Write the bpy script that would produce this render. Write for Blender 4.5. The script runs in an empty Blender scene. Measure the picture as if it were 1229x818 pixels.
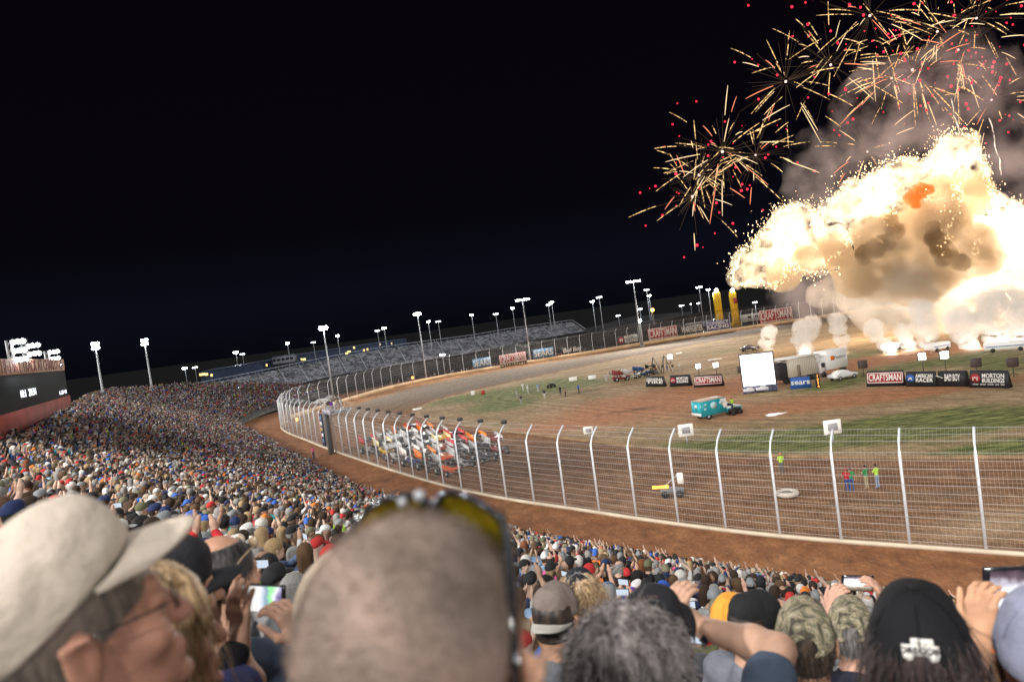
import bpy, math, random, colorsys
import numpy as np
from mathutils import Matrix, Vector
random.seed(7); RNG = np.random.default_rng(7)
sc = bpy.context.scene
COL = sc.collection
# ------------------------------------------------------------------ camera
FPX, ROLL, PITCH, EYE = 860.0, math.radians(7.8), math.radians(-2.0), 16.5
def ray(px, py):
    u = (px-614.5)/FPX; v = -(py-409)/FPX
    c, s = math.cos(ROLL), math.sin(ROLL)
    a = u*c+v*s; b = -u*s+v*c
    cp, sp = math.cos(PITCH), math.sin(PITCH)
    return a, cp-b*sp, sp+b*cp
def gnd(px, py, z=0.0):
    x, y, w = ray(px, py); t = (z-EYE)/w
    return x*t, y*t
def at(px, py, D):
    """world point seen at a photo pixel at distance D along +Y"""
    x, y, w = ray(px, py); t = D/y
    return Vector((x*t, D, EYE+w*t))
def proj(p):
    x, y, z = p[0], p[1], p[2]-EYE
    cp, sp = math.cos(PITCH), math.sin(PITCH)
    d = y*cp+z*sp
    if d <= 0.01: return (-9999, -9999, d)
    b = (-y*sp+z*cp)/d; a = x/d
    c, s = math.cos(ROLL), math.sin(ROLL)
    return 614.5+(a*c-b*s)*FPX, 409-(a*s+b*c)*FPX, d
cam = bpy.data.cameras.new('camera'); camo = bpy.data.objects.new('camera', cam); COL.objects.link(camo)
camo.matrix_world = Matrix.Translation((0, 0, EYE)) @ Matrix.Rotation(math.radians(90)+PITCH, 4, 'X') @ Matrix.Rotation(-ROLL, 4, 'Z')
cam.sensor_width = 36; cam.lens = FPX/1229*36; cam.clip_start = 0.05; cam.clip_end = 6000
cam.dof.use_dof = True; cam.dof.focus_distance = 30; cam.dof.aperture_fstop = 3.3
sc.camera = camo
sc.render.engine = 'CYCLES'
sc.view_settings.view_transform = 'Standard'; sc.view_settings.look = 'None'
sc.view_settings.gamma = 1; sc.view_settings.exposure = 0
cy = sc.cycles
cy.max_bounces = 6; cy.diffuse_bounces = 2; cy.glossy_bounces = 2; cy.transmission_bounces = 4; cy.transparent_max_bounces = 16
cy.volume_bounces = 2; cy.use_denoising = True; cy.sample_clamp_indirect = 4.0; cy.use_light_tree = True
cy.volume_step_rate = 1.0; cy.volume_max_steps = 256
cy.caustics_reflective = False; cy.caustics_refractive = False

# ------------------------------------------------------------------ materials
def hexc(r, g, b):
    f = lambda c: (c/255/12.92) if c/255 <= .04045 else ((c/255+.055)/1.055)**2.4
    return (f(r), f(g), f(b), 1)
MATS = {}
def nt_new(name):
    m = bpy.data.materials.new(name); m.use_nodes = True
    nt = m.node_tree; b = nt.nodes.get('Principled BSDF')
    return m, nt, b
def mat(name, col, rough=.7, metal=0., noise=.12, nscale=8., bump=0., bscale=40., emit=None, estr=0., coat=0., coord='Object', spec=.4):
    if name in MATS: return MATS[name]
    m, nt, b = nt_new(name)
    col = tuple(col)[:3]+(1,)
    b.inputs['Roughness'].default_value = rough; b.inputs['Metallic'].default_value = metal
    b.inputs['Specular IOR Level'].default_value = spec
    if coat: b.inputs['Coat Weight'].default_value = coat
    tc = nt.nodes.new('ShaderNodeTexCoord')
    if noise > 0:
        n = nt.nodes.new('ShaderNodeTexNoise'); n.inputs['Scale'].default_value = nscale; n.inputs['Detail'].default_value = 5
        nt.links.new(tc.outputs[coord], n.inputs['Vector'])
        mr = nt.nodes.new('ShaderNodeMapRange'); mr.inputs[1].default_value = .25; mr.inputs[2].default_value = .75
        mr.inputs[3].default_value = 1-noise*2; mr.inputs[4].default_value = 1+noise*2
        nt.links.new(n.outputs['Fac'], mr.inputs[0])
        mx = nt.nodes.new('ShaderNodeVectorMath'); mx.operation = 'SCALE'; mx.inputs[0].default_value = col[:3]
        nt.links.new(mr.outputs[0], mx.inputs['Scale']); nt.links.new(mx.outputs[0], b.inputs['Base Color'])
    else: b.inputs['Base Color'].default_value = col
    if bump > 0:
        n2 = nt.nodes.new('ShaderNodeTexNoise'); n2.inputs['Scale'].default_value = bscale; n2.inputs['Detail'].default_value = 6
        nt.links.new(tc.outputs[coord], n2.inputs['Vector'])
        bp = nt.nodes.new('ShaderNodeBump'); bp.inputs['Strength'].default_value = bump
        nt.links.new(n2.outputs['Fac'], bp.inputs['Height']); nt.links.new(bp.outputs[0], b.inputs['Normal'])
    if emit:
        b.inputs['Emission Color'].default_value = tuple(emit)[:3]+(1,); b.inputs['Emission Strength'].default_value = estr
    MATS[name] = m; return m
def emat(name, col, s):
    if name in MATS: return MATS[name]
    m, nt, b = nt_new(name); nt.nodes.remove(b)
    e = nt.nodes.new('ShaderNodeEmission'); e.inputs[0].default_value = tuple(col)[:3]+(1,); e.inputs[1].default_value = s
    nt.links.new(e.outputs[0], nt.nodes['Material Output'].inputs['Surface']); MATS[name] = m; return m
def vcol_mat(name, rough=.8, noise=.1, nscale=12, bump=0):
    """base colour from the mesh's own colour attribute"""
    if name in MATS: return MATS[name]
    m, nt, b = nt_new(name); b.inputs['Roughness'].default_value = rough; b.inputs['Specular IOR Level'].default_value = .25
    a = nt.nodes.new('ShaderNodeAttribute'); a.attribute_name = 'Col'
    nt.links.new(a.outputs['Color'], b.inputs['Base Color']); MATS[name] = m; return m
def objcol_mat(name, rough=.8, noise=.15, nscale=14, bump=.0, bscale=60, camo=False):
    """base colour is the object's own colour (one dye per garment), with a little cloth variation"""
    if name in MATS: return MATS[name]
    m, nt, b = nt_new(name); b.inputs['Roughness'].default_value = rough; b.inputs['Specular IOR Level'].default_value = .25
    oi = nt.nodes.new('ShaderNodeObjectInfo'); tc = nt.nodes.new('ShaderNodeTexCoord')
    n = nt.nodes.new('ShaderNodeTexNoise'); n.inputs['Scale'].default_value = nscale; n.inputs['Detail'].default_value = 6
    nt.links.new(tc.outputs['Object'], n.inputs['Vector'])
    mr = nt.nodes.new('ShaderNodeMapRange'); mr.inputs[1].default_value = .25; mr.inputs[2].default_value = .75
    mr.inputs[3].default_value = 1-noise*2; mr.inputs[4].default_value = 1+noise*2
    nt.links.new(n.outputs['Fac'], mr.inputs[0])
    mx = nt.nodes.new('ShaderNodeVectorMath'); mx.operation = 'SCALE'
    nt.links.new(oi.outputs['Color'], mx.inputs[0]); nt.links.new(mr.outputs[0], mx.inputs['Scale'])
    nt.links.new(mx.outputs[0], b.inputs['Base Color'])
    if bump:
        n2 = nt.nodes.new('ShaderNodeTexNoise'); n2.inputs['Scale'].default_value = bscale; n2.inputs['Detail'].default_value = 7
        nt.links.new(tc.outputs['Object'], n2.inputs['Vector'])
        bp = nt.nodes.new('ShaderNodeBump'); bp.inputs['Strength'].default_value = bump; bp.inputs['Distance'].default_value = .02
        nt.links.new(n2.outputs['Fac'], bp.inputs['Height']); nt.links.new(bp.outputs[0], b.inputs['Normal'])
    MATS[name] = m; return m

# ------------------------------------------------------------------ mesh helpers
def mesh_np(name, V, Fq, m=None, col=None, smooth=False, parent=None, tris=None):
    """V (n,3), Fq (k,4) int quads and/or tris (k,3)"""
    me = bpy.data.meshes.new(name)
    V = np.asarray(V, np.float32).reshape(-1, 3)
    fs = []
    if Fq is not None and len(Fq): fs.append(np.asarray(Fq, np.int32).reshape(-1, 4))
    if tris is not None and len(tris): fs.append(np.asarray(tris, np.int32).reshape(-1, 3))
    me.vertices.add(len(V)); me.vertices.foreach_set('co', V.ravel())
    loops = np.concatenate([f.ravel() for f in fs]) if fs else np.zeros(0, np.int32)
    tot = np.concatenate([np.full(len(f), f.shape[1], np.int32) for f in fs]) if fs else np.zeros(0, np.int32)
    start = np.concatenate([[0], np.cumsum(tot)[:-1]]).astype(np.int32) if len(tot) else tot
    me.loops.add(len(loops)); me.loops.foreach_set('vertex_index', loops)
    me.polygons.add(len(tot)); me.polygons.foreach_set('loop_start', start); me.polygons.foreach_set('loop_total', tot)
    if smooth: me.polygons.foreach_set('use_smooth', np.ones(len(tot), bool))
    me.update(calc_edges=True)
    if col is not None:
        ca = me.color_attributes.new('Col', 'FLOAT_COLOR', 'POINT')
        c4 = np.ones((len(V), 4), np.float32); c4[:, :col.shape[1]] = col
        ca.data.foreach_set('color', c4.ravel())
    if m: me.materials.append(m)
    if name is None: return me
    o = bpy.data.objects.new(name, me); COL.objects.link(o)
    if parent: o.parent = parent
    return o
class MB:
    """collects primitives, builds ONE mesh object"""
    def __init__(s): s.v = []; s.q = []; s.t = []; s.n = 0
    def add(s, V, Q=(), T=()):
        V = np.asarray(V, float).reshape(-1, 3)
        s.v.append(V)
        if len(Q): s.q.append(np.asarray(Q)+s.n)
        if len(T): s.t.append(np.asarray(T)+s.n)
        s.n += len(V); return s
    def box(s, c, d, rot=None, taper=1.0):
        x, y, z = [k/2 for k in d]
        V = np.array([[-x,-y,-z],[x,-y,-z],[x,y,-z],[-x,y,-z],[-x*taper,-y*taper,z],[x*taper,-y*taper,z],[x*taper,y*taper,z],[-x*taper,y*taper,z]])
        if rot is not None: V = V @ np.array(rot.to_3x3()).T
        V = V+np.array(c)
        return s.add(V, [[0,3,2,1],[4,5,6,7],[0,1,5,4],[1,2,6,5],[2,3,7,6],[3,0,4,7]])
    def rbox(s, c, d, b=.02, rot=None):
        """box with chamfered vertical and horizontal edges"""
        x, y, z = [k/2 for k in d]; b = min(b, x*.9, y*.9, z*.9)
        rings = []
        for zz, e in ((-z, b), (-z+b, 0), (z-b, 0), (z, b)):
            X, Y = x-e, y-e
            rings.append([[-X+b,-Y,zz],[X-b,-Y,zz],[X,-Y+b,zz],[X,Y-b,zz],[X-b,Y,zz],[-X+b,Y,zz],[-X,Y-b,zz],[-X,-Y+b,zz]])
        V = np.array(rings).reshape(-1, 3)
        if rot is not None: V = V @ np.array(rot.to_3x3()).T
        V = V+np.array(c); Q = []
        for r in range(3):
            for i in range(8):
                j = (i+1) % 8; Q.append([r*8+i, r*8+j, r*8+8+j, r*8+8+i])
        T = []
        for i in range(1, 7): T.append([0, i+1, i]); T.append([24, 24+i, 24+i+1])
        return s.add(V, Q, T)
    def tube(s, pts, r, n=6, cap=True):
        pts = [np.array(p, float) for p in pts]; m = len(pts)
        rs = r if hasattr(r, '__len__') else [r]*m
        V = []; up = np.array([0, 0, 1.])
        for i, p in enumerate(pts):
            d = pts[min(i+1, m-1)]-pts[max(i-1, 0)]; d = d/(np.linalg.norm(d)+1e-9)
            u = up if abs(d[2]) < .9 else np.array([1., 0, 0])
            a = np.cross(d, u); a /= np.linalg.norm(a); b = np.cross(d, a)
            for k in range(n):
                t = 2*math.pi*k/n; V.append(p+rs[i]*(math.cos(t)*a+math.sin(t)*b))
        Q = [[i*n+k, i*n+n+k, i*n+n+(k+1) % n, i*n+(k+1) % n] for i in range(m-1) for k in range(n)]
        T = []
        if cap:
            for k in range(1, n-1): T.append([0, k, k+1]); T.append([(m-1)*n, (m-1)*n+k+1, (m-1)*n+k])
        return s.add(V, Q, T)
    def sphere(s, c, r, seg=10, rings=7, sq=(1, 1, 1)):
        V = []
        for i in range(rings+1):
            th = math.pi*i/rings
            for k in range(seg):
                p = 2*math.pi*k/seg
                V.append([c[0]+r*sq[0]*math.sin(th)*math.cos(p), c[1]+r*sq[1]*math.sin(th)*math.sin(p), c[2]+r*sq[2]*math.cos(th)])
        Q = [[i*seg+k, (i+1)*seg+k, (i+1)*seg+(k+1) % seg, i*seg+(k+1) % seg] for i in range(rings) for k in range(seg)]
        return s.add(V, Q)
    def cyl(s, a, b, r, n=14): return s.tube([a, b], r, n)
    def build(s, name, m=None, parent=None, smooth=False, col=None):
        V = np.concatenate(s.v); Q = np.concatenate(s.q) if s.q else None; T = np.concatenate(s.t) if s.t else None
        o = mesh_np(name, V, Q, m, None, smooth, parent, T)
        if col is not None: o.color = tuple(col)[:3]+(1,)
        return o
def empty(name, loc=(0, 0, 0), rz=0.):
    o = bpy.data.objects.new(name, None); COL.objects.link(o); o.location = loc; o.rotation_euler = (0, 0, rz); o.empty_display_size = .2
    return o
USED = {}
def tag(o, label=None, cat=None, group=None, kind=None):
    if label:
        w = label.split()
        assert len(w) <= 16, label
        if label in USED and not group: print('DUPLABEL', label)
        USED[label] = 1
        o['label'] = label
    if cat: o['category'] = cat
    if group: o['group'] = group
    if kind: o['kind'] = kind
    return o
def dup(src, parent=None):
    c = src.copy(); COL.objects.link(c); c.parent = parent
    for ch in src.children: dup(ch, c)
    return c
def text(parent, body, size, loc, rot, m, ext=.01, align='CENTER', name='lettering', shear=0, width=None, bold=.0):
    cu = bpy.data.curves.new(name, 'FONT'); cu.body = body; cu.size = size; cu.extrude = ext; cu.align_x = align; cu.align_y = 'CENTER'
    cu.shear = shear; cu.offset = bold; cu.resolution_u = 3
    cu.materials.append(m)
    o = bpy.data.objects.new(name, cu); COL.objects.link(o); o.parent = parent; o.location = loc; o.rotation_euler = rot
    bpy.context.view_layer.update()
    me = bpy.data.meshes.new_from_object(o.evaluated_get(bpy.context.evaluated_depsgraph_get()))
    bpy.data.objects.remove(o)
    k = 1.
    if width and len(me.vertices):
        xs = [v.co.x for v in me.vertices]; k = width/max(1e-6, max(xs)-min(xs))
    o = bpy.data.objects.new(name, me); COL.objects.link(o); o.parent = parent; o.location = loc; o.rotation_euler = rot; o.scale.x = k
    if not me.materials: me.materials.append(m)
    return o

# ------------------------------------------------------------------ SDF bodies meshed with surface nets
def smin(a, b, k):
    if k <= 0: return np.minimum(a, b)
    h = np.clip(.5+.5*(b-a)/k, 0, 1); return b+(a-b)*h-k*h*(1-h)
class SDF:
    def __init__(s): s.p = []
    def ell(s, c, r, k=.02, R=None, op=0):
        c = np.array(c, float); r = np.array(r, float)
        m = r.max() if R is not None else r
        Ri = None if R is None else np.array(R.to_3x3())
        def f(P):
            Q = P-c
            if Ri is not None: Q = Q @ Ri
            k0 = np.linalg.norm(Q/r, axis=-1); k1 = np.linalg.norm(Q/(r*r), axis=-1)+1e-9
            return k0*(k0-1)/k1
        s.p.append((f, c-m, c+m, k, op)); return s
    def cap(s, a, b, ra, rb=None, k=.02, op=0):
        a = np.array(a, float); b = np.array(b, float); rb = ra if rb is None else rb; ab = b-a; L = ab@ab+1e-12
        R = max(ra, rb)
        def f(P):
            h = np.clip(((P-a)@ab)/L, 0, 1)
            return np.linalg.norm(P-a-h[..., None]*ab, axis=-1)-(ra+(rb-ra)*h)
        s.p.append((f, np.minimum(a, b)-R, np.maximum(a, b)+R, k, op)); return s
    def fn(s, f, lo, hi, k=.01, op=1): s.p.append((f, np.array(lo, float), np.array(hi, float), k, op)); return s
    def half(s, n, d, k=.004):
        """keep only dot(p,n) > d"""
        n = np.array(n, float); s.p.append((lambda P: d-P@n, None, None, k, 2)); return s
    def mesh(s, h):
        lo = np.min([q[1] for q in s.p if q[4] == 0], 0)-3*h; hi = np.max([q[2] for q in s.p if q[4] == 0], 0)+3*h
        n = np.ceil((hi-lo)/h).astype(int)+1
        ax = [lo[i]+h*np.arange(n[i]) for i in range(3)]
        D = np.full(n, 1.0, np.float64)
        for f, a, b, k, op in s.p:
            if a is None: sl = (slice(0, n[0]), slice(0, n[1]), slice(0, n[2]))
            else:
                mg = 4*h+k
                i0 = np.clip(((a-mg-lo)/h).astype(int), 0, n); i1 = np.clip(((b+mg-lo)/h).astype(int)+2, 0, n)
                if (i1 <= i0).any(): continue
                sl = tuple(slice(i0[i], i1[i]) for i in range(3))
            P = np.stack(np.meshgrid(ax[0][sl[0]], ax[1][sl[1]], ax[2][sl[2]], indexing='ij'), -1)
            d = f(P)
            if op == 0: D[sl] = smin(D[sl], d, k)
            elif op == 1: D[sl] = -smin(-D[sl], d, k)
            else: D[sl] = -smin(-D[sl], -d, k)
        return surfnet(D, lo, h)
def surfnet(D, lo, h):
    ins = D < 0; n = np.array(D.shape)-1
    def cs(A, c): return A[c[0]:c[0]+n[0], c[1]:c[1]+n[1], c[2]:c[2]+n[2]]
    C = [(i, j, k) for i in (0, 1) for j in (0, 1) for k in (0, 1)]
    cnt = sum(cs(ins, c).astype(np.int8) for c in C)
    act = (cnt > 0) & (cnt < 8)
    idx = np.argwhere(act); N = len(idx)
    cid = np.full(act.shape, -1, np.int64); cid[tuple(idx.T)] = np.arange(N)
    acc = np.zeros((N, 3)); w = np.zeros(N)
    for a in C:
        for d in range(3):
            if a[d] == 1: continue
            b = list(a); b[d] = 1
            va = D[tuple((idx+a).T)]; vb = D[tuple((idx+b).T)]
            m = (va < 0) != (vb < 0); t = np.where(m, va/np.where(m, va-vb, 1), 0)
            p = np.repeat(np.array([a], float), N, 0); p[:, d] = t
            acc[m] += p[m]; w[m] += 1
    V = lo+h*(idx+acc/w[:, None])
    Q = []
    for d in range(3):
        e = [0, 0, 0]; e[d] = 1; u, v = (d+1) % 3, (d+2) % 3
        A = ins[:-1, :-1, :-1]
        B = ins[e[0]:, e[1]:, e[2]:]
        B = B[:A.shape[0], :A.shape[1], :A.shape[2]]
        m = A != B
        ii = np.argwhere(m); ii = ii[(ii[:, u] > 0) & (ii[:, v] > 0)]
        if not len(ii): continue
        o = np.zeros(3, int)
        U = o.copy(); U[u] = 1; W = o.copy(); W[v] = 1
        c0 = cid[tuple((ii-U-W).T)]; c1 = cid[tuple((ii-W).T)]; c2 = cid[tuple(ii.T)]; c3 = cid[tuple((ii-U).T)]
        q = np.stack([c0, c1, c2, c3], 1); fl = ~ins[tuple(ii.T)]
        q[fl] = q[fl][:, ::-1]; Q.append(q)
    return V, np.concatenate(Q)
def vnoise(P, sc_, seed=0, oct=4):
    """cheap smooth 3-D value noise, numpy"""
    P = np.asarray(P)*sc_; out = np.zeros(P.shape[:-1]); amp = 1.; tot = 0
    for o in range(oct):
        i = np.floor(P).astype(np.int64); f = P-i; f = f*f*(3-2*f)
        def hsh(a, b, c):
            n = (a*73856093) ^ (b*19349663) ^ (c*83492791) ^ (seed*2654435+o*97)
            n = (n ^ (n >> 13))*1274126177 & 0x7fffffff
            return ((n ^ (n >> 16)) & 0xffff)/65535.
        r = 0
        for a in (0, 1):
            for b in (0, 1):
                for c in (0, 1):
                    wgt = (f[..., 0] if a else 1-f[..., 0])*(f[..., 1] if b else 1-f[..., 1])*(f[..., 2] if c else 1-f[..., 2])
                    r = r+wgt*hsh(i[..., 0]+a, i[..., 1]+b, i[..., 2]+c)
        out += amp*r; tot += amp; amp *= .5; P = P*2.03
    return out/tot

# ------------------------------------------------------------------ night sky
wd = bpy.data.worlds.new('World'); sc.world = wd; wd.use_nodes = True
nt = wd.node_tree; bg = nt.nodes['Background']
tc = nt.nodes.new('ShaderNodeTexCoord'); sx = nt.nodes.new('ShaderNodeSeparateXYZ'); nt.links.new(tc.outputs['Generated'], sx.inputs[0])
cr = nt.nodes.new('ShaderNodeValToRGB'); nt.links.new(sx.outputs['Z'], cr.inputs[0])
cr.color_ramp.elements[0].position = 0.; cr.color_ramp.elements[0].color = (.0022, .0026, .0048, 1)
e = cr.color_ramp.elements.new(.022); e.color = (.0046, .0058, .0115, 1)
cr.color_ramp.elements[1].position = .5; cr.color_ramp.elements[1].color = (.0019, .0013, .0026, 1)
e = cr.color_ramp.elements.new(.06); e.color = (.0034, .0038, .0080, 1)
e = cr.color_ramp.elements.new(.15); e.color = (.0022, .0018, .0036, 1)
nt.links.new(cr.outputs[0], bg.inputs[0]); bg.inputs[1].default_value = 1.0

# ------------------------------------------------------------------ curves
def crom(pts, step=2.0, closed=False):
    P = [np.array(p, float) for p in pts]; n = len(P); out = []
    rng = range(n if closed else n-1)
    for i in rng:
        p1, p2 = P[i], P[(i+1) % n]
        p0 = P[(i-1) % n] if (closed or i > 0) else 2*p1-p2
        p3 = P[(i+2) % n] if (closed or i < n-2) else 2*p2-p1
        m = max(2, int(np.linalg.norm(p2-p1)/step))
        for k in range(m):
            t = k/m; out.append(.5*((2*p1)+(-p0+p2)*t+(2*p0-5*p1+4*p2-p3)*t*t+(-p0+3*p1-3*p2+p3)*t**3))
    if not closed: out.append(P[-1])
    return np.array(out)
def resample(C, step, closed=False):
    if closed: C = np.vstack([C, C[:1]])
    d = np.r_[0, np.cumsum(np.linalg.norm(np.diff(C, axis=0), axis=1))]
    n = max(2, int(round(d[-1]/step))); t = np.linspace(0, d[-1], n+1)
    if closed: t = t[:-1]
    return np.stack([np.interp(t, d, C[:, i]) for i in range(C.shape[1])], 1)
def normals(C, closed=False):
    if closed: T = np.roll(C, -1, 0)-np.roll(C, 1, 0)
    else: T = np.gradient(C, axis=0)
    T /= np.linalg.norm(T, axis=1)[:, None]
    return np.stack([-T[:, 1], T[:, 0]], 1)   # left of travel
WALLC = [(118,-30),(95,-13.5),(70,5),(45,23.7),(25.7,37.9),(15.6,45.5),(8.8,52.1),(3.7,57.8),(-2.3,64.4),(-8.3,72.5),(-16.4,85.5),(-29.1,107.5),(-37.2,122.5),(-46.5,140),(-51.2,153),(-51,165.5),(-47.5,179),(-43.2,193),(-36,211),(-21,226),(-5,233),(12,239),(29,245),(55,255),(78,261),(107,266),(140,269),(180,267),(225,255),(262,225),(280,180),(272,130),(235,70),(190,15),(150,-20)]
WALL = resample(crom(WALLC, 2, True), 2.0, True)
INC = [(96,14),(62,39),(40,55),(27,64),(17,74),(8,87),(-2,103),(-11,118),(-19,134),(-21.7,149),(-17.7,163),(-4.4,177),(18.4,196),(45.5,214),(76,229),(100,237),(140,242),(185,238),(225,215),(245,180),(240,140),(205,90),(160,45),(128,18)]
INNER = resample(crom(INC, 2, True), 2.0, True)

def inside_poly(P, poly):
    x, y = P[:, 0], P[:, 1]; c = np.zeros(len(P), bool); n = len(poly)
    for i in range(n):
        x1, y1 = poly[i]; x2, y2 = poly[(i+1) % n]
        m = ((y1 > y) != (y2 > y)) & (x < (x2-x1)*(y-y1)/(y2-y1+1e-12)+x1); c ^= m
    return c
def dist_poly(P, poly):
    d = np.full(len(P), 1e9); n = len(poly)
    for i in range(n):
        a = poly[i]; b = poly[(i+1) % n]; ab = b-a; t = np.clip(((P-a)@ab)/(ab@ab), 0, 1)
        d = np.minimum(d, np.linalg.norm(P-a-t[:, None]*ab, axis=1))
    return d
# ------------------------------------------------------------------ grounds
def detail_out(nt, b, tc, out):
    cur = out
    for sc_, lo, hi in ((1.1, .72, 1.26), (5.5, .70, 1.28)):
        n = nt.nodes.new('ShaderNodeTexNoise'); n.inputs['Scale'].default_value = sc_; n.inputs['Detail'].default_value = 6; n.inputs['Roughness'].default_value = .7
        mp = nt.nodes.new('ShaderNodeMapping'); mp.inputs['Rotation'].default_value = (0, 0, .9); mp.inputs['Scale'].default_value = (1, .45, 1); nt.links.new(tc.outputs['Object'], mp.inputs[0]); nt.links.new(mp.outputs[0], n.inputs['Vector'])
        mr = nt.nodes.new('ShaderNodeMapRange'); mr.inputs[1].default_value = .33; mr.inputs[2].default_value = .67; mr.inputs[3].default_value = lo; mr.inputs[4].default_value = hi; nt.links.new(n.outputs['Fac'], mr.inputs[0])
        v = nt.nodes.new('ShaderNodeVectorMath'); v.operation = 'SCALE'; nt.links.new(cur, v.inputs[0]); nt.links.new(mr.outputs[0], v.inputs['Scale']); cur = v.outputs[0]
    nt.links.new(cur, b.inputs['Base Color'])
def clay(name, cols, scale=.25, streak=(1, 1, 1), rough=.95, bump=.3, attrs=True):
    """cols: dark, mid, light of the dirt"""
    m, nt, b = nt_new(name); b.inputs['Roughness'].default_value = rough; b.inputs['Specular IOR Level'].default_value = .2
    tc = nt.nodes.new('ShaderNodeTexCoord'); mp = nt.nodes.new('ShaderNodeMapping'); mp.inputs['Scale'].default_value = streak
    nt.links.new(tc.outputs['Object'], mp.inputs[0])
    n = nt.nodes.new('ShaderNodeTexNoise'); n.inputs['Scale'].default_value = scale; n.inputs['Detail'].default_value = 9; n.inputs['Roughness'].default_value = .62
    nt.links.new(mp.outputs[0], n.inputs['Vector'])
    r = nt.nodes.new('ShaderNodeValToRGB'); nt.links.new(n.outputs['Fac'], r.inputs[0])
    r.color_ramp.elements[0].position = .33; r.color_ramp.elements[0].color = cols[0]
    r.color_ramp.elements[1].position = .68; r.color_ramp.elements[1].color = cols[2]
    e = r.color_ramp.elements.new(.5); e.color = cols[1]
    detail_out(nt, b, tc, r.outputs[0])
    n2 = nt.nodes.new('ShaderNodeTexNoise'); n2.inputs['Scale'].default_value = 2.5; n2.inputs['Detail'].default_value = 8
    nt.links.new(tc.outputs['Object'], n2.inputs['Vector'])
    bp = nt.nodes.new('ShaderNodeBump'); bp.inputs['Strength'].default_value = bump; bp.inputs['Distance'].default_value = .25
    nt.links.new(n2.outputs['Fac'], bp.inputs['Height']); nt.links.new(bp.outputs[0], b.inputs['Normal'])
    return m, nt, b, r, tc
c4 = lambda r, g, b: (r, g, b, 1)
m_ground = clay('dark_asphalt', [c4(.004,.004,.005), c4(.006,.006,.007), c4(.009,.009,.009)], .05)[0]
m_lane = clay('red_clay_lane', [c4(.145,.060,.027), c4(.20,.086,.038), c4(.255,.118,.055)], .35)[0]
def strip(name, A, B, z, m, closed=True, za=None):
    n = len(A); V = np.vstack([np.c_[A, np.full(n, z)], np.c_[B, np.full(n, z if za is None else za)]])
    k = n if closed else n-1
    Q = [[i, (i+1) % n, n+(i+1) % n, n+i] for i in range(k)]
    return mesh_np(name, V, Q, m)
gs = 3500
g = mesh_np('ground', [[-gs,-gs,-.012],[gs,-gs,-.012],[gs,gs,-.012],[-gs,gs,-.012]], [[0,1,2,3]], m_ground); tag(g, kind='structure')
# clay lane that runs outside the wall
Nw = normals(WALL, True)
if (WALL[10]-WALL.mean(0)) @ Nw[10] < 0: Nw = -Nw     # outward
LANE_OUT = WALL+Nw*17
o = strip('dirt_lane', WALL+Nw*.05, LANE_OUT, -.004, m_lane); tag(o, kind='structure')

# racing surface + infield as one fine sheet with colour masks for where clay, grass and dust lie
def sheet(name, poly, cell, z, fn, m, hole=None):
    lo = poly.min(0); hi = poly.max(0)
    xs = np.arange(lo[0], hi[0]+cell, cell); ys = np.arange(lo[1], hi[1]+cell, cell)
    X, Y = np.meshgrid(xs, ys, indexing='ij'); P = np.stack([X.ravel(), Y.ravel()], 1)
    ins = inside_poly(P, poly)
    # snap outside vertices onto the outline so the edge is smooth
    nearout = (~ins) & (dist_poly(P, poly) < cell*1.6)
    idx = np.where(nearout)[0]; n = len(poly)
    best = np.full(len(idx), 1e9); Q = P[idx].copy()
    for i in range(n):
        a = poly[i]; b = poly[(i+1) % n]; ab = b-a; t = np.clip(((P[idx]-a)@ab)/(ab@ab), 0, 1)
        q = a+t[:, None]*ab; d = np.linalg.norm(P[idx]-q, axis=1); mm = d < best; best[mm] = d[mm]; Q[mm] = q[mm]
    P2 = P.copy(); P2[idx] = Q
    nx, ny = len(xs), len(ys); I = np.arange(nx*ny).reshape(nx, ny)
    F = np.stack([I[:-1, :-1].ravel(), I[1:, :-1].ravel(), I[1:, 1:].ravel(), I[:-1, 1:].ravel()], 1)
    ok = ins | nearout
    F = F[ok[F].all(1) & ins[F].any(1)]
    used = np.unique(F); rm = np.full(nx*ny, -1); rm[used] = np.arange(len(used))
    Pu = P2[used]
    return mesh_np(name, np.c_[Pu, np.full(len(Pu), z)], rm[F], m, fn(Pu))
def gauss(P, px, py, rx, ry, z=0):
    """soft patch lying on the ground: centre and half sizes taken from where its rim falls on the ground"""
    c = np.array(gnd(px, py)); a = np.array(gnd(px+rx, py-rx*.137))-c; b = np.array(gnd(px, py-ry))-c
    M = np.linalg.inv(np.stack([a, b], 1)); q = (P-c) @ M.T
    return np.exp(-(q**2).sum(1)*1.2)
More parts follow.
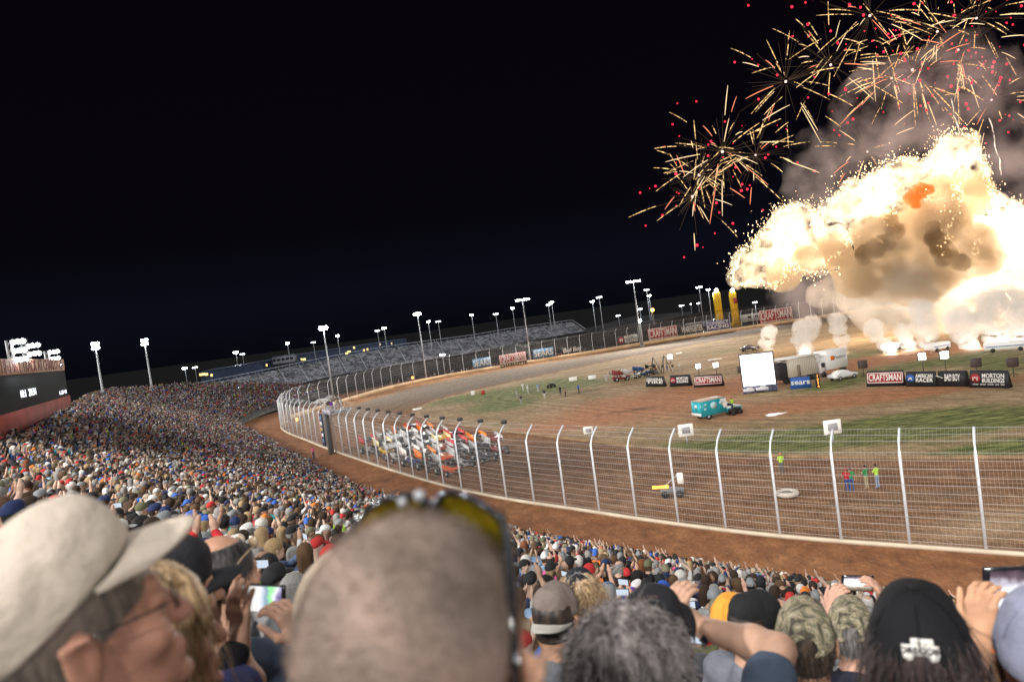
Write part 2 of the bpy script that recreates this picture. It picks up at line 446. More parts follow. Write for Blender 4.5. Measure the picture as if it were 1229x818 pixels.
# --- track
GREY = [(300,0),(0,0)]
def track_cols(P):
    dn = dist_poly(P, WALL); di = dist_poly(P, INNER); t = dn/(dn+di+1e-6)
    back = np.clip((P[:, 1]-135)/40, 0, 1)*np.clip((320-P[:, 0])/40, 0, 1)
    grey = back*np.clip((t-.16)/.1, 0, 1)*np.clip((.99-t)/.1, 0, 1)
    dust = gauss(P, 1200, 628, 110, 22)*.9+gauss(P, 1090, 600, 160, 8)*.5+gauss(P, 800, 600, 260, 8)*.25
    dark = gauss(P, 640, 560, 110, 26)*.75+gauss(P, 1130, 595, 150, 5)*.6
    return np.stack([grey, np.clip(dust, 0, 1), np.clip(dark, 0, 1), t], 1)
def grooves(nt, at_, cur, sc_, lo, hi):
    """wheel grooves and grader marks that follow the lane"""
    n = nt.nodes.new('ShaderNodeTexNoise'); n.noise_dimensions = '1D'; n.inputs['Scale'].default_value = sc_; n.inputs['Detail'].default_value = 4; n.inputs['Roughness'].default_value = .7
    nt.links.new(at_.outputs['Alpha'], n.inputs['W']); mr = nt.nodes.new('ShaderNodeMapRange'); mr.inputs[1].default_value = .35; mr.inputs[2].default_value = .65; mr.inputs[3].default_value = lo; mr.inputs[4].default_value = hi; nt.links.new(n.outputs['Fac'], mr.inputs[0])
    v = nt.nodes.new('ShaderNodeVectorMath'); v.operation = 'SCALE'; nt.links.new(cur, v.inputs[0]); nt.links.new(mr.outputs[0], v.inputs['Scale']); return v.outputs[0]
def track_mat():
    m, nt, b, r, tc = clay('clay_track', [c4(.15,.075,.040), c4(.21,.11,.060), c4(.27,.15,.085)], .3, (1, 1, 1))
    at_ = nt.nodes.new('ShaderNodeAttribute'); at_.attribute_name = 'Col'
    sp = nt.nodes.new('ShaderNodeSeparateColor'); nt.links.new(at_.outputs['Color'], sp.inputs[0])
    n = nt.nodes.new('ShaderNodeTexNoise'); n.inputs['Scale'].default_value = .5; n.inputs['Detail'].default_value = 7; nt.links.new(tc.outputs['Object'], n.inputs['Vector'])
    cur = r.outputs[0]
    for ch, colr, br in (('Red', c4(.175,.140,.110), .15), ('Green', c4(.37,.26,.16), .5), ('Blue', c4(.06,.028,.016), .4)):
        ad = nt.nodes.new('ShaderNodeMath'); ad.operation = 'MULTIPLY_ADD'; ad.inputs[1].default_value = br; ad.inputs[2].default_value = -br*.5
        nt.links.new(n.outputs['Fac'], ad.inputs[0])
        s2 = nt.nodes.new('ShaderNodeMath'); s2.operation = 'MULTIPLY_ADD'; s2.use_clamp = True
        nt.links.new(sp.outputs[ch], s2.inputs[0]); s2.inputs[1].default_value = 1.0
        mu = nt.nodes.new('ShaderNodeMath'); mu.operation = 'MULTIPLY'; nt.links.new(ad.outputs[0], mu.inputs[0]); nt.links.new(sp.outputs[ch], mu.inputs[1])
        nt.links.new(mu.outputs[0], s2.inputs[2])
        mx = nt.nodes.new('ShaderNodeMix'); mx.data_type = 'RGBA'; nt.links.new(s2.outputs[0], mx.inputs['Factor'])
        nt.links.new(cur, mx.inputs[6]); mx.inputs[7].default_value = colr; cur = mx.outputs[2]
    # wheel grooves run along the track: fine streaks
    cur = grooves(nt, at_, cur, 42, .62, 1.28); detail_out(nt, b, tc, cur); b.inputs['Roughness'].default_value = .95; b.inputs['Specular IOR Level'].default_value = .05
    return m
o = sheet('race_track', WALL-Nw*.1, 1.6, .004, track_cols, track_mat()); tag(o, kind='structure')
# --- infield
def infield_cols(P):
    G = lambda *a: gauss(P, *a)
    grass = 1.0*G(600,487,50,7)+.95*G(660,463,70,10)+.9*G(560,478,60,6)+.35*G(760,452,80,6)+.9*G(860,534,220,13)+1.0*G(1060,520,190,12)+1.2*G(1180,505,120,11)+.9*G(1190,540,140,16)\
        +.8*G(905,472,40,7)+.9*G(1000,462,50,6)+.9*G(1110,436,120,8)+.7*G(1000,430,110,6)+.6*G(820,470,70,5)+.5*G(880,420,60,5)+1.1*G(1090,500,110,4)+.8*G(1200,440,60,14)+.3*G(700,480,20,3)
    red = .9*G(760,487,130,18)+.8*G(960,485,150,10)+.9*G(1100,470,170,8)+.8*G(940,450,110,6)+.7*G(880,470,100,10)+.6*G(1000,440,160,8)+.5*G(650,515,90,8)+.6*G(1130,420,120,10)
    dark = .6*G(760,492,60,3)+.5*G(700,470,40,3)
    grass = grass*np.clip(1.15-red*.75, 0, 1)
    return np.stack([np.clip(grass, 0, 1), np.clip(red, 0, 1), np.clip(dark, 0, 1), dist_poly(P, INNER)/40+.12*vnoise(np.c_[P, 0*P[:, :1]], .03, 4, 3)], 1)
def infield_mat():
    m, nt, b, r, tc = clay('infield_soil', [c4(.21,.145,.075), c4(.29,.20,.11), c4(.37,.27,.16)], .12, (1, 1, 1), bump=.5)
    at_ = nt.nodes.new('ShaderNodeAttribute'); at_.attribute_name = 'Col'
    sp = nt.nodes.new('ShaderNodeSeparateColor'); nt.links.new(at_.outputs['Color'], sp.inputs[0])
    mp = nt.nodes.new('ShaderNodeMapping'); mp.inputs['Rotation'].default_value = (0, 0, math.radians(-40)); mp.inputs['Scale'].default_value = (.35, 1.3, 1)
    nt.links.new(tc.outputs['Object'], mp.inputs[0])
    n = nt.nodes.new('ShaderNodeTexNoise'); n.inputs['Scale'].default_value = .55; n.inputs['Detail'].default_value = 9; n.inputs['Roughness'].default_value = .7
    nt.links.new(mp.outputs[0], n.inputs['Vector'])
    n3 = nt.nodes.new('ShaderNodeTexNoise'); n3.inputs['Scale'].default_value = 1.2; n3.inputs['Detail'].default_value = 6; nt.links.new(mp.outputs[0], n3.inputs['Vector'])
    gr = nt.nodes.new('ShaderNodeValToRGB'); nt.links.new(n3.outputs['Fac'], gr.inputs[0])
    gr.color_ramp.elements[0].position = .36; gr.color_ramp.elements[0].color = c4(.055,.075,.020)
    gr.color_ramp.elements[1].position = .66; gr.color_ramp.elements[1].color = c4(.23,.235,.085)
    cur = r.outputs[0]
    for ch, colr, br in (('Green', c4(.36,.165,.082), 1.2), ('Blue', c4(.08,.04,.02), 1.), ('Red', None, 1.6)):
        ad = nt.nodes.new('ShaderNodeMath'); ad.operation = 'MULTIPLY_ADD'; ad.inputs[1].default_value = br; ad.inputs[2].default_value = -br*.5
        nt.links.new(n.outputs['Fac'], ad.inputs[0])
        mu = nt.nodes.new('ShaderNodeMath'); mu.operation = 'ADD'; nt.links.new(ad.outputs[0], mu.inputs[0]); nt.links.new(sp.outputs[ch], mu.inputs[1])
        mr = nt.nodes.new('ShaderNodeMapRange'); mr.inputs[1].default_value = .25; mr.inputs[2].default_value = .75; nt.links.new(mu.outputs[0], mr.inputs[0])
        mx = nt.nodes.new('ShaderNodeMix'); mx.data_type = 'RGBA'; nt.links.new(mr.outputs[0], mx.inputs['Factor'])
        nt.links.new(cur, mx.inputs[6])
        if colr: mx.inputs[7].default_value = colr
        else: nt.links.new(gr.outputs[0], mx.inputs[7])
        cur = mx.outputs[2]
    cur = grooves(nt, at_, cur, 30, .78, 1.18); detail_out(nt, b, tc, cur); return m
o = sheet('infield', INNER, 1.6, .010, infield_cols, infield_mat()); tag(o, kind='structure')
# rounded clay berm at the inner edge
V = []; prof = [(-.5, 0), (-.25, .10), (0, .14), (.25, .10), (.5, 0)]; Ni = normals(INNER, True); n = len(INNER)
for a, h in prof: V.append(np.c_[INNER+Ni*a, np.full(n, .008+h)])
Q = [[r*n+i, r*n+(i+1) % n, (r+1)*n+(i+1) % n, (r+1)*n+i] for r in range(4) for i in range(n)]
o = mesh_np('infield_edge_path', np.vstack(V), Q, mat('berm_clay', (.27,.17,.09), .95, noise=.25, nscale=.6), smooth=True); tag(o, kind='structure')

# ------------------------------------------------------------------ concrete retaining wall
m_wall = mat('whitewashed_concrete', (.52,.44,.34), .8, noise=.12, nscale=.5, bump=.2, bscale=5)
m_wallside = m_wall
def profile(name, C, N, prof, m, closed=True):
    n = len(C); V = [np.c_[C+N*a, np.full(n, z)] for a, z in prof]; k = n if closed else n-1; R = len(prof)
    Q = [[r*n+i, r*n+(i+1) % n, ((r+1) % R)*n+(i+1) % n, ((r+1) % R)*n+i] for r in range(R) for i in range(k)]
    return mesh_np(name, np.vstack(V), Q, m)
near_i = [i for i in range(len(WALL))]
# split in a front stretch wall and a far wall
iw = int(np.argmin(np.linalg.norm(WALL-np.array([-51.1, 160]), axis=1)))
start = 0
FR = WALL[start:iw+1]; FN = Nw[start:iw+1]
BK = WALL[iw:]; BN = Nw[iw:]
BK = np.vstack([BK, WALL[:1]]); BN = np.vstack([BN, Nw[:1]])
o = profile('retaining_wall', FR, FN, [(.14,-.01),(.14,.22),(-.14,.23),(-.16,-.01)], m_wall, False)
tag(o, 'low whitewashed concrete wall under the near catch fence', 'wall')
m_wall2 = mat('sandy_concrete', (.60,.43,.26), .85, noise=.15, nscale=.3)
o = profile('retaining_wall', BK, BN, [(.2,-.01),(.2,1.05),(-.2,1.1),(-.35,-.01)], m_wall2, False)
tag(o, 'long cream concrete wall round the far side of the track', 'wall')

# ------------------------------------------------------------------ catch fences
m_gal = mat('galvanised_post', (.72,.76,.82), .45, .2, noise=.08, nscale=3)
m_wire = mat('galvanised_wire', (.50,.50,.50), .5, .3, noise=0)
m_drk = mat('black_box', (.03,.03,.03), .6, noise=.1)
def fence(C, N, spacing, label, hgt, bend, wire_r, mesh_r, nv, lamps, zb, light=False, rails=9):
    root = empty('catch_fence', (float(C[0][0]), float(C[0][1]), 0)); tag(root, label, 'fence')
    org = np.array([C[0][0], C[0][1], 0.])
    P = resample(C, spacing); NN = normals(P)
    if (NN[len(P)//2] @ N[len(N)//2]) > 0: NN = -NN
    # NN now points towards the track
    prof = [(0, zb), (.0, hgt), (bend*.35, hgt+.65), (bend, hgt+1.25)]
    pm = MB()
    pm.tube([(0, 0, zb-.02), (0, 0, hgt), (0, bend*.35, hgt+.62), (0, bend, hgt+1.25)], [.085, .085, .075, .07], 8)
    pm.box((0, 0, .05), (.26, .26, .1))
    proto = None; posts = []
    for i in range(len(P)):
        if proto is None:
            o = pm.build('post', m_gal, root, True); proto = o
        else:
            o = proto.copy(); COL.objects.link(o); o.parent = root
        p = P[i]; o.location = (p[0]-org[0], p[1]-org[1], 0)
        o.rotation_euler = (0, 0, math.atan2(NN[i][1], NN[i][0])-math.pi/2)
    # cables and netting
    F2 = resample(C, spacing/4); N2 = normals(F2)
    if (N2[len(F2)//2] @ N[len(N)//2]) > 0: N2 = -N2
    def pt(i, a, z): return (F2[i][0]+N2[i][0]*a-org[0], F2[i][1]+N2[i][1]*a-org[1], z)
    cb = MB()
    for k in range(rails):
        z = zb+.15+(hgt-zb-.1)*k/(rails-1)
        cb.tube([pt(i, -.09, z) for i in range(len(F2))], wire_r, 4, False)
    for k in range(3):
        a = bend*(.35+.65*k/2); z = hgt+.62+.6*k/2
        cb.tube([pt(i, a, z) for i in range(len(F2))], wire_r, 4, False)
    cb.build('cable', m_wire, root)
    nm = MB()
    F3 = resample(C, spacing/nv); N3 = normals(F3)
    if (N3[len(F3)//2] @ N[len(N)//2]) > 0: N3 = -N3
    for i in range(len(F3)):
        q = lambda a, z: (F3[i][0]+N3[i][0]*a-org[0], F3[i][1]+N3[i][1]*a-org[1], z)
        nm.tube([q(-.03, zb), q(-.03, hgt), q(bend*.35, hgt+.62), q(bend, hgt+1.25)], mesh_r, 3, False)
    zz = zb+.1
    while zz < hgt:
        nm.tube([pt(i, -.03, zz) for i in range(len(F2))], mesh_r*.8, 3, False); zz += .30
    nm.build('netting', m_wire, root)
    return root, P, NN
i0 = int(np.argmin(np.linalg.norm(FR-np.array([70, 5]), axis=1)))
fc = resample(FR[i0:], .25); best = (99, 0)
for k_ in range(16):
    pj_ = [proj((p[0], p[1], .3))[0] for p in resample(fc[k_:], 3.75)[5:30]]; best = min(best, (min(abs(x-1005) for x in pj_), k_))
fc = resample(fc[best[1]:], 2.0); fnn = normals(fc)
if fnn[5] @ FN[i0+5] < 0: fnn = -fnn
FENCE1, FP, FPN = fence(fc, fnn, 3.75, 'tall silver catch fence with bent post tops beside the dirt lane', 5.6, 1.0, .009, .0034, 19, True, .3, rails=12)
ib = int(np.argmin(np.linalg.norm(BK-np.array([150, 268]), axis=1)))
FENCE2, BP, BPN = fence(BK[1:ib], BN[1:ib], 4.6, 'far catch fence on the cream wall across the track', 5.8, .9, .011, .006, 7, True, 1.0, rails=8)

# ------------------------------------------------------------------ grandstand
FRONTC = [(95,-40),(62,-12),(38,9.5),(19.1,27.6),(10.8,35.6),(2.8,43.6),(-3.6,51.4),(-15.5,68),(-27.5,90.2),(-36,106),(-45.5,124.5),(-57,146),(-63,160),(-66,180),(-64,205),(-60,225)]
FRONT = resample(crom(FRONTC, 2), 2.0); NF = normals(FRONT)
if NF[20] @ np.array([-1, -1]) < 0: NF = -NF
def front_d(x, y):
    P = np.array([[x, y]]); best = 1e9; bi = 0
    d = np.linalg.norm(FRONT-P, axis=1); return float(d.min()), int(d.argmin())
def seat_z(d): return .6+.42*max(d, 0)-.30*math.exp(-((d-27.5)/5.5)**2)
ROWS = 44; RD = .8
m_alu = mat('bleacher_aluminium', (.33,.34,.36), .45, .6, noise=.1, nscale=2)
m_conc = mat('stand_concrete', (.16,.155,.15), .9, noise=.2, nscale=.7)
stand = empty('grandstand', (-15, 30, 0)); tag(stand, 'huge stepped grandstand packed with spectators along the near stretch', 'grandstand')
so = np.array([-15, 30])
def dmax_xy(x, y): return float(np.interp(y, [70, 115, 162, 182, 205, 226], [35.6, 27.2, 27.2, 23, 15, 4]))
DM = np.array([dmax_xy(*p) for p in FRONT])
OFF = lambda a: FRONT+NF*np.minimum(a, DM)[:, None]-so
ZOFF = lambda a, z: np.where(a > DM, np.minimum(z, .6+.42*DM-.30*np.exp(-((DM-27.5)/5.5)**2)), z)
V = []; n = len(FRONT); offs = []
offs.append((-.01, -.02)); offs.append((0., seat_z(0)))
for r in range(ROWS):
    offs.append(((r+1)*RD, seat_z(r*RD)));
    if r < ROWS-1: offs.append(((r+1)*RD+.001, seat_z((r+1)*RD)))
offs.append((ROWS*RD+.3, 0))
for a, z in offs: V.append(np.c_[OFF(a), ZOFF(a, z)])
Q = [[r*n+i, r*n+i+1, (r+1)*n+i+1, (r+1)*n+i] for r in range(len(offs)-1) for i in range(n-1)]
mesh_np('terrace', np.vstack(V), Q, m_conc, parent=stand)
bm = MB()
for r in range(ROWS):
    ok_ = np.where(DM[::2] > r*RD+1)[0]
    if len(ok_) < 3: continue
    sl_ = slice(0, ok_[-1]+1)
    P = (FRONT[::2]+NF[::2]*(r*RD+.55)-so)[sl_]; z = seat_z(r*RD)+.42
    k = len(P); Vv = []
    for a, dz in ((-.13, 0), (.13, 0), (.13, -.05), (-.13, -.05)): Vv.append(np.c_[P+NF[::2][sl_]*a, np.full(k, z+dz)])
    bm.add(np.vstack(Vv), [[q*k+i, q*k+i+1, ((q+1) % 4)*k+i+1, ((q+1) % 4)*k+i] for q in range(4) for i in range(k-1)])
bm.build('bench', m_alu, stand)
rm_ = MB()
Pf = FRONT-NF*.15-so
for z in (1.1, 1.65): rm_.tube([(p[0], p[1], z) for p in Pf], .03, 5, False)
for p in Pf: rm_.tube([(p[0], p[1], 0), (p[0], p[1], 1.65)], .025, 5)
# chain link infill of the front rail
Pg = resample(Pf, .35)
for p in Pg: rm_.tube([(p[0], p[1], .2), (p[0], p[1], 1.1)], .008, 3, False)
rm_.build('front_railing', mat('dark_rail', (.10,.10,.11), .5, .5, noise=.1), stand)

# far curved bank of empty bleachers beyond the end of the stand, before the turn

# ------------------------------------------------------------------ flood lighting poles
m_pole = mat('pole_steel', (.42,.43,.46), .5, .5, noise=.08)
m_lamp = emat('flood_lamp_glass', (.88,.95,1.0), 60)
m_lampdim = emat('flood_lamp_glass_soft', (.85,.93,1.0), 16)
m_lampw = emat('flood_lamp_amber', (1.,.42,.06), 30)
m_lampg = emat('flood_lamp_green', (.80,1.,.92), 60)
def pole(top, D, base_py=None, n=3, rows=1, m=None, label='', w=.5, wide=None, r=.16, H=None, base_z=0., group=None, br=.28):
    """top: photo pixel of the lamp head, D: distance"""
    p = at(top[0], top[1], D); zt = p.z
    root = empty('light_pole', (p.x, p.y, base_z)); tag(root, label, 'light pole', group)
    h = zt-base_z
    pm = MB(); pm.tube([(0,0,0),(0,0,h*.5),(0,0,h)], [r*1.35, r*1.1, r*.75], 8); pm.box((0,0,.2), (r*4, r*4, .4)); pm.build('mast', m_pole, root, True)
    W = wide if wide else n*w
    bar = MB()
    az = math.atan2(-p.x, p.y) if False else 0
    for k in range(rows): bar.box((0, 0, h-.3+k*.9), (W+.2, .12, .12))
    bar.build('crossarm', m_pole, root)
    for k in range(rows):
        for i in range(n):
            x = -W/2+W*(i+.5)/n; z = h+.15+k*.9
            mb = MB(); mb.tube([(x, .25, z+.12), (x, -.02, z)], [br*.55, br*1.05], 8)
            hh = mb.build('lamp_housing', m_pole, root)
            g_ = MB(); g_.sphere((x, -.06, z-.02), br, 8, 5, (1, .45, 1)); g_.build('lamp', m or m_lamp, hh)
    return root
GP = 'distant floodlight poles against the night sky'
poles = [
 # top, D, n, rows, mat, label, wide, r, brightness radius
 ((115,418),150,3,2,None,'twin-row floodlight pole on the crowd ridge nearer the scoreboard',1.6,.22,.42),
 ((174,413),175,3,2,None,'floodlight pole at the peak of the packed crowd ridge',1.7,.24,.42),
 ((222,442),300,3,1,None,'small floodlight pole just past the crowd ridge, first of a close pair',2.2,.2,.5),
 ((234,441),320,3,1,m_lampdim,'small floodlight pole just past the crowd ridge, second of a close pair',2.6,.2,.42),
 ((283,423),340,3,1,None,'floodlight pole over the left end of the pale suite roof',2.4,.2,.55),
 ((291,425),350,3,1,m_lampdim,'dimmer floodlight pole over the left end of the pale suite roof',2.6,.2,.4),
 ((345,412),330,2,1,None,'floodlight pole above the small press box on the far stand',1.8,.2,.55),
 ((388,394),190,3,1,None,'tall pole with a blazing white lamp over the first bend',2.0,.2,.75),
 ((376,411),340,3,1,m_lampdim,'faint floodlight pole between the press box and the blazing lamp',2.6,.18,.3),
 ((405,403),330,2,1,None,'floodlight pole just right of the blazing lamp over the bend',1.8,.2,.55),
 ((453,397),340,3,1,m_lampdim,'floodlight pole above the yellow lit windows, dimmer of two',2.4,.2,.45),
 ((461,394),330,3,1,None,'floodlight pole above the yellow lit windows, brighter of two',2.4,.2,.5),
 ((501,377),225,3,1,None,'tall pole with a blazing white lamp mid far stand',2.2,.2,.62),
 ((514,386),300,2,1,None,'floodlight pole directly behind the mid stand blazing lamp',1.6,.2,.45),
 ((526,386),320,3,1,m_lampdim,'dim floodlight pole just beyond the mid stand pair',2.6,.18,.3),
 ((531,426),235,3,1,m_lampdim,'short floodlight pole standing behind the far fence bend',2.0,.14,.35),
 ((566,378),330,2,1,None,'lone bright floodlight above the grey seating band',1.7,.2,.5),
 ((595,377),340,3,1,m_lampdim,'slim floodlight pole with a dim triple head above the seating',2.6,.2,.4),
 ((615,370),350,2,1,None,'bright floodlight just left of the broad lamp bar',1.9,.2,.5),
 ((627,360),245,7,1,None,'tall pole with a broad white lamp bar before the grey seating',4.9,.2,.36),
 ((658,366),340,3,1,m_lampdim,'floodlight pole above the peak of the seating, dimmer of two',2.0,.2,.42),
 ((662,363),330,2,1,None,'floodlight pole above the peak of the seating, brighter of two',1.9,.2,.55),
 ((711,362),330,2,1,None,'bright floodlight pole right of the seating peak',2.0,.2,.55),
 ((719,357),300,3,1,m_lampdim,'tall slim pole with a dim flat head right of the seating peak',2.6,.22,.42),
 ((742,379),380,3,1,m_lampdim,'low distant floodlight left of the green white lamp',2.6,.2,.4),
 ((760,338),245,8,1,None,'tallest pole with a broad white lamp bar near the amber light',5.2,.22,.34),
 ((776,348),330,3,1,m_lampdim,'dim floodlight pole just right of the tallest lamp bar',2.6,.22,.38),
 ((779,355),330,2,1,None,'bright floodlight pole under the tallest lamp bar',1.8,.2,.5),
 ((768,371),350,3,1,m_lampdim,'small floodlight close above the green white lamp',2.6,.2,.4),
 ((768,385),245,1,1,m_lampg,'short pole with a single green white lamp behind the wall',.9,.2,.75),
 ((783,372),300,1,1,m_lampw,'single amber sodium lamp on a short pole',.9,.16,.9),
 ((818,367),380,3,1,m_lampdim,'small distant floodlight halfway to the yellow towers',2.8,.18,.4),
 ((829,365),390,1,1,m_lampdim,'tiny white light halfway to the yellow towers',.8,.16,.5),
 ((838,364),380,2,1,m_lampdim,'small distant floodlight beside the tiny white light',1.8,.18,.4),
 ((839,345),300,3,1,None,'floodlight pole with a flat head left of the yellow towers',2.8,.2,.36),
 ((850,348),290,2,1,None,'bright round floodlight beside the yellow towers',1.4,.2,.42),
 ((906,363),270,3,1,m_lampdim,'thin pole with a small head beyond the trailer office',2.0,.12,.26),
 ((1213,312),270,2,1,m_lampdim,'floodlight glimmering through the smoke on the far right',1.8,.2,.5),
]
for t, D, n_, rw, mm, lb, wd_, r_, br_ in poles:
    pole(t, D, n=n_, rows=rw, m=mm, label=lb, wide=wd_, r=r_*(.75 if D > 280 else 1), br=br_*(.8))
# low lamp on a mast at the end of the stand
pole((288,467), 205, n=1, label='single white lamp on a short mast at the end of the stand', wide=.8, r=.12, br=.62)
pole((343,469), 185, n=1, m=m_lampw, label='amber lamp glowing behind the fence at the bend', wide=.6, r=.08, br=.01) if False else None
# amber warning light on the catch fence
def beacon(px, py, D, label, r=.35):
    p = at(px, py, D); root = empty('warning_beacon', (p.x, p.y, 0)); tag(root, label, 'beacon')
    MB().tube([(0,0,0),(0,0,p.z-.2)], .05, 6).build('stem', m_pole, root)
    MB().sphere((0,0,p.z), r, 10, 6).build('lamp', emat('amber_lamp', (1.,.40,.05), 9), root)
beacon(356, 503, 138, 'amber caution light glowing behind the near fence at the bend', .30)
beacon(495, 453, 222, 'amber caution light low on the far fence', .35)

# ------------------------------------------------------------------ superspeedway stand across the water of dirt
m_seat = None
def seat_mat():
    m, nt, b = nt_new('grey_seat_rows'); b.inputs['Roughness'].default_value = .7
    tc = nt.nodes.new('ShaderNodeTexCoord'); mp = nt.nodes.new('ShaderNodeMapping'); mp.inputs['Scale'].default_value = (.5, 1.2, 1.2)
    nt.links.new(tc.outputs['Object'], mp.inputs[0])
    v = nt.nodes.new('ShaderNodeTexVoronoi'); v.inputs['Scale'].default_value = 1.0; nt.links.new(mp.outputs[0], v.inputs['Vector'])
    r = nt.nodes.new('ShaderNodeValToRGB'); nt.links.new(v.outputs['Color'], r.inputs[0])
    r.color_ramp.elements[0].position = .3; r.color_ramp.elements[0].color = c4(.05,.05,.055)
    r.color_ramp.elements[1].position = .8; r.color_ramp.elements[1].color = c4(.25,.25,.265)
    nt.links.new(r.outputs[0], b.inputs['Base Color']); return m
m_seat = seat_mat()
def line3(a, Da, b, Db, n):
    A = at(a[0], a[1], Da); B = at(b[0], b[1], Db)
    return [A.lerp(B, i/(n-1)) for i in range(n)]
fs = empty('speedway_stand', (40, 330, 0)); tag(fs, 'long dark speedway grandstand with a band of empty grey seats', 'grandstand')
fo = Vector((40, 330, 0))
# polyline of top and bottom edge of the seating band (pixel, distance)
TOP = [((236,463),262),((320,446),290),((397,430),315),((470,417),335),((560,405),355),((620,395),372),((687,386),385)]
BOT = [((250,478),250),((330,466),275),((400,451),300),((469,439),320),((560,424),340),((630,410),356),((703,397),372)]
def dense(L, n=70):
    P = np.array([list(at(p[0], p[1], D)) for p, D in L]); return resample(crom(P, 6), 1e9) if False else resample(crom(P, 6), 6.0)
Tn = dense(TOP); Bn = dense(BOT)
k = 60
def rs(C, k):
    d = np.r_[0, np.cumsum(np.linalg.norm(np.diff(C, axis=0), axis=1))]; t = np.linspace(0, d[-1], k)
    return np.stack([np.interp(t, d, C[:, i]) for i in range(3)], 1)
Tn = rs(Tn, k); Bn = rs(Bn, k)
RWS = 16; V = []
for r in range(RWS+1):
    f = r/RWS
    base = Bn*(1-f)+Tn*f; lo_ = base.copy()
    f0 = max(0, (r-1)/RWS); lo_[:, 2] = (Bn*(1-f0)+Tn*f0)[:, 2]
    V.append(lo_-np.array(fo)); V.append(base-np.array(fo))
Q = [[r*k+i, r*k+i+1, (r+1)*k+i+1, (r+1)*k+i] for r in range(len(V)-1) for i in range(k-1)]
mesh_np('seating', np.vstack(V), Q, m_seat, parent=fs)
m_dk = mat('dark_concrete', (.05,.05,.055), .9, noise=.3, nscale=.15)
V = [Bn-np.array(fo), np.c_[(Bn-np.array(fo))[:, :2]+[[2, 4]], np.full(k, 0.)]]
mesh_np('under_wall', np.vstack(V), [[i, i+1, k+i+1, k+i] for i in range(k-1)], m_dk, parent=fs)
V = [Tn-np.array(fo)+[[0, .5, 0]], np.c_[(Tn-np.array(fo))[:, :2]+[[0, 6]], np.full(k, 0.)]]
mesh_np('rear_wall', np.vstack(V), [[i, k+i, k+i+1, i+1] for i in range(k-1)], m_dk, parent=fs)
# aisles with pale steps and a top rail
mb = MB()
for j in range(2, k-1, 3):
    a = Bn[j]-np.array(fo); b = Tn[j]-np.array(fo)
    mb.tube([a+[0,-.2,.5], b+[1.0,-.2,.5]], .16, 4)
mb.build('aisle_rail', mat('pale_rail', (.42,.43,.47), .6, noise=0), fs)
mb = MB(); mb.tube([p-np.array(fo)+[0,0,1.0] for p in Tn], .12, 4)
mb.tube([Tn[-1]-np.array(fo)+[0,0,1], Bn[-1]-np.array(fo)+[0,0,1]], .2, 4)
for j in range(0, k, 1): mb.tube([Tn[j]-np.array(fo), Tn[j]-np.array(fo)+[0,0,1]], .08, 4)
mb.build('top_rail', mat('pale_rail'  , (.42,.43,.47), .6, noise=0), fs)
# dark roofed suites behind the left half
m_navy = mat('navy_cladding', (.045,.065,.12), .6, noise=.2, nscale=.2)
m_litwin = emat('lit_window_warm', (1., .70, .25), 2.2)
m_dimwin = mat('dark_glass', (.03,.035,.05), .2, noise=0)
su = empty('suite_building', (-60, 360, 0)); tag(su, 'long low navy suite building with a few yellow lit windows behind the far seats', 'building')
sv = Vector((-60, 360, 0))
L = [((240,447),300),((300,437),318),((353,427),335),((420,417),352),((484,408),370)]
Ls = rs(np.array([list(at(p[0], p[1], D)) for p, D in L]), 24)
V = [Ls-np.array(sv), np.c_[(Ls-np.array(sv))[:, :2], np.full(24, 0.)], (Ls-np.array(sv))+[[0, 12, 0.3]], np.c_[(Ls-np.array(sv))[:, :2]+[[0, 12]], np.full(24, 0.)]]
mesh_np('wall', np.vstack(V), [[i, 24+i, 25+i, i+1] for i in range(23)]+[[48+i, 49+i, 73+i, 72+i] for i in range(23)], m_navy, parent=su)
mesh_np('roof', np.vstack([V[0]+[[0,-1.4,.25]], V[2]+[[0,1,.3]]]), [[i, i+1, 25+i, 24+i] for i in range(23)], mat('roof_metal', (.10,.13,.20), .5, .3, noise=.2), parent=su)
for (px, py, w_) in [(243,449,2.6),(248,449,1.2),(254,450,.9),(320,438,.8),(325,437,.8),(332,435,.8),(361,431,1.0),(365,431,1.6),(410,426,1.),(415,424,2.2),(419,422,1.6),(437,420,.8),(441,419,.8),(425,417,.9),(456,413,.7),(470,412,.6)]:
    j = int(np.clip((px-240)/244*23, 0, 23)); D = Ls[j][1]-.5
    p = at(px, py, D)-sv
    f = MB().box((0, 0, 0), (w_+.3, .1, 1.3)).build('window', m_dimwin, su); f.location = p
    MB().box((0, -.08, 0), (w_, .06, 1.0)).build('pane', m_litwin if w_ > .75 else emat('lit_window_dim', (1.,.75,.4), 1.), f)
pb = at(342, 431, 318); po = empty('press_box', (pb.x, pb.y, 0)); tag(po, 'small pale press box standing on top of the far stand', 'building')
MB().rbox((0,0,pb.z), (9.5,5,3.2), .1).build('wall', mat('pale_cladding', (.30,.30,.34), .7, noise=.2, nscale=.4), po)
MB().box((0,0,pb.z+1.75), (10.4,6,.22)).build('roof', mat('roof_metal', (.1,.13,.2)), po)
MB().box((0,0,(pb.z-1.6)/2), (8.5,4,pb.z-1.6)).build('base', m_dk, po)
w = MB()
for i in range(5): w.box((-3.8+i*1.9, -2.52, pb.z+.2), (1.5, .06, 1.1))
w.build('window', m_dimwin, po)

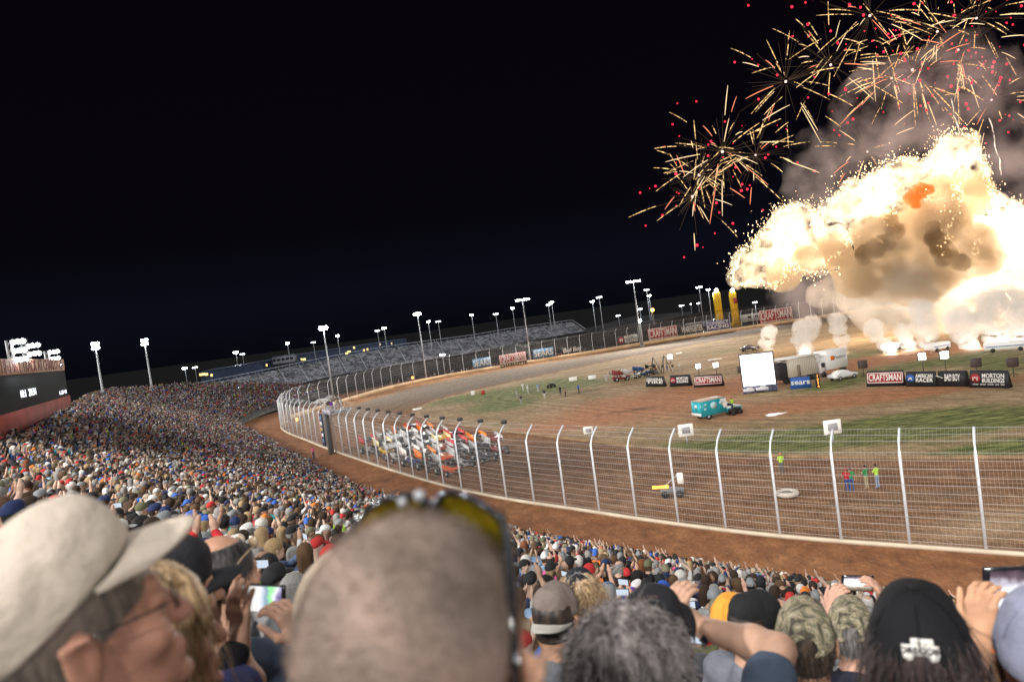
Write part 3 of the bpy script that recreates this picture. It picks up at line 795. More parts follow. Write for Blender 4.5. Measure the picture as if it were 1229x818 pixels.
# dark earth bank behind the backstretch, with the outdoor walkway crowd in front
m_bank = clay('dark_bank', [c4(.012,.010,.009), c4(.022,.018,.016), c4(.045,.036,.03)], .25)[0]
def bank(name, L, label, m, z0, kind=None, cat=None, depth=10):
    P = rs(np.array([list(at(p[0], p[1], D)) for p, D in L]), 40)
    n = 40; V = [np.c_[P[:, 0], P[:, 1]-depth, np.zeros(n)], P, P+[[0, depth*.6, .2]], np.c_[P[:, 0], P[:, 1]+depth*1.5, np.zeros(n)]]
    o = mesh_np(name, np.vstack(V), [[r*n+i, r*n+i+1, (r+1)*n+i+1, (r+1)*n+i] for r in range(3) for i in range(n-1)], m)
    tag(o, label, cat, kind=kind); return o
bank('terrain', [((250,480),262),((330,468),268),((400,455),276),((470,441),284),((560,428),290),((700,402),297),((760,389),302),((850,374),308),((960,362),315),((1240,330),320)], None, m_bank, 0, 'structure')
# second, higher dark stand shape far right of the seats
bk2 = bank('terrain', [((640,404),420),((700,396),415),((760,380),410),((830,374),410)], None, mat('far_bank', (.03,.03,.032), .9, noise=.3, nscale=.1), 0, 'structure')

# ------------------------------------------------------------------ sign boards on the far wall
m_white = mat('white_paint', (.72,.70,.66), .6, noise=.08, nscale=2)
m_red = mat('craft_red', (.33,.025,.03), .6, noise=.1, nscale=2)
m_blue = mat('sign_blue', (.025,.10,.34), .6, noise=.1, nscale=2)
m_sky = mat('sign_pale_blue', (.10,.22,.36), .6, noise=.15, nscale=1)
m_black = mat('banner_black', (.018,.018,.022), .6, noise=.1, nscale=2)
m_ylw = mat('towers_yellow', (.62,.42,.02), .55, noise=.12, nscale=.6)
m_orange = mat('orange_paint', (.75,.16,.02), .5, noise=.05)
BKS = BK.copy(); _pj = np.array([proj((p[0], p[1], 1.0)) for p in BKS])
def wall_at(px, z=1.0):
    best = None
    for i in range(len(BKS)-1):
        a, b = _pj[i], _pj[i+1]
        if a[2] > 0 and b[2] > 0 and a[0] <= px <= b[0] and BKS[i][1] > 170:
            t = (px-a[0])/(b[0]-a[0]+1e-9); return BKS[i]*(1-t)+BKS[i+1]*t
    return None
def board(px0, px1, h, bgm, words, label, z0=1.25, frame=True, tm=None, roundel=False, two=False, out=.7):
    a = wall_at(px0); b = wall_at(px1); c = (a+b)/2; d = b-a; L = float(np.linalg.norm(d)); ang = math.atan2(d[1], d[0])
    nrm = np.array([-d[1], d[0]])/L; c = c+nrm*out
    root = empty('sign_board', (c[0], c[1], 0), ang); tag(root, label, 'sign')
    MB().box((0, 0, z0+h/2), (L, .12, h)).build('panel', bgm, root)
    if frame:
        f = MB(); t = .22
        for zz in (z0+t/2+.1, z0+h-t/2-.1): f.box((0, -.08, zz), (L-.3, .05, t))
        for xx in (-L/2+.26, L/2-.26): f.box((xx, -.08, z0+h/2), (t, .05, h-.65))
        f.build('frame', m_white, root)
    ps = MB()
    for xx in (-L*.4, L*.4): ps.box((xx, .12, z0/2+.5), (.14, .1, z0+1))
    ps.build('leg', m_pole, root)
    x0 = 0
    if roundel:
        MB().cyl((-L/2+1.5, -.07, z0+h/2), (-L/2+1.5, -.12, z0+h/2), 1.15, 20).build('emblem', m_red, root); x0 = 1.3
        text(root, 'M', 1.7, (-L/2+1.5, -.14, z0+h/2), (math.pi/2, 0, 0), m_white, name='letter', bold=.02)
    ls = words.split('|'); n = len(ls); sz = h*(.95 if n == 1 else .5)
    for i, w in enumerate(ls):
        text(root, w, sz, (x0, -.10, z0+h/2+(n-1)*h*.21-i*h*.42+.02), (math.pi/2, 0, 0), tm or m_white, width=(L-(1.1 if frame else .6)-(2.6 if roundel else 0)), bold=.03, shear=.15 if 'B' == words[0] else 0)
    return root
board(569, 591, 3.0, m_sky, 'SEARS', 'weathered blue board lettered SEARS, leftmost on the far wall', frame=False)
board(601, 633, 3.0, m_red, 'CRAFTSMAN', 'red white framed CRAFTSMAN board above the wall word CHARLOTTE')
board(642, 666, 3.0, m_sky, 'SEARS', 'weathered blue board lettered SEARS, right of the tall lamp pole', frame=False)
board(676, 700, 2.2, m_black, 'Bad Boy', 'dark board with white slanted script on the far wall', frame=False)
board(743, 768, 3.2, mat('sign_dark_grey', (.05,.045,.045), .6), 'MORTON|BUILDINGS', 'dark board with red roundel and two white words on the far wall', frame=False, roundel=True)
board(780, 815, 4.0, m_red, 'CRAFTSMAN', 'red CRAFTSMAN board right of the green white lamp')
board(819, 846, 3.4, mat('sign_dark_grey', (.05,.045,.045), .6), 'WARFIGHTER', 'dark grey lettered board between a red board and a blue one', frame=False)
board(849, 877, 3.4, mat('sign_navy', (.04,.05,.18), .6), 'CONNECT|RACING', 'navy two line board below the yellow towers', frame=False)
board(914, 953, 4.6, m_red, 'CRAFTSMAN', 'red CRAFTSMAN board between yellow towers and smoke')
a = wall_at(600); b = wall_at(633); c = (a+b)/2; d = b-a
wt = text(None, 'CHARLOTTE', 1.25, (c[0]+.0, c[1]-.42, .62), (math.pi/2, 0, math.atan2(d[1], d[0])), mat('wall_letter_black', (.02,.02,.02), .8), width=float(np.linalg.norm(d))*.98, name='wall_lettering', bold=.05)
tag(wt, 'black word CHARLOTTE painted on the cream far wall', 'lettering')

# ------------------------------------------------------------------ yellow towers, trailers and odds behind the wall
def box_at(px, py, D, w, d, h, name, m, parent=None, z=None):
    p = at(px, py, D); return p
for k, (px0, py0, px1, D, lb) in enumerate([(864,385,0,288,'left one of two tall yellow ribbed towers behind the far wall'),(883,383,0,288,'right one of two tall yellow ribbed towers, with dark red badge')]):
    p = at(px0, py0, D); q = at(px0-4, 350, D); H = q.z
    root = empty('yellow_tower', (p.x, p.y, 0)); tag(root, lb, 'tower')
    mb = MB()
    for j in range(3): mb.tube([(-.95+j*.95, 0, 0), (-.95+j*.95, 0, H*.96), (-.95+j*.95, 0, H)], [.62, .6, .35], 10)
    mb.build('body', m_ylw, root, True)
    for j in (0, 1): MB().box((0, -.5, 1.2+H*.4*j), (2.9, .3, .25)).build('collar', mat('dark_yellow', (.3,.2,.02), .6), root)
    MB().sphere((0, -.2, H+.6), .7, 10, 7).build('lamp', m_lamp, root)
    if k: MB().rbox((.5, -.75, H*.74), (1.5, .12, 2.3), .05).build('badge', mat('badge_red', (.25,.03,.04), .6), root)
    mb = MB(); mb.box((-1.8, 0, .9), (.5, .8, 1.8)); mb.box((1.9, 0, .7), (.5, .8, 1.4)); mb.build('ballast', m_ylw, root)
def simple_trailer(px, py, D, w, h, d, yaw, label, m, base=0., stripes=None):
    p = at(px, py, D); root = empty('trailer', (p.x, p.y, base), yaw); tag(root, label, 'trailer')
    MB().rbox((0, 0, .7+h/2), (w, d, h), .1).build('body', m, root)
    for x in (-w*.32, -w*.2, w*.25): MB().cyl((x, -d/2-.02, .42), (x, -d/2+.25, .42), .42).build('wheel', m_drk, root)
    n = MB()
    for x in (-w*.25, 0, w*.25): n.box((x, -d/2-.02, .7+h*.6), (w*.12, .05, h*.3))
    n.build('window', m_dimwin, root); return root
simple_trailer(906, 377, 300, 12, 3.0, 3, .05, 'pale trailer office behind the far wall under a thin pole', mat('trailer_cream', (.55,.55,.48), .6))
simple_trailer(838, 386, 300, 11, 2.6, 3, .2, 'grey hauler roof seen over the dark grey board', mat('trailer_grey', (.25,.25,.27), .5))
simple_trailer(1195, 352, 300, 12, 2.6, 3, .0, 'pale trailer dim behind the smoke on the right', mat('trailer_cream', (.55,.55,.48), .6))
# white lit pieces along the far side of the infield
for (x0, x1, y, lb) in [(1064,1076,421,'short white lit pit trailer at the foot of the smoke'),(1115,1136,421,'middle white lit pit trailer at the foot of the smoke'),(1181,1236,421,'longest white lit pit trailer at the right edge of the smoke')]:
    a = gnd(x0, y+2); b = gnd(x1, y-2); L = math.hypot(b[0]-a[0], b[1]-a[1]); root = empty('pit_trailer', ((a[0]+b[0])/2, (a[1]+b[1])/2, 0), math.atan2(b[1]-a[1], b[0]-a[0])); tag(root, lb, 'trailer')
    MB().rbox((0,0,.95), (L, 2.0, 1.1), .1).build('body', mat('gloss_white', (.82,.82,.80), .4, noise=.03), root)
    for x in (-L*.3, L*.3): MB().cyl((x, -1.02, .35), (x, -.8, .35), .35).build('wheel', m_drk, root)
    MB().box((0, -1.03, .95), (L*.9, .04, .12)).build('stripe', m_blue, root)

# ------------------------------------------------------------------ infield banners
def yaw_from(p0, p1): return math.atan2(p1[1]-p0[1], p1[0]-p0[0])
def banner(pa, pb, h, bgm, words, label, frame=False, slope=.35, roundel=None, tm=None, wing=False, sub=None, tw=.9):
    a = gnd(*pa); b = gnd(*pb); L = math.hypot(b[0]-a[0], b[1]-a[1]); root = empty('banner_stand', ((a[0]+b[0])/2, (a[1]+b[1])/2, .01), yaw_from(a, b)); tag(root, label, 'banner')
    V = [[-L/2,-.0,0],[L/2,0,0],[L/2,slope*2*h*.6,0],[-L/2,slope*2*h*.6,0],[-L/2+.1,slope*h*.55,h],[L/2-.1,slope*h*.55,h],[L/2-.1,slope*h*.65,h],[-L/2+.1,slope*h*.65,h]]
    MB().add(V, [[0,3,2,1],[4,5,6,7],[0,1,5,4],[1,2,6,5],[2,3,7,6],[3,0,4,7]]).build('panel', m_black, root)
    tilt = math.pi/2-math.atan(slope*.55)
    def pos(x, z, o=.05): return (x, slope*.55*z-o, z)
    R = Matrix.Rotation(tilt-math.pi/2, 3, 'X')
    if frame:
        MB().box(pos(0, h*.55, .03), (L*.95, .03, h*.72), R).build('face', bgm, root)
        f = MB(); t = h*.05
        f.box(pos(0, h*.86, .06), (L*.93, .03, t), R); f.box(pos(0, h*.25, .06), (L*.93, .03, t), R)
        for s in (-1, 1): f.box(pos(s*L*.455, h*.555, .06), (t, .03, h*.56), R)
        f.build('frame', m_white, root)
    x0 = 0; ww = L*tw
    if roundel:
        MB().cyl(pos(-L*.33, h*.55, .04), pos(-L*.33, h*.55, .09), h*.27, 20).build('emblem', roundel[0], root)
        text(root, roundel[1], h*.42, pos(-L*.33, h*.55, .11), (tilt, 0, 0), m_white, name='letter'); x0 = L*.12; ww = L*.55
    ls = words.split('|'); n = len(ls)
    for i, w in enumerate(ls): text(root, w, h*(.62 if n == 1 else .34), pos(x0, h*.56+(n-1)*h*.13-i*h*.27, .08), (tilt, 0, 0), tm or m_white, width=ww, bold=.012)
    if wing:
        m = MB()
        for s in (-1, 1):
            for j in range(3): m.box(pos(-L*.27+s*(.25+j*.28), h*.58+j*.1, .07), (.3, .03, .09), R @ Matrix.Rotation(-s*.35, 3, 'Y'))
        m.build('emblem', m_white, root)
    if sub: text(root, sub, h*.12, pos(0, h*.2, .07), (tilt, 0, 0), m_white, width=L*.8, name='small_lettering')
    return root
banner((775,464),(797,464), 1.9, m_black, 'HONDA|POWER' if False else 'GENERAL|TIRE', 'leftmost of the three slanted black banners, white words and yellow fleck', tm=m_white)
banner((804,464),(829,463), 2.0, m_black, 'MORTON|BUILDINGS', 'middle one of the three slanted banners, with red roundel', roundel=(m_red, 'M'))
banner((833,465),(868,463), 2.0, m_red, 'CRAFTSMAN', 'red CRAFTSMAN banner right of the two black slanted banners', frame=True, tw=.84)
banner((1040,464),(1086,463), 2.1, m_red, 'CRAFTSMAN', 'large red CRAFTSMAN banner at the left end of the banner row', frame=True, tw=.84)
banner((1087,464),(1124,464), 2.0, m_black, 'AMERICAN|RACER', 'black banner with blue and red round emblem', roundel=(m_blue, 'A'))
banner((1125,464),(1162,464), 2.0, m_black, 'BAD BOY', 'black banner with a white winged emblem', wing=True, tw=.5)
banner((1163,465),(1211,466), 2.1, m_black, 'MORTON|BUILDINGS', 'widest black banner with red roundel, at the right end', roundel=(m_red, 'M'), sub='WOO  WSOF  OOW  LMS  SDS')
m_strp = mat('pastel_edge', (.5,.55,.7), .5)
# SEARS box and orange column
banner((949,467),(974,465), 1.7, m_blue, 'sears', 'blue sears banner in front of the trailer', frame=False, slope=.05)
for ch in [o for o in bpy.data.objects if o.type == 'MESH' and o.name.startswith('panel') and o.parent and o.parent.get('label', '').startswith('blue sears')]: ch.data.materials[0] = m_blue
p = gnd(982, 465); root = empty('led_column', (p[0], p[1], .01)); tag(root, 'narrow column of glowing orange digits beside the blue banner', 'display')
MB().box((0,0,.95), (.5,.3,1.9)).build('housing', m_black, root)
text(root, '1\n2\n3\n4', .5, (0, -.17, .95), (math.pi/2, 0, 0), emat('led_orange', (1,.28,.04), 6), name='digits')
# ------------------------------------------------------------------ big screen
a = gnd(893, 472); b = gnd(933, 470); L = 4.5
sroot = empty('video_screen', ((a[0]+b[0])/2, (a[1]+b[1])/2, .01), yaw_from(a, b)*.5); tag(sroot, 'large glowing white video screen on a printed base', 'screen')
D0 = (a[1]+b[1])/2; wS = 37*D0/860; hS = 38*D0/860; zb = 9*D0/860
MB().rbox((0, .35, zb+hS/2), (wS+.35, .5, hS+.35), .05).build('housing', m_drk, sroot)
def screen_mat(name, s, cells=(1,1,1)):
    m, nt, b_ = nt_new(name); nt.nodes.remove(b_); e = nt.nodes.new('ShaderNodeEmission')
    tc = nt.nodes.new('ShaderNodeTexCoord'); n = nt.nodes.new('ShaderNodeTexNoise'); n.inputs['Scale'].default_value = .8
    nt.links.new(tc.outputs['Object'], n.inputs['Vector']); r = nt.nodes.new('ShaderNodeValToRGB'); nt.links.new(n.outputs['Fac'], r.inputs[0])
    r.color_ramp.elements[0].position = .3; r.color_ramp.elements[0].color = c4(.65,.7,1); r.color_ramp.elements[1].position = .5; r.color_ramp.elements[1].color = c4(1,1,1)
    nt.links.new(r.outputs[0], e.inputs[0]); e.inputs[1].default_value = s
    nt.links.new(e.outputs[0], nt.nodes['Material Output'].inputs['Surface']); return m
MB().box((0, .06, zb+hS/2), (wS, .06, hS)).build('screen', screen_mat('video_wall', 3.2), sroot)
bs = MB().box((0, .3, zb*.5), (wS+.3, .5, zb*.95)).build('base', mat('print_blue_grey', (.10,.11,.17), .5, noise=.5, nscale=1.5), sroot)
pr = MB()
for x, w, z in ((-1.6, 1.6, .55), (.3, 1.8, .6)): pr.rbox((x, .03, z*zb*.85), (w, .03, .45), .1); pr.rbox((x+.15, .03, z*zb*.85+.3), (w*.5, .03, .25), .08)
pr.build('printed_truck', mat('print_white', (.6,.6,.66), .5), sroot)
# towers flanking
for i, (x, y) in enumerate(((-wS/2-.6, .5),)):
    pass
# stage trailer + box truck right of the screen
a = gnd(936, 463); b = gnd(983, 455)
tr = empty('stage_trailer', ((a[0]+b[0])/2, (a[1]+b[1])/2+2, 0), yaw_from(a, b)); tag(tr, 'long pale stage trailer with open dark side next to the screen', 'trailer')
Lt = math.hypot(b[0]-a[0], b[1]-a[1])
m_cream = mat('hauler_cream', (.62,.56,.46), .5, noise=.06, nscale=.6)
body = MB(); body.rbox((Lt*.12, 0, 2.3), (Lt*.76, 2.6, 2.8), .08); body.build('body', m_cream, tr)
rb = MB()
for i in range(16): rb.box((-Lt*.22+i*Lt*.045, -1.32, 2.3), (.06, .04, 2.5))
rb.build('side_rib', mat('hauler_shadow', (.4,.35,.29), .6), tr)
MB().rbox((-Lt*.38, -.2, 2.0), (Lt*.22, 2.4, 2.6), .06).build('open_bay', mat('bay_dark', (.04,.035,.04), .7), tr)
MB().box((Lt*.02, 0, 3.85), (Lt*1.1, 3.0, .14)).build('roof', m_white, tr)
dr = MB(); dr.box((Lt*.02, -1.36, 1.7), (Lt*.08, .05, 2.0)); dr.build('door', mat('door_tan', (.25,.19,.14), .7), tr)
for x in (-.32, -.22, .3, .4): MB().cyl((Lt*x, -1.3, .45), (Lt*x, -1.0, .45), .45).build('wheel', m_drk, tr)
MB().box((0, -.9, .8), (Lt, .12, .14)).build('chassis', mat('chassis_grey', (.12,.12,.12), .6), tr)
a = gnd(985, 455); b = gnd(1022, 447)
bt = empty('box_truck', ((a[0]+b[0])/2, (a[1]+b[1])/2+2.5, 0), yaw_from(a, b)); tag(bt, 'white box truck with small orange logo at the end of the stage trailer', 'truck')
Lt = math.hypot(b[0]-a[0], b[1]-a[1])*.95
m_gw = mat('gloss_white', (.82,.82,.80), .4, noise=.03)
MB().rbox((Lt*.12, 0, 2.5), (Lt*.72, 2.6, 3.0), .08).build('cargo_box', m_gw, bt)
MB().rbox((-Lt*.36, 0, 1.5), (Lt*.2, 2.3, 1.9), .2).build('cab', mat('cab_red_white', (.65,.6,.6), .35), bt)
MB().box((-Lt*.36, -1.17, 1.95), (Lt*.12, .05, .7)).build('window', m_dimwin, bt)
MB().rbox((-Lt*.05, -1.33, 2.8), (.8, .05, .7), .1).build('logo', m_orange, bt)
text(bt, 'Feature', .8, (Lt*.2, -1.34, 2.8), (math.pi/2, 0, 0), mat('logo_grey', (.2,.2,.22), .6), shear=.2)
for x in (-.36, .25, .35): MB().cyl((Lt*x, -1.25, .45), (Lt*x, -.95, .45), .45).build('wheel', m_drk, bt)
# white car
def car(loc, yaw, label, colr, name='parked_car', cat='car', scale=1.):
    root = empty(name, (loc[0], loc[1], .01), yaw); tag(root, label, cat); root.scale = (scale,)*3
    pr_ = [(-2.2,.45),(-2.25,.75),(-2.1,.95),(-1.5,1.02),(-1.0,1.42),(.35,1.45),(.95,1.02),(1.9,.9),(2.25,.7),(2.25,.4)]
    n = len(pr_); V = []
    for y, s in ((-.88, .94), (-.8, 1), (.8, 1), (.88, .94)):
        for x, z in pr_: V.append([x*(.97 if abs(y) > .85 else 1), y*(1 if z < 1.1 else .82), .42+(z-.42)*(s if z > .5 else 1)])
    Q = [[r*n+i, r*n+(i+1) % n, (r+1)*n+(i+1) % n, (r+1)*n+i] for r in range(3) for i in range(n)]
    T = []
    for i in range(1, n-1): T.append([0, i+1, i]); T.append([3*n, 3*n+i, 3*n+i+1])
    MB().add(V, Q, T).build('body', mat('car_'+label.split()[0], colr, .25, noise=.02, coat=.5), root)
    g = MB(); g.add([[-1.35,-.735,1.06],[.75,-.735,1.06],[.3,-.68,1.38],[-.95,-.68,1.38]], [[0,1,2,3]]); g.add([[-1.35,.735,1.06],[.75,.735,1.06],[.3,.68,1.38],[-.95,.68,1.38]], [[3,2,1,0]])
    g.build('window', mat('car_glass', (.02,.025,.03), .1, noise=0), root)
    for x in (-1.35, 1.4):
        for y in (-.82, .82):
            w = MB().cyl((x, y-.1, .33), (x, y+.1, .33), .33, 16).build('wheel', mat('tyre', (.02,.02,.02), .8, noise=.1), root)
            MB().cyl((x, y*1.14, .33), (x, y*1.0, .33), .19, 12).build('rim', m_pole, w)
    return root
q = gnd(1012, 455); car(q, .35, 'white saloon car parked before the box truck', (.8,.8,.8))
q = gnd(900, 421); car(q, .2, 'dark car far on the infield behind the screen', (.03,.03,.04))
q = gnd(383, 482, .5); car((at(386,482,192).x, 192), 1.0, 'white pickup seen through the bend of the far fence', (.7,.7,.7), scale=1.0)
q = at(397, 476, 199); car((q.x, q.y), 1.0, 'silver pickup behind the far fence, just right of a white one', (.5,.5,.5))

# ------------------------------------------------------------------ teal rescue truck and push quad
a = gnd(839, 504); b = gnd(884, 494)
ya = yaw_from(a, b); s_ = 1.05
am = empty('rescue_truck', ((a[0]+b[0])/2, (a[1]+b[1])/2, .01), ya); tag(am, 'teal and white box bodied rescue truck on the infield clay', 'truck')
Lb = math.hypot(b[0]-a[0], b[1]-a[1]); k = Lb/6.9; am.scale = (k*1.10, k, k*.88)
m_teal = mat('teal_paint', (.015,.30,.36), .35, noise=.1, nscale=1.2, coat=.3)
MB().rbox((-1.3, 0, 1.85), (4.2, 2.3, 2.5), .1).build('box_body', m_teal, am)
MB().add([[-.2,-1.17,3.0],[.8,-1.17,3.0],[.8,-1.17,1.5],[.3,-1.17,1.4]], [[0,3,2,1]]).build('side_panel', m_white, am)
rf = MB().box((-1.3, 0, 3.14), (4.1, 2.2, .08)).build('roof', mat('roof_tan', (.45,.33,.24), .6), am)
cb = MB(); n = 0
pr_ = [(.8,.5),(.8,2.15),(1.2,2.2),(2.0,1.5),(3.3,1.3),(3.45,.9),(3.45,.5)]
V = [[x, y, z] for y in (-1.0, 1.0) for x, z in pr_]; n = 7
cb.add(V, [[i, (i+1) % n, n+(i+1) % n, n+i] for i in range(n)], [[0, i+1, i] for i in range(1, n-1)]+[[n, n+i, n+i+1] for i in range(1, n-1)])
cb.build('cab', m_white, am)
MB().box((2.0, -1.02, .85), (2.6, .05, .6)).build('lower_stripe', m_teal, am)
g = MB(); g.add([[1.0,-1.02,1.5],[1.85,-1.02,1.5],[1.3,-1.02,2.05],[1.0,-1.02,2.05]], [[0,1,2,3]]); g.add([[1.28,-.9,2.14],[1.28,.9,2.14],[1.98,.9,1.55],[1.98,-.9,1.55]], [[0,3,2,1]]); g.build('window', m_dimwin, am)
for x, z, r in ((-1.3, 2.2, .55), (-2.7, 1.8, .2), (-.1, 2.4, .3), (-2.6, 2.5, .18)):
    MB().cyl((x, -1.16, z), (x, -1.2, z), r, 20).build('emblem', mat('emblem_pale', (.45,.62,.66), .5, noise=.2, nscale=3), am)
d = MB(); d.box((-3.42, -.5, 1.9), (.05, .9, 1.9)); d.box((-3.42, .5, 1.9), (.05, .9, 1.9)); d.build('rear_door', mat('teal_light', (.03,.42,.52), .4, noise=.1), am)
MB().box((-3.44, 0, .95), (.06, 2.2, .5)).build('rear_step', m_white, am)
MB().cyl((-3.45, -.05, 2.3), (-3.49, -.05, 2.3), .3, 14).build('emblem', m_white, am)
for x in (-2.2, 2.5):
    for y in (-1.0, 1.0):
        w = MB().cyl((x, y-.14, .45), (x, y+.14, .45), .46, 18).build('wheel', mat('tyre', (.02,)*3), am); MB().cyl((x, y*1.155, .45), (x, y, .45), .24, 12).build('rim', m_pole, w)
lb_ = MB().box((.9, 0, 2.3), (.25, 1.5, .14)).build('light_bar', mat('amber_plastic', (.5,.2,.02), .3), am)
# open field plate on the ground near it
def quad(px, py, yaw, label):
    p = gnd(px, py); r = empty('quad_bike', (p[0], p[1], .01), yaw); tag(r, label, 'quad bike')
    m = MB(); m.rbox((0,0,.6), (1.5,.5,.3), .1); m.rbox((.55,0,.75), (.5,.7,.12), .04); m.rbox((-.55,0,.75), (.6,.75,.12), .04); m.rbox((-.1,0,.85), (.7,.35,.16), .06); m.build('body', m_drk, r)
    MB().tube([(.3,-.4,1.1),(.45,-.1,1.05),(.45,.1,1.05),(.3,.4,1.1)], .025, 5).build('handlebar', m_pole, r)
    for x in (-.6, .6):
        for y in (-.45, .45): MB().cyl((x, y-.12, .3), (x, y+.12, .3), .3, 12).build('wheel', mat('tyre', (.02,)*3), r)
    return r
quad(882, 497, .5, 'dark quad bike nosed up to the front of the teal truck')
quad(662, 465, .8, 'small white and black quad bike among standing crew')
# puddle
def flatpatch(name, px, py, rx, ry, z, m, label=None, cat=None, kind=None):
    c = np.array(gnd(px, py)); a = np.array(gnd(px+rx, py-rx*.137))-c; b = np.array(gnd(px, py-ry))-c
    V = []; n = 28
    for i in range(n):
        t = 2*math.pi*i/n; r = 1+.18*math.sin(3*t+1)+.12*math.sin(7*t); q = c+a*math.cos(t)*r+b*math.sin(t)*r; V.append([q[0], q[1], z])
    V.append([c[0], c[1], z]); o = mesh_np(name, V, None, m, tris=[[i, (i+1) % n, n] for i in range(n)]); tag(o, label, cat, kind=kind); return o
flatpatch('puddle', 930, 497, 12, 1.6, .016, mat('white_chalk', (.85,.85,.85), .3, noise=.05), None, None, 'structure')  # white colour stands in for light reflected off the water
flatpatch('wet_path', 1180, 628, 42, 9, .010, mat('pale_dust', (.42,.36,.26), .9, noise=.2, nscale=.4), None, None, 'structure') if False else None

# ------------------------------------------------------------------ sprint cars
m_tyre = mat('tyre', (.02,.02,.02), .8, noise=.1)
def cagemat(): return mat('car_tube', (.10,.10,.10), .4, .6, noise=0)
m_oc = objcol_mat('car_livery', .35, noise=.25, nscale=2.2)
def sprint_proto():
    r = empty('sprint_car'); 
    def P(mb, name, m, par, col=None): o = mb.build(name, m, par); return o
    # body: hood + tank
    V = []; st = [(-1.5,.28,.45,.95),(-1.1,.34,.4,1.0),(-.5,.34,.35,.95),(.2,.36,.35,.85),(.9,.28,.38,.78),(1.7,.14,.42,.6)]
    for x, w, z0, z1 in st: V += [[x,-w,z0],[x,w,z0],[x,w,z1*.85],[x,w*.5,z1],[x,-w*.5,z1],[x,-w,z1*.85]]
    n = 6; Q = [[i*n+k, i*n+(k+1) % n, (i+1)*n+(k+1) % n, (i+1)*n+k] for i in range(5) for k in range(n)]
    T = [[0, k+1, k] for k in range(1, 5)]+[[30, 30+k, 31+k] for k in range(1, 5)]
    P(MB().add(V, Q, T), 'body', m_oc, r)
    P(MB().sphere((-1.45, 0, .8), .42, 10, 7, (1, .8, .9)), 'tail_tank', m_oc, r)
    c = MB()
    for y in (-.38, .38): c.tube([(-.9,y,.6),(-.85,y*.9,1.45),(-.25,y*.9,1.5),(.25,y,.9)], .03, 5)
    c.tube([(-.85,-.34,1.45),(-.85,.34,1.45)], .03, 5); c.tube([(-.25,-.34,1.5),(-.25,.34,1.5)], .03, 5)
    P(c, 'roll_cage', cagemat(), r)
    P(MB().sphere((-.55, 0, 1.15), .16, 8, 6), 'helmet', m_oc, r)
    # top wing
    w = MB(); R = Matrix.Rotation(.20, 3, 'Y')
    w.box((-.55, 0, 1.98), (1.75, 1.75, .07), R); P(w, 'top_wing', m_oc, r)
    for y in (-.9, .9):
        b = MB(); b.add([[-1.6,y-.02,1.55],[.45,y-.02,1.45],[.45,y-.02,2.15],[-1.6,y-.02,2.6],[-1.6,y+.02,1.55],[.45,y+.02,1.45],[.45,y+.02,2.15],[-1.6,y+.02,2.6]], [[0,1,2,3],[7,6,5,4],[0,4,5,1],[1,5,6,2],[2,6,7,3],[3,7,4,0]])
        P(b, 'sideboard', m_oc, r)
    f = MB(); f.box((1.75, 0, .85), (.7, 1.0, .05), Matrix.Rotation(.15, 3, 'Y')); f.box((1.75,-.5,.88), (.8,.03,.35)); f.box((1.75,.5,.88), (.8,.03,.35)); P(f, 'nose_wing', m_oc, r)
    P(MB().tube([(1.35,-.75,.33),(1.35,.75,.33)], .05, 6), 'front_axle', m_pole, r)
    for x, y, rr, ww in ((-1.05,-.78,.46,.4),(-1.05,.78,.42,.38),(1.35,-.78,.33,.24),(1.35,.78,.33,.24)):
        q = MB().cyl((x, y-ww/2, rr), (x, y+ww/2, rr), rr, 16).build('wheel', m_tyre, r)
        MB().cyl((x, y-ww/2-.02, rr), (x, y+ww/2+.02, rr), rr*.5, 12).build('rim', mat('wheel_alloy', (.5,.5,.5), .3, .7, noise=0), q)
    return r
SP = sprint_proto()
CAR_COLS = [('orange',(.55,.085,.012)),('white and red',(.35,.33,.32)),('black and blue',(.03,.04,.10)),('white',(.45,.45,.44)),('black',(.02,.02,.025)),('black and orange',(.03,.03,.03)),('charcoal',(.05,.05,.06)),('silver',(.22,.22,.24)),('yellow',(.6,.36,.02)),('dark red',(.22,.02,.02)),('navy and white',(.03,.04,.13)),('graphite',(.09,.09,.10))]
ACC = {'orange':(.35,.35,.35),'white and red':(.5,.04,.05),'black and blue':(.25,.26,.35),'white':(.45,.45,.47),'black':(.55,.55,.55),'black and orange':(.85,.2,.02),'charcoal':(.30,.30,.30),'silver':(.5,.08,.08),'yellow':(.75,.6,.3),'dark red':(.4,.38,.38),'navy and white':(.75,.72,.7),'graphite':(.7,.7,.65)}
A0 = np.array(gnd(612, 560)); A1 = np.array(gnd(468, 528))
rows = 6; ordn = ['first', 'second', 'third', 'fourth', 'fifth', 'last']; files = ['nearest the fence', 'second file from the fence', 'third file from the fence', 'nearest the infield']
IW = resample(np.array([w_ for w_ in WALL if -40 < w_[0] < 25 and 45 < w_[1] < 145]), 1.0)
def lane_pt(s, off):
    i = int(np.clip(s, 1, len(IW)-2)); t = IW[i+1]-IW[i-1]; t /= np.linalg.norm(t); nn = np.array([t[1], -t[0]])
    if nn @ (np.array([80, 150])-IW[i]) < 0: nn = -nn
    return IW[i]+nn*off, t
i_lead = int(np.argmin(np.linalg.norm(IW-np.array([-9.5, 74]), axis=1)))
sgn = -1 if IW[0][1] > IW[-1][1] else 1
rr_ = random.Random(3)
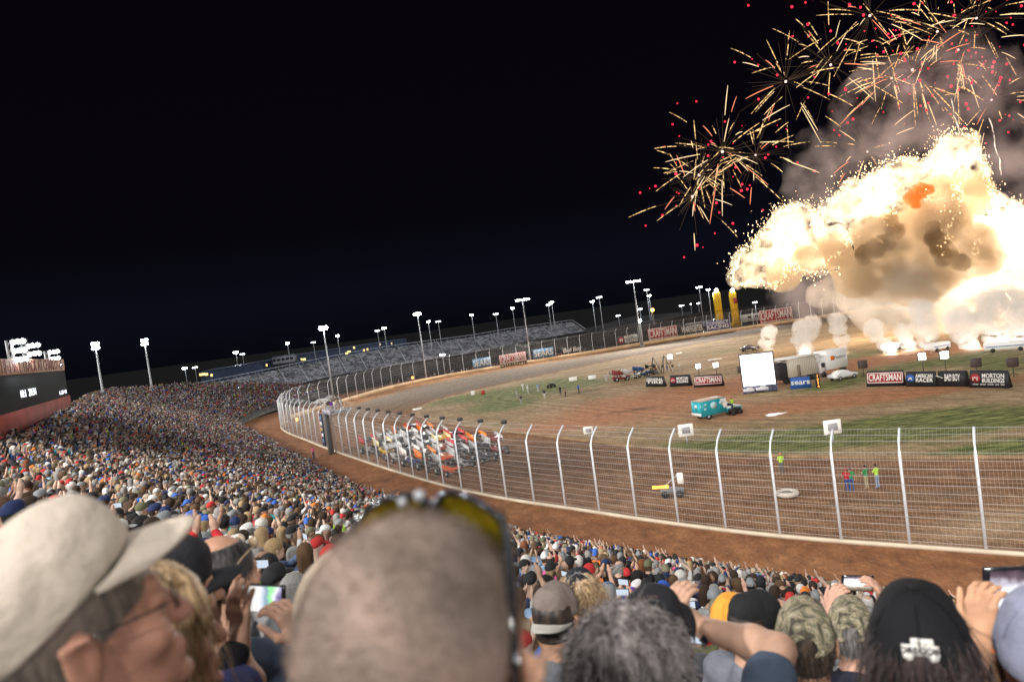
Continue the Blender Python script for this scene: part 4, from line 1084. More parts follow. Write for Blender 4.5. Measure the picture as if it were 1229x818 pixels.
for r in range(rows):
    for f in range(4):
        nm, cc = CAR_COLS[(r*5+f*3+f*r) % 12]
        s = i_lead+sgn*(4.5+r*4.9+rr_.uniform(-.8, .8)+f*1.4); p, t = lane_pt(s, 3.0+f*2.8+rr_.uniform(-.3, .3))
        if sgn > 0: t = -t
        c = SP if (r == 0 and f == 0) else dup(SP)
        # travel towards the near right
        if t @ (np.array([25, 38])-p) < 0: t = -t
        c.location = (p[0], p[1], .02); c.rotation_euler = (0, 0, math.atan2(t[1], t[0])+rr_.uniform(-.06, .06)); c.scale = (1.0,)*3
        c['group'] = 'winged sprint cars rolling four abreast'
        tag(c, '%s winged sprint car, %s row, %s' % (nm, ordn[r], files[f]), 'race car', 'winged sprint cars rolling four abreast')
        for ch in c.children:
            b = ch.name.split('.')[0]
            ch.color = tuple(cc)+(1,) if b in ('body', 'top_wing', 'nose_wing') else tuple(ACC[nm])+(1,)
            if b == 'top_wing' and (r+2*f) % 3: ch.color = (.03, .03, .035, 1)
            if b in ('tail_tank', 'nose_wing') and (r+f) % 2: ch.color = (.06, .06, .065, 1)
# parked race cars & pit cluster
for k, (px, py, yw, lb) in enumerate([(770,452,.4,'parked blue race car among the pit cluster'),(757,455,.2,'parked white race car at the edge of the pit cluster'),(783,449,1.0,'parked dark race car behind the pit cluster'),(745,457,.1,'parked red race car nearest the left of the pit cluster')]):
    c = dup(SP); p = gnd(px, py); c.location = (p[0], p[1], .012); c.rotation_euler = (0, 0, yw); c.scale = (.92,)*3; tag(c, lb, 'race car')
    cc = [(.03,.07,.2),(.45,.43,.42),(.03,.03,.03),(.22,.03,.03)][k]
    for ch in c.children: ch.color = cc+(1,)
# light stands and cabinets
def lamp_stand(px, py, h, label, strength=25, r=.28, box=False):
    p = gnd(px, py); rt = empty('work_light' if not box else 'loudspeaker', (p[0], p[1], .012)); tag(rt, label, 'work light' if not box else 'loudspeaker')
    s = MB()
    s.tube([(0,0,0),(0,0,h)], .05, 6)
    for a in range(3): s.tube([(0,0,.6),(.5*math.cos(a*2.1),.5*math.sin(a*2.1),0)], .03, 5)
    s.build('tripod', m_drk, rt)
    if box: MB().rbox((0, 0, h+.6), (1.15, .8, 1.2), .05).build('cabinet', mat('cabinet_brown', (.07,.05,.045), .7), rt)
    else:
        hs = MB().box((0,.12,h+r), (2.4*r,.2,2.2*r)).build('housing', m_drk, rt); MB().rbox((0,-.04,h+r), (2*r,.1,1.8*r), .04).build('lamp', emat('work_lamp_%d' % strength, (1,.97,.9), strength), hs)
    return rt
lamp_stand(840, 456, 2.2, 'left of two bright work lights behind the slanted banners', 22, .42)
lamp_stand(861, 455, 2.2, 'right of two bright work lights behind the slanted banners', 22, .42)
lamp_stand(1109, 450, 2.2, 'left of two bright work lights behind the banner row', 22, .50)
lamp_stand(1136, 449, 2.2, 'right of two bright work lights behind the banner row', 22, .55)
lamp_stand(805, 437, 1.2, 'flat glowing panel behind the slanted banners', 6, .6)
for i, (px, py, lb) in enumerate([(1037,452,'dark loudspeaker on a stand left of the banner row'),(1173,452,'dark loudspeaker over a blue barrel behind the banner row'),(1217,452,'dark loudspeaker on a stand at the right end of the banner row'),(891,456,'dark loudspeaker on a stand left of the big screen'),(1012,441,'dark loudspeaker before the white box truck')]):
    lamp_stand(px, py, 1.3, lb, box=True)
def small_box(px, py, d, label, m, name='crate', cat='crate'):
    p = gnd(px, py); r = empty(name, (p[0], p[1], .012), .1); tag(r, label, cat)
    MB().rbox((0,0,d[2]/2), d, .06).build('body', m, r); MB().box((0,0,d[2]+.03), (d[0]*1.04, d[1]*1.04, .06)).build('lid', m, r); return r
m_gl = mat('lit_white_box', (.85,.85,.82), .5, noise=.03)
small_box(688, 457, (1.7,.9,.8), 'left white box at the rim of the pit cluster', m_gl)
small_box(711, 455, (1.6,.9,.8), 'right white box at the rim of the pit cluster', m_gl)
small_box(568, 474, (.9,.4,.9), 'white square board at the inner edge of the far bend', m_gl, 'marker_board', 'board')
small_box(501, 492, (1.8,.5,.35), 'low white block on the track side of the far bend', m_gl, 'marker_block', 'block')
small_box(580, 473, (.9,.7,.8), 'small red cart beside the white square board', mat('cart_red', (.4,.05,.03), .6), 'cart', 'cart')
small_box(858, 432, (3.2,.6,.15), 'long low white plank far on the infield', m_gl, 'plank', 'board')
small_box(815, 425, (1.6,.5,.4), 'white block on the far inner track edge', m_gl, 'marker_block', 'block')
p = gnd(1174, 455); 
r_ = empty('barrel', (gnd(1176,452)[0]+.0, gnd(1176,452)[1]-1.3, .012)); tag(r_, 'blue barrel between two loudspeakers behind the banner row', 'barrel')
b_ = MB(); b_.cyl((0,0,0),(0,0,.9), .35); b_.build('body', m_blue, r_); MB().cyl((0,0,.9),(0,0,.95), .36).build('lid', m_drk, r_)
# tyre stack marker near the fence
p = gnd(945, 595); r_ = empty('tyre_marker', (p[0], p[1], .012)); tag(r_, 'dusty whitewashed tyre lying at the inner track edge', 'tyre')
t_ = MB(); 
for ring in range(1):
    V = []; Q = []; n = 20; m = 8
    for i in range(n):
        for j in range(m):
            A, B = 2*math.pi*i/n, 2*math.pi*j/m; R_ = .68+.22*math.cos(B); V.append([R_*math.cos(A), R_*math.sin(A), .22+.2*math.sin(B)]); Q.append([i*m+j, ((i+1) % n)*m+j, ((i+1) % n)*m+(j+1) % m, i*m+(j+1) % m])
    t_.add(V, Q)
t_.build('tread', mat('dusty_white', (.5,.45,.38), .9, noise=.2), r_, True); MB().cyl((0,0,.05),(0,0,.3), .4).build('hub', mat('dusty_grey', (.22,.2,.17), .9), r_)

# ------------------------------------------------------------------ arrow light cart and white boards on the fence
p = at(806, 588, 52.5); q_ = gnd(808, 596); r_ = empty('signal_cart', (q_[0], q_[1], .01), -.3); tag(r_, 'small signal cart with glowing amber bar just inside the fence', 'cart')
MB().rbox((0,0,.55), (1.9,.7,.35), .05).build('chassis', mat('cart_grey', (.15,.15,.16), .6), r_)
MB().tube([(-.9,0,.7),(.5,0,1.75)], .05, 6).build('arm', m_pole, r_); MB().rbox((.75,0,1.5), (.5,.3,.9), .05).build('control_box', m_gl, r_)
MB().box((-.9,-.3,.95), (1.3,.1,.22)).build('light_bar', emat('amber_bar', (1,.42,.05), 4), r_)
for x in (-.6, .6): MB().cyl((x,-.36,.3),(x,.36,.3), .3).build('wheel', m_tyre, r_)
def fboard(px, py, D, label, w=1.1, h=.9):
    p = at(px, py, D); r = empty('fence_sign', (p.x, p.y, p.z)); tag(r, label, 'sign')
    MB().rbox((0,0,0), (w,.08,h), .03).build('panel', m_white, r); MB().rbox((0,-.05,0), (w*.55,.02,h*.5), .02).build('print', mat('print_grey', (.25,.25,.26), .6), r)
    MB().tube([(0,.05,-h*.4),(0,.05,-h*1.2)], .04, 5).build('bracket', m_pole, r)
def post_dist(px):
    pj = np.array([proj((p[0], p[1], 3)) for p in FP]); i = np.argmin(abs(pj[:, 0]-px)); return FP[i]
fboard(823, 516, float(post_dist(822)[1])+.8, 'white board with grey print on a fence post before the green strip')
fboard(999, 512, float(post_dist(1000)[1])+.8, 'plain white board on top of a near fence post')
fboard(706, 516, float(post_dist(700)[1])+1.5, 'small dusty tan board behind the fence tops', .8, .6)
# camera boxes on post tops along the bend
pj = np.array([proj((p[0]+nn[0]*.9, p[1]+nn[1]*.9, 6.9)) for p, nn in zip(FP, FPN)])
for i, (p, nn) in enumerate(zip(FP, FPN)):
    if 430 < pj[i][0] < 630:
        cb_ = MB(); cb_.rbox((p[0]+nn[0]*.9-FP[0][0]+FP[0][0]-fc[0][0], p[1]+nn[1]*.9-fc[0][1], 7.0), (.55, .4, .3), .05); cb_.build('lamp_box', m_drk, FENCE1)

# ------------------------------------------------------------------ flag stand with pylon
iF = int(np.argmin(abs(np.array([proj((p[0], p[1], 0))[0] for p in FP])-405)))
fp = FP[iF]; fn_ = FPN[iF]; ang = math.atan2(fn_[1], fn_[0])
fl = empty('flag_stand', (fp[0]-fn_[0]*.4, fp[1]-fn_[1]*.4, 0), ang-math.pi/2); tag(fl, 'raised starter platform on a leaning dark column above the bend', 'platform')
MB().rbox((.25,-.4,3.0), (.75,.7,6.0), .08).build('column', mat('column_grey', (.10,.10,.10), .7, noise=.2), fl)
MB().box((1.4,1.0,6.1), (4.4,3.0,.2)).build('deck', mat('deck_grey', (.25,.25,.27), .6), fl)
MB().box((1.4,-.55,6.3), (4.4,.06,.7)).build('fascia', mat('fascia_stripe', (.45,.45,.5), .6, noise=.4, nscale=1.2), fl)
rl = MB()
for y in (-.5, 2.5):
    rl.tube([(-.8,y,7.2),(3.6,y,7.2)], .04, 5)
    for x in (-.8, .7, 2.2, 3.6): rl.tube([(x,y,6.2),(x,y,7.2)], .035, 5)
rl.build('railing', m_pole, fl)
bn = MB().rbox((-.95,-.9,3.6), (1.5,.2,4.8), .03).build('banner_panel', mat('banner_dark_blue', (.03,.05,.09), .6, noise=.6, nscale=2.), fl)
MB().box((-1.62,-1.02,3.6), (.22,.04,4.7)).build('edge_stripe', mat('edge_red_white', (.65,.35,.30), .6, noise=.3, nscale=2), bn)
for j in range(5): MB().rbox((-.85,-1.02,5.4-j*.85), (.8,.04,.5), .05).build('print', [m_sky, m_gl, mat('gold_print', (.5,.35,.1), .5), m_gl, m_sky][j], bn)
FLAG = fl; FLAG_AT = (fp, fn_, ang)
# ------------------------------------------------------------------ scoreboard on the left
DL, DR = 55., 82.
L0 = at(0, 462, DL); R0 = at(75, 452, DR)
d = (R0-L0); d.z = 0; Ls_ = d.length; yaw = math.atan2(d.y, d.x); ext = 16.
mid = (L0+R0)/2
sb = empty('scoreboard', (R0.x, R0.y, 0), yaw); tag(sb, 'big dark scoreboard with red base and tan lettered header over the crowd', 'scoreboard')
Lw = Ls_+ext; cx = -Lw/2
zt = 18.55
MB().rbox((cx, .0, zt-.65), (Lw, .7, 1.3), .04).build('header', mat('header_tan', (.55,.32,.20), .7, noise=.12, nscale=.8), sb)
MB().rbox((cx+.1, .05, zt-2.75), (Lw+.3, .6, 2.9), .04).build('display', mat('display_black', (.010,.012,.015), .95, noise=.1), sb)
V = [[-Lw,-.36,12.3],[.6,-.36,13.35],[.6,-.36,14.35],[-Lw,-.36,14.35],[-Lw,.36,12.3],[.6,.36,13.35],[.6,.36,14.35],[-Lw,.36,14.35]]
MB().add(V, [[0,1,2,3],[7,6,5,4],[0,4,5,1],[1,5,6,2],[2,6,7,3],[3,7,4,0]]).build('base_panel', mat('brick_red_paint', (.26,.045,.03), .8, noise=.15, nscale=.6), sb)
text(sb, 'THE DIRT TRACK AT CHARLOTTE', 1.5, (-Ls_*.56, -.37, zt-.66), (math.pi/2, 0, 0), mat('header_red', (.25,.04,.03), .7), width=Ls_*1.0, bold=.02)
text(sb, '18:1  28:34', .9, (-Ls_*.72, -.28, zt-3.0), (math.pi/2, 0, 0), emat('led_white', (.85,.88,1), 3), width=6.5, name='digits')
text(sb, '1-29 41', .6, (-3.2, -.28, zt-3.7), (math.pi/2, 0, 0), emat('led_white', (.85,.88,1), 3), width=4.5, name='digits')
sp_ = MB()
for x in (-1., -Lw*.3, -Lw*.6): sp_.tube([(x, .8, 8), (x, .8, zt-1)], .25, 6)
sp_.build('support', m_pole, sb)
for i, (px, pyt, pyb, D, lb) in enumerate([(20,407,432,60,'leftmost floodlight rack above the scoreboard'),(38,412,434,66,'middle floodlight rack above the scoreboard'),(63,420,438,80,'rightmost floodlight rack above the scoreboard')]):
    p = at(px, pyt, D); b = at(px, pyb, D); r_ = empty('light_rack', (p.x, p.y, b.z-.7)); tag(r_, lb, 'light rack', None); H = p.z-b.z+.7
    t = MB()
    for x in (-.35, .05): t.tube([(x-.55,0,0),(x-.55,0,H)], .1, 6)
    for j in range(4): t.tube([(-.9,0,H*j/4),(-.5,0,H*(j+1)/4)], .05, 4)
    t.build('mast', m_pole, r_)
    for j in range(3 if i != 1 else 2):
        for kx in range(3): 
            h_ = MB().tube([(-.3+kx*.42, .3, H-.1-j*.75), (-.3+kx*.42, .05, H-.2-j*.75)], [.12, .3], 8).build('lamp_housing', m_pole, r_)
            MB().sphere((-.3+kx*.42, -.02, H-.22-j*.75), .19, 10, 6, (1,.4,1)).build('lamp', m_lamp, h_)

# ------------------------------------------------------------------ fireworks
m_streak, nt, b = nt_new('gold_streak'); nt.nodes.remove(b)
e = nt.nodes.new('ShaderNodeEmission'); tc = nt.nodes.new('ShaderNodeTexCoord'); n = nt.nodes.new('ShaderNodeTexNoise'); n.inputs['Scale'].default_value = 1.5; n.inputs['Detail'].default_value = 3
nt.links.new(tc.outputs['Object'], n.inputs['Vector']); r = nt.nodes.new('ShaderNodeMapRange'); r.inputs[1].default_value = .38; r.inputs[2].default_value = .68; r.inputs[3].default_value = .08; r.inputs[4].default_value = 2.4
nt.links.new(n.outputs['Fac'], r.inputs[0]); e.inputs[0].default_value = (1, .62, .26, 1); nt.links.new(r.outputs[0], e.inputs[1])
nt.links.new(e.outputs[0], nt.nodes['Material Output'].inputs['Surface'])
m_streakw = emat('white_gold_streak', (1,.74,.42), 1.5)
m_streakr = emat('ember_streak', (1,.30,.16), 1.5)
m_faint = emat('faint_streak', (.9,.55,.35), .10)
m_star = emat('red_star', (1,.025,.06), 2.6)
m_core = emat('burst_core', (1,.72,.66), 1.6)
BUR = [(867,182,78,150,'dense golden firework burst, upper of the left cluster'),(907,186,60,170,'golden burst just right of the dense left burst'),(839,210,62,150,'golden burst low in the left cluster'),(831,236,72,150,'lowest leftmost golden burst, sparse'),(943,98,86,180,'high golden burst left of the red stars'),(997,78,88,190,'golden burst with a pale core at mid height'),(1044,19,92,190,'golden burst cut by the top edge'),(1095,84,100,180,'big golden burst with a pink core amid red stars'),(1070,94,60,175,'tight golden burst beside the pink core'),(1041,182,62,190,'sparse burst with a white core just above the fireball'),(1150,60,90,200,'wide faint burst at the upper right'),(1190,120,70,200,'rightmost faint burst with red tips'),(1125,38,78,185,'crowded burst among red stars near the top edge'),(1172,22,80,205,'pinkish burst at the top right corner')]
rr_ = random.Random(11)
for bi, (px, py, R, D, lb) in enumerate(BUR):
    c = at(px, py, D); root = empty('firework_burst', c); tag(root, lb, 'firework', 'golden firework bursts above the track'); Rw = R*D/860
    MB().sphere((0,0,0), .12+.0025*R, 8, 6).build('core', m_core, root)
    ns = [44,22,26,20,22,28,26,42,16,14,22,18,30,28][bi]
    for k in range(ns):
        th = rr_.uniform(0, 2*math.pi); cz = rr_.uniform(-.95, .95); sz = math.sqrt(1-cz*cz); d = Vector((sz*math.cos(th), cz*.9, sz*math.sin(th)))
        r0 = Rw*rr_.uniform(.15, .75); L = Rw*rr_.uniform(.18, .55); pts = []; rad = []
        for i in range(6):
            t = i/5; q = d*(r0+L*t); q.z -= Rw*.035*(t+r0/Rw)**2; pts.append(q); rad.append((.02+.085*math.sin(math.pi*min(1, .12+t*.83))**.7)*D/180)
        q_ = rr_.random(); MB().tube([p[:] for p in pts], rad, 4).build('streak', (m_streakw if q_ < .22 else m_streakr if q_ < .34 else m_streak), root)
    f = MB()
    for k in range(26):
        th = rr_.uniform(0, 2*math.pi); cz = rr_.uniform(-1, 1); sz = math.sqrt(1-cz*cz); d = Vector((sz*math.cos(th), cz, sz*math.sin(th))); f.tube([d*Rw*.05, d*Rw*rr_.uniform(.5, .8)], [.05, .03], 3, False)
    f.build('faint_ray', m_faint, root)
    for k in range([12,5,14,14,9,16,22,34,8,5,24,22,30,26][bi]):
        th = rr_.uniform(0, 2*math.pi); d = Vector((math.cos(th), rr_.uniform(-.6, .6), math.sin(th)))*Rw*rr_.uniform(.45, 1.15)
        MB().sphere(d, rr_.uniform(.10, .36)*D/180, 6, 4).build('red_star', m_star, root)

# ------------------------------------------------------------------ smoke bodies: closed billowing volumes
def smoke_mat(name, dens, col, nscale, lo, hi, glow=None, gstr=0., aniso=.2, dn=None, glow_noise=True):
    m, nt, b = nt_new(name); nt.nodes.remove(b); pv = nt.nodes.new('ShaderNodeVolumePrincipled')
    tc = nt.nodes.new('ShaderNodeTexCoord'); n = nt.nodes.new('ShaderNodeTexNoise'); n.inputs['Scale'].default_value = nscale; n.inputs['Detail'].default_value = 4; n.inputs['Roughness'].default_value = .6
    nt.links.new(tc.outputs['Object'], n.inputs['Vector']); mr = nt.nodes.new('ShaderNodeMapRange'); mr.inputs[1].default_value = lo; mr.inputs[2].default_value = hi; mr.inputs[3].default_value = 0; mr.inputs[4].default_value = dens
    nt.links.new(n.outputs['Fac'], mr.inputs[0]); nt.links.new(mr.outputs[0], pv.inputs['Density'])
    pv.inputs['Color'].default_value = tuple(col)+(1,); pv.inputs['Anisotropy'].default_value = aniso
    if glow:
        pv.inputs['Emission Color'].default_value = tuple(glow)+(1,)
        n2 = nt.nodes.new('ShaderNodeMath'); n2.operation = 'MULTIPLY'; nt.links.new(mr.outputs[0], n2.inputs[0]); n2.inputs[1].default_value = gstr
        nt.links.new(n2.outputs[0], pv.inputs['Emission Strength'])
    nt.links.new(pv.outputs[0], nt.nodes['Material Output'].inputs['Volume'])
    try: m.cycles.volume_sampling = 'MULTIPLE_IMPORTANCE'
    except Exception: pass
    MATS[name] = m; return m
def mn2(V, Q):
    me = bpy.data.meshes.new('t'); me.from_pydata(V.tolist(), [], Q.tolist()); me.update(); N = np.zeros(len(V)*3); me.vertices.foreach_get('normal', N); bpy.data.meshes.remove(me); return N.reshape(-1, 3)
def billow(blobs, h, amp, ns, seed, disp2=.0):
    """blobs: (x,y,z,r)"""
    S = SDF()
    for x, y, z, r in blobs: S.ell((x, y, z), (r, r, r), k=r*.35)
    V, Q = S.mesh(h)
    # push outward along the gradient direction with billowy noise
    me = bpy.data.meshes.new('t'); me.from_pydata(V.tolist(), [], Q.tolist()); me.update()
    N = np.zeros(len(V)*3); me.vertices.foreach_get('normal', N); N = N.reshape(-1, 3); bpy.data.meshes.remove(me)
    f = np.abs(vnoise(V, ns, seed, 4)*2-1); f2 = vnoise(V, ns*.4, seed+5, 2)
    V = V+N*(amp*.5*((.55-f)*1.3+(f2-.5)*1.6))[:, None]
    N = mn2(V, Q); V = V+N*(amp*.5*((.55-f)*1.3+(f2-.5)*1.6))[:, None]
    return V, Q
def smoke_body(name, blobs, h, amp, ns, seed, m, label, cat='smoke', kind=None, origin=None):
    c = Vector(blobs[0][:3]) if origin is None else Vector(origin)
    V, Q = billow([(x-c.x, y-c.y, z-c.z, r) for x, y, z, r in blobs], h, amp, ns, seed)
    o = mesh_np(name, V, Q, m, smooth=True); o.location = c; tag(o, label, cat, kind=kind); return o
def blob(px, py, rpx, D): p = at(px, py, D); return (p.x, p.y, p.z, rpx*D/860)
DX = 150.
rr_ = random.Random(5)
# glowing fireballs
GLOW = [[(905,318,24),(930,300,28),(952,288,34),(975,305,26),(925,325,18),(960,262,18),(945,270,20),(890,330,12)],
        [(1010,265,28),(1030,245,30),(1060,228,30),(1085,215,26),(1045,265,20),(1000,290,18),(1100,215,20)],
        [(1140,200,28),(1150,180,24),(1125,215,22),(1165,205,20),(1130,235,16)],
        [(1175,250,28),(1160,275,24),(1195,270,30),(1170,225,18),(1150,300,20)],
        [(1215,285,34),(1240,300,36),(1235,265,24),(1195,300,22),(1260,280,30)]]
GL = ['leftmost blazing white fireball over the far wall','second blazing fireball, left of the orange flame','highest blazing fireball peak','blazing fireball right of the orange flame','blazing fireball cut by the right edge']
m_fire = smoke_mat('fireball_gas', .50, (.98,.93,.85), .42, .47, .74, (1,.64,.32), .85)
for i, g_ in enumerate(GLOW):
    smoke_body('fireball', [blob(x, y, r*.92, DX+rr_.uniform(-3, 3)) for x, y, r in g_], .6, 1.3, .30, 20+i, m_fire, GL[i], 'fireball')
# orange flame
m_flame = smoke_mat('orange_flame_gas', 1.6, (.6,.25,.1), .5, .38, .6, (1,.15,.01), .8)
smoke_body('flame', [blob(1103,230,10,DX-7), blob(1092,238,7,DX-7), blob(1113,228,6,DX-7), blob(1100,243,6,DX-7)], .3, .8, .6, 77, m_flame, 'small orange flame in the middle of the smoke', 'flame')
# brown powder smoke between the fireballs
m_brown = smoke_mat('powder_smoke_tan', .55, (.90,.74,.54), .20, .36, .62)
smoke_body('smoke_cloud', [blob(x, y, r*.85, DX-5+rr_.uniform(-3, 3)) for x, y, r in [(1085,290,44),(1120,270,42),(1050,300,34),(1020,312,24),(1140,310,40),(1100,330,40),(1175,300,34),(1125,240,28),(1165,235,26),(1060,330,32),(940,330,18),(1000,300,22),(968,312,16),(1045,280,20),(1168,222,18),(1190,300,18),(1030,330,26)]], .9, 1.4, .20, 40, m_brown, 'huge tan billowing powder cloud in the middle of the blast', 'smoke')
m_dkb = smoke_mat('powder_smoke_dark', 1.1, (.45,.30,.15), .30, .38, .66)
for i, (bl, lb) in enumerate([([(1119,272,8),(1121,285,10),(1128,298,11),(1137,309,10),(1149,316,7)], 'dark brown smoke curl right of the middle'),([(1066,262,9),(1073,276,10),(1064,290,8),(1050,300,9),(1040,306,7)], 'brown smoke column left of the orange flame')]):
    smoke_body('smoke_curl', [blob(x, y, r, DX-8) for x, y, r in bl], .5, 1.5, .35, 60+i, m_dkb, lb, 'smoke')
# beige skirts of smoke falling to the ground
m_beige = smoke_mat('powder_smoke_beige', .16, (.985,.92,.84), .16, .34, .64, aniso=0)
smoke_body('smoke_skirt', [blob(x, y, r, DX+rr_.uniform(-4, 6)) for x, y, r in [(1040,352,32),(1075,352,38),(1110,352,36),(1050,375,24),(1090,375,28),(1145,360,34),(1180,350,30),(1210,345,26),(1010,345,22),(1130,380,26),(1170,380,24),(1050,395,13),(1085,398,14),(1125,400,15),(1165,400,17),(1205,392,20),(985,355,15),(1000,368,14),(1225,365,24)]], .9, 1.3, .20, 45, m_beige, 'broad pale beige smoke skirt hanging over the backstretch', 'smoke')
m_thin = smoke_mat('smoke_veil', .035, (.9,.85,.82), .10, .35, .7)
smoke_body('smoke_veil', [blob(x, y, r, 190) for x, y, r in [(1000,200,50),(1070,140,60),(1150,110,60),(1200,200,60),(1010,340,30),(970,350,30),(975,235,34),(1220,130,50),(945,345,22)]], 1.6, 2.4, .1, 48, smoke_mat('night_smoke', .038, (.9,.78,.78), .11, .46, .70, aniso=0), 'thin grey mauve smoke veil drifting behind the fireworks', 'smoke')
# white columns from the launch points
m_col = smoke_mat('white_launch_smoke', .60, (.99,.97,.95), .8, .24, .62, aniso=0)
COLS = [((923,420),[(923,400,7),(921,411,6),(923,420,4)],'small round white puff left of the big screen trailer'),
 ((966,427),[(968,395,10),(964,407,10),(967,417,8),(966,426,5),(975,388,8)],'white smoke column behind the stage trailer roof'),
 ((1008,422),[(1004,383,8),(1007,394,8),(1010,407,6),(1010,419,4)],'thin white column with round head behind the box truck'),
 ((1064,424),[(1052,404,8),(1060,412,8),(1066,420,7),(1048,396,7)],'slanting white smoke column left of the middle trailer'),
 ((1086,420),[(1083,396,6),(1085,406,7),(1088,415,6)],'slender white smoke column, second in the middle group'),
 ((1110,417),[(1104,372,11),(1108,388,11),(1112,401,8),(1110,413,6)],'tall white smoke column above the middle trailer'),
 ((1163,418),[(1152,384,13),(1158,398,10),(1164,412,7)],'white smoke column fourth from the right'),
 ((1195,415),[(1190,362,14),(1182,378,12),(1195,392,11),(1197,406,9),(1210,358,11)],'bulky bright white column left of the edge column'),
 ((1226,415),[(1222,377,13),(1226,392,11),(1228,406,9),(1236,370,14)],'white smoke column at the right edge')]
for i, (g0, bl, lb) in enumerate(COLS):
    D = gnd(*g0)[1]; smoke_body('smoke_column', [blob(x, y, r, D) for x, y, r in bl], .22, 1.15, .75, 80+i, m_col, lb, 'smoke')
# crackling sparks round the rim of the blast
S = []; 
_all = [b_ for g_ in GLOW for b_ in g_]
while len(S) < 3600:
    x, y, r = rr_.choice(_all); a = rr_.uniform(0, 2*math.pi); q = abs(rr_.gauss(.95, .38)); X = x+r*q*math.cos(a); Y = y+r*q*math.sin(a)*.9-3
    dd = min(math.hypot(X-b_[0], Y-b_[1])/b_[2] for b_ in _all)
    if .78 < dd < 1.9 and rr_.random() < math.exp(-2.2*max(0, dd-.95)) and not (Y > y+6 and 1010 < X < 1190): S.append((X, Y, DX-rr_.uniform(-4, 10)))
mb_v = []; mb_t = []
oc = np.array([[1,0,0],[-1,0,0],[0,1,0],[0,-1,0],[0,0,1],[0,0,-1]], float); ot = np.array([[0,2,4],[2,1,4],[1,3,4],[3,0,4],[2,0,5],[1,2,5],[3,1,5],[0,3,5]])
for i, (x, y, D) in enumerate(S):
    p = at(x, y, D); mb_v.append(oc*np.array([1, 1, rr_.uniform(.8, 2.6)])*rr_.uniform(.035, .035+.11*rr_.random())+np.array(p)); mb_t.append(ot+i*6)
o = mesh_np('crackling_sparks', np.concatenate(mb_v), None, emat('spark', (1,.66,.36), 7), tris=np.concatenate(mb_t)); tag(o, 'cloud of tiny crackling sparks round the fireballs', 'sparks', kind='stuff')
# thin wandering smoke trails
m_trail = mat('trail_smoke', (.8,.78,.78), 1, noise=.3, nscale=1, emit=None)
for i, (pts, lb) in enumerate([([(1188,142),(1193,160),(1196,178),(1200,195),(1201,210)],'twisting white smoke trail at the right under a red star'),([(1140,120),(1146,140),(1152,160)],'smoke trail running to the highest fireball')]):
    C = crom([tuple(at(x+rr_.uniform(-1,1), y, 165)) for x, y in pts], .6); C = C+np.stack([vnoise(C, .6, 3)*1.4-.7, 0*C[:, 0], vnoise(C, .6, 9)*.6-.3], 1)
    o = MB().tube(C, [.08+.05*math.sin(j*.9)+.03*math.sin(j*2.3) for j in range(len(C))], 6); o = o.build('smoke_trail', m_trail, None, True); tag(o, lb, 'smoke trail')
# point lamps for the fireballs, the bursts and added smoke fill
def plight(px, py, D, W, r, col=(1,.72,.45)):
    l = bpy.data.lights.new('fireball_light', 'POINT'); l.energy = W; l.color = col; l.shadow_soft_size = r; o = bpy.data.objects.new('fireball_light', l); COL.objects.link(o); o.location = at(px, py, D); return o

# ------------------------------------------------------------------ people
def V3(*a): return np.array(a, float)
def rotz(a): c, s = math.cos(a), math.sin(a); return np.array([[c,-s,0],[s,c,0],[0,0,1.]])
def head_xf(yaw=0, pitch=0, roll=0):
    R = (Matrix.Rotation(yaw, 3, 'Z') @ Matrix.Rotation(pitch, 3, 'X') @ Matrix.Rotation(roll, 3, 'Y')); return R
HC = V3(0, .03, 1.62)     # head centre of a 1.74 m figure
def add_head(S, C, R, detail=True, k=.015, w=1.0):
    A = np.array(R); g = lambda *p: C+A @ V3(*p)
    S.ell(g(0,-.012,.035), (.077*w,.098,.090), .02, R)
    S.ell(g(0,.028,-.035), (.063*w,.068,.088), .03, R)
    S.ell(g(0,.045,-.088), (.046*w,.048,.036), .025, R)
    S.ell(g(0,-.055,-.045), (.058*w,.045,.06), .03, R)
    if detail:
        S.cap(g(0,.090,.005), g(0,.112,-.034), .009, .0145, .012)
        S.cap(g(-.034,.083,.022), g(.034,.083,.022), .011, .011, .012)
        for s in (-1, 1):
            S.ell(g(s*.033,.083,.004), (.013,.011,.010), .006, R)
            S.ell(g(s*.045,.066,-.035), (.022,.022,.02), .02, R)
        S.cap(g(-.018,.096,-.066), g(.018,.096,-.066), .0075, .0075, .006)
        S.cap(g(-.016,.094,-.077), g(.016,.094,-.077), .008, .008, .006)
        S.cap(g(-.026,.108,-.0715), g(.026,.108,-.0715), .0028, .0028, .002, 1)
        S.ell(g(0,.090,-.105), (.02,.017,.015), .014, R)
    for s in (-1, 1):
        Re = R @ Matrix.Rotation(s*.42, 3, 'Z')
        S.ell(g(s*.0835*w,-.008,-.012), (.0085,.021,.034), .008, Re)
        if detail:
            S.cap(g(s*.093*w,.002,.014), g(s*.094*w,-.022,.012), .0045, .0045, .004); S.cap(g(s*.094*w,-.024,.012), g(s*.088*w,-.014,-.028), .0045, .004, .004)
            S.ell(g(s*.094*w,-.004,-.008), (.006,.010,.018), .004, Re, 1)
def add_neck(S, C, R):
    A = np.array(R); S.cap(C+A @ V3(0,-.03,-.07), V3(0,-.02,1.40), .056, .064, .03); S.cap(V3(0,-.022,1.46), V3(0,-.01,1.36), .060, .066, .03)
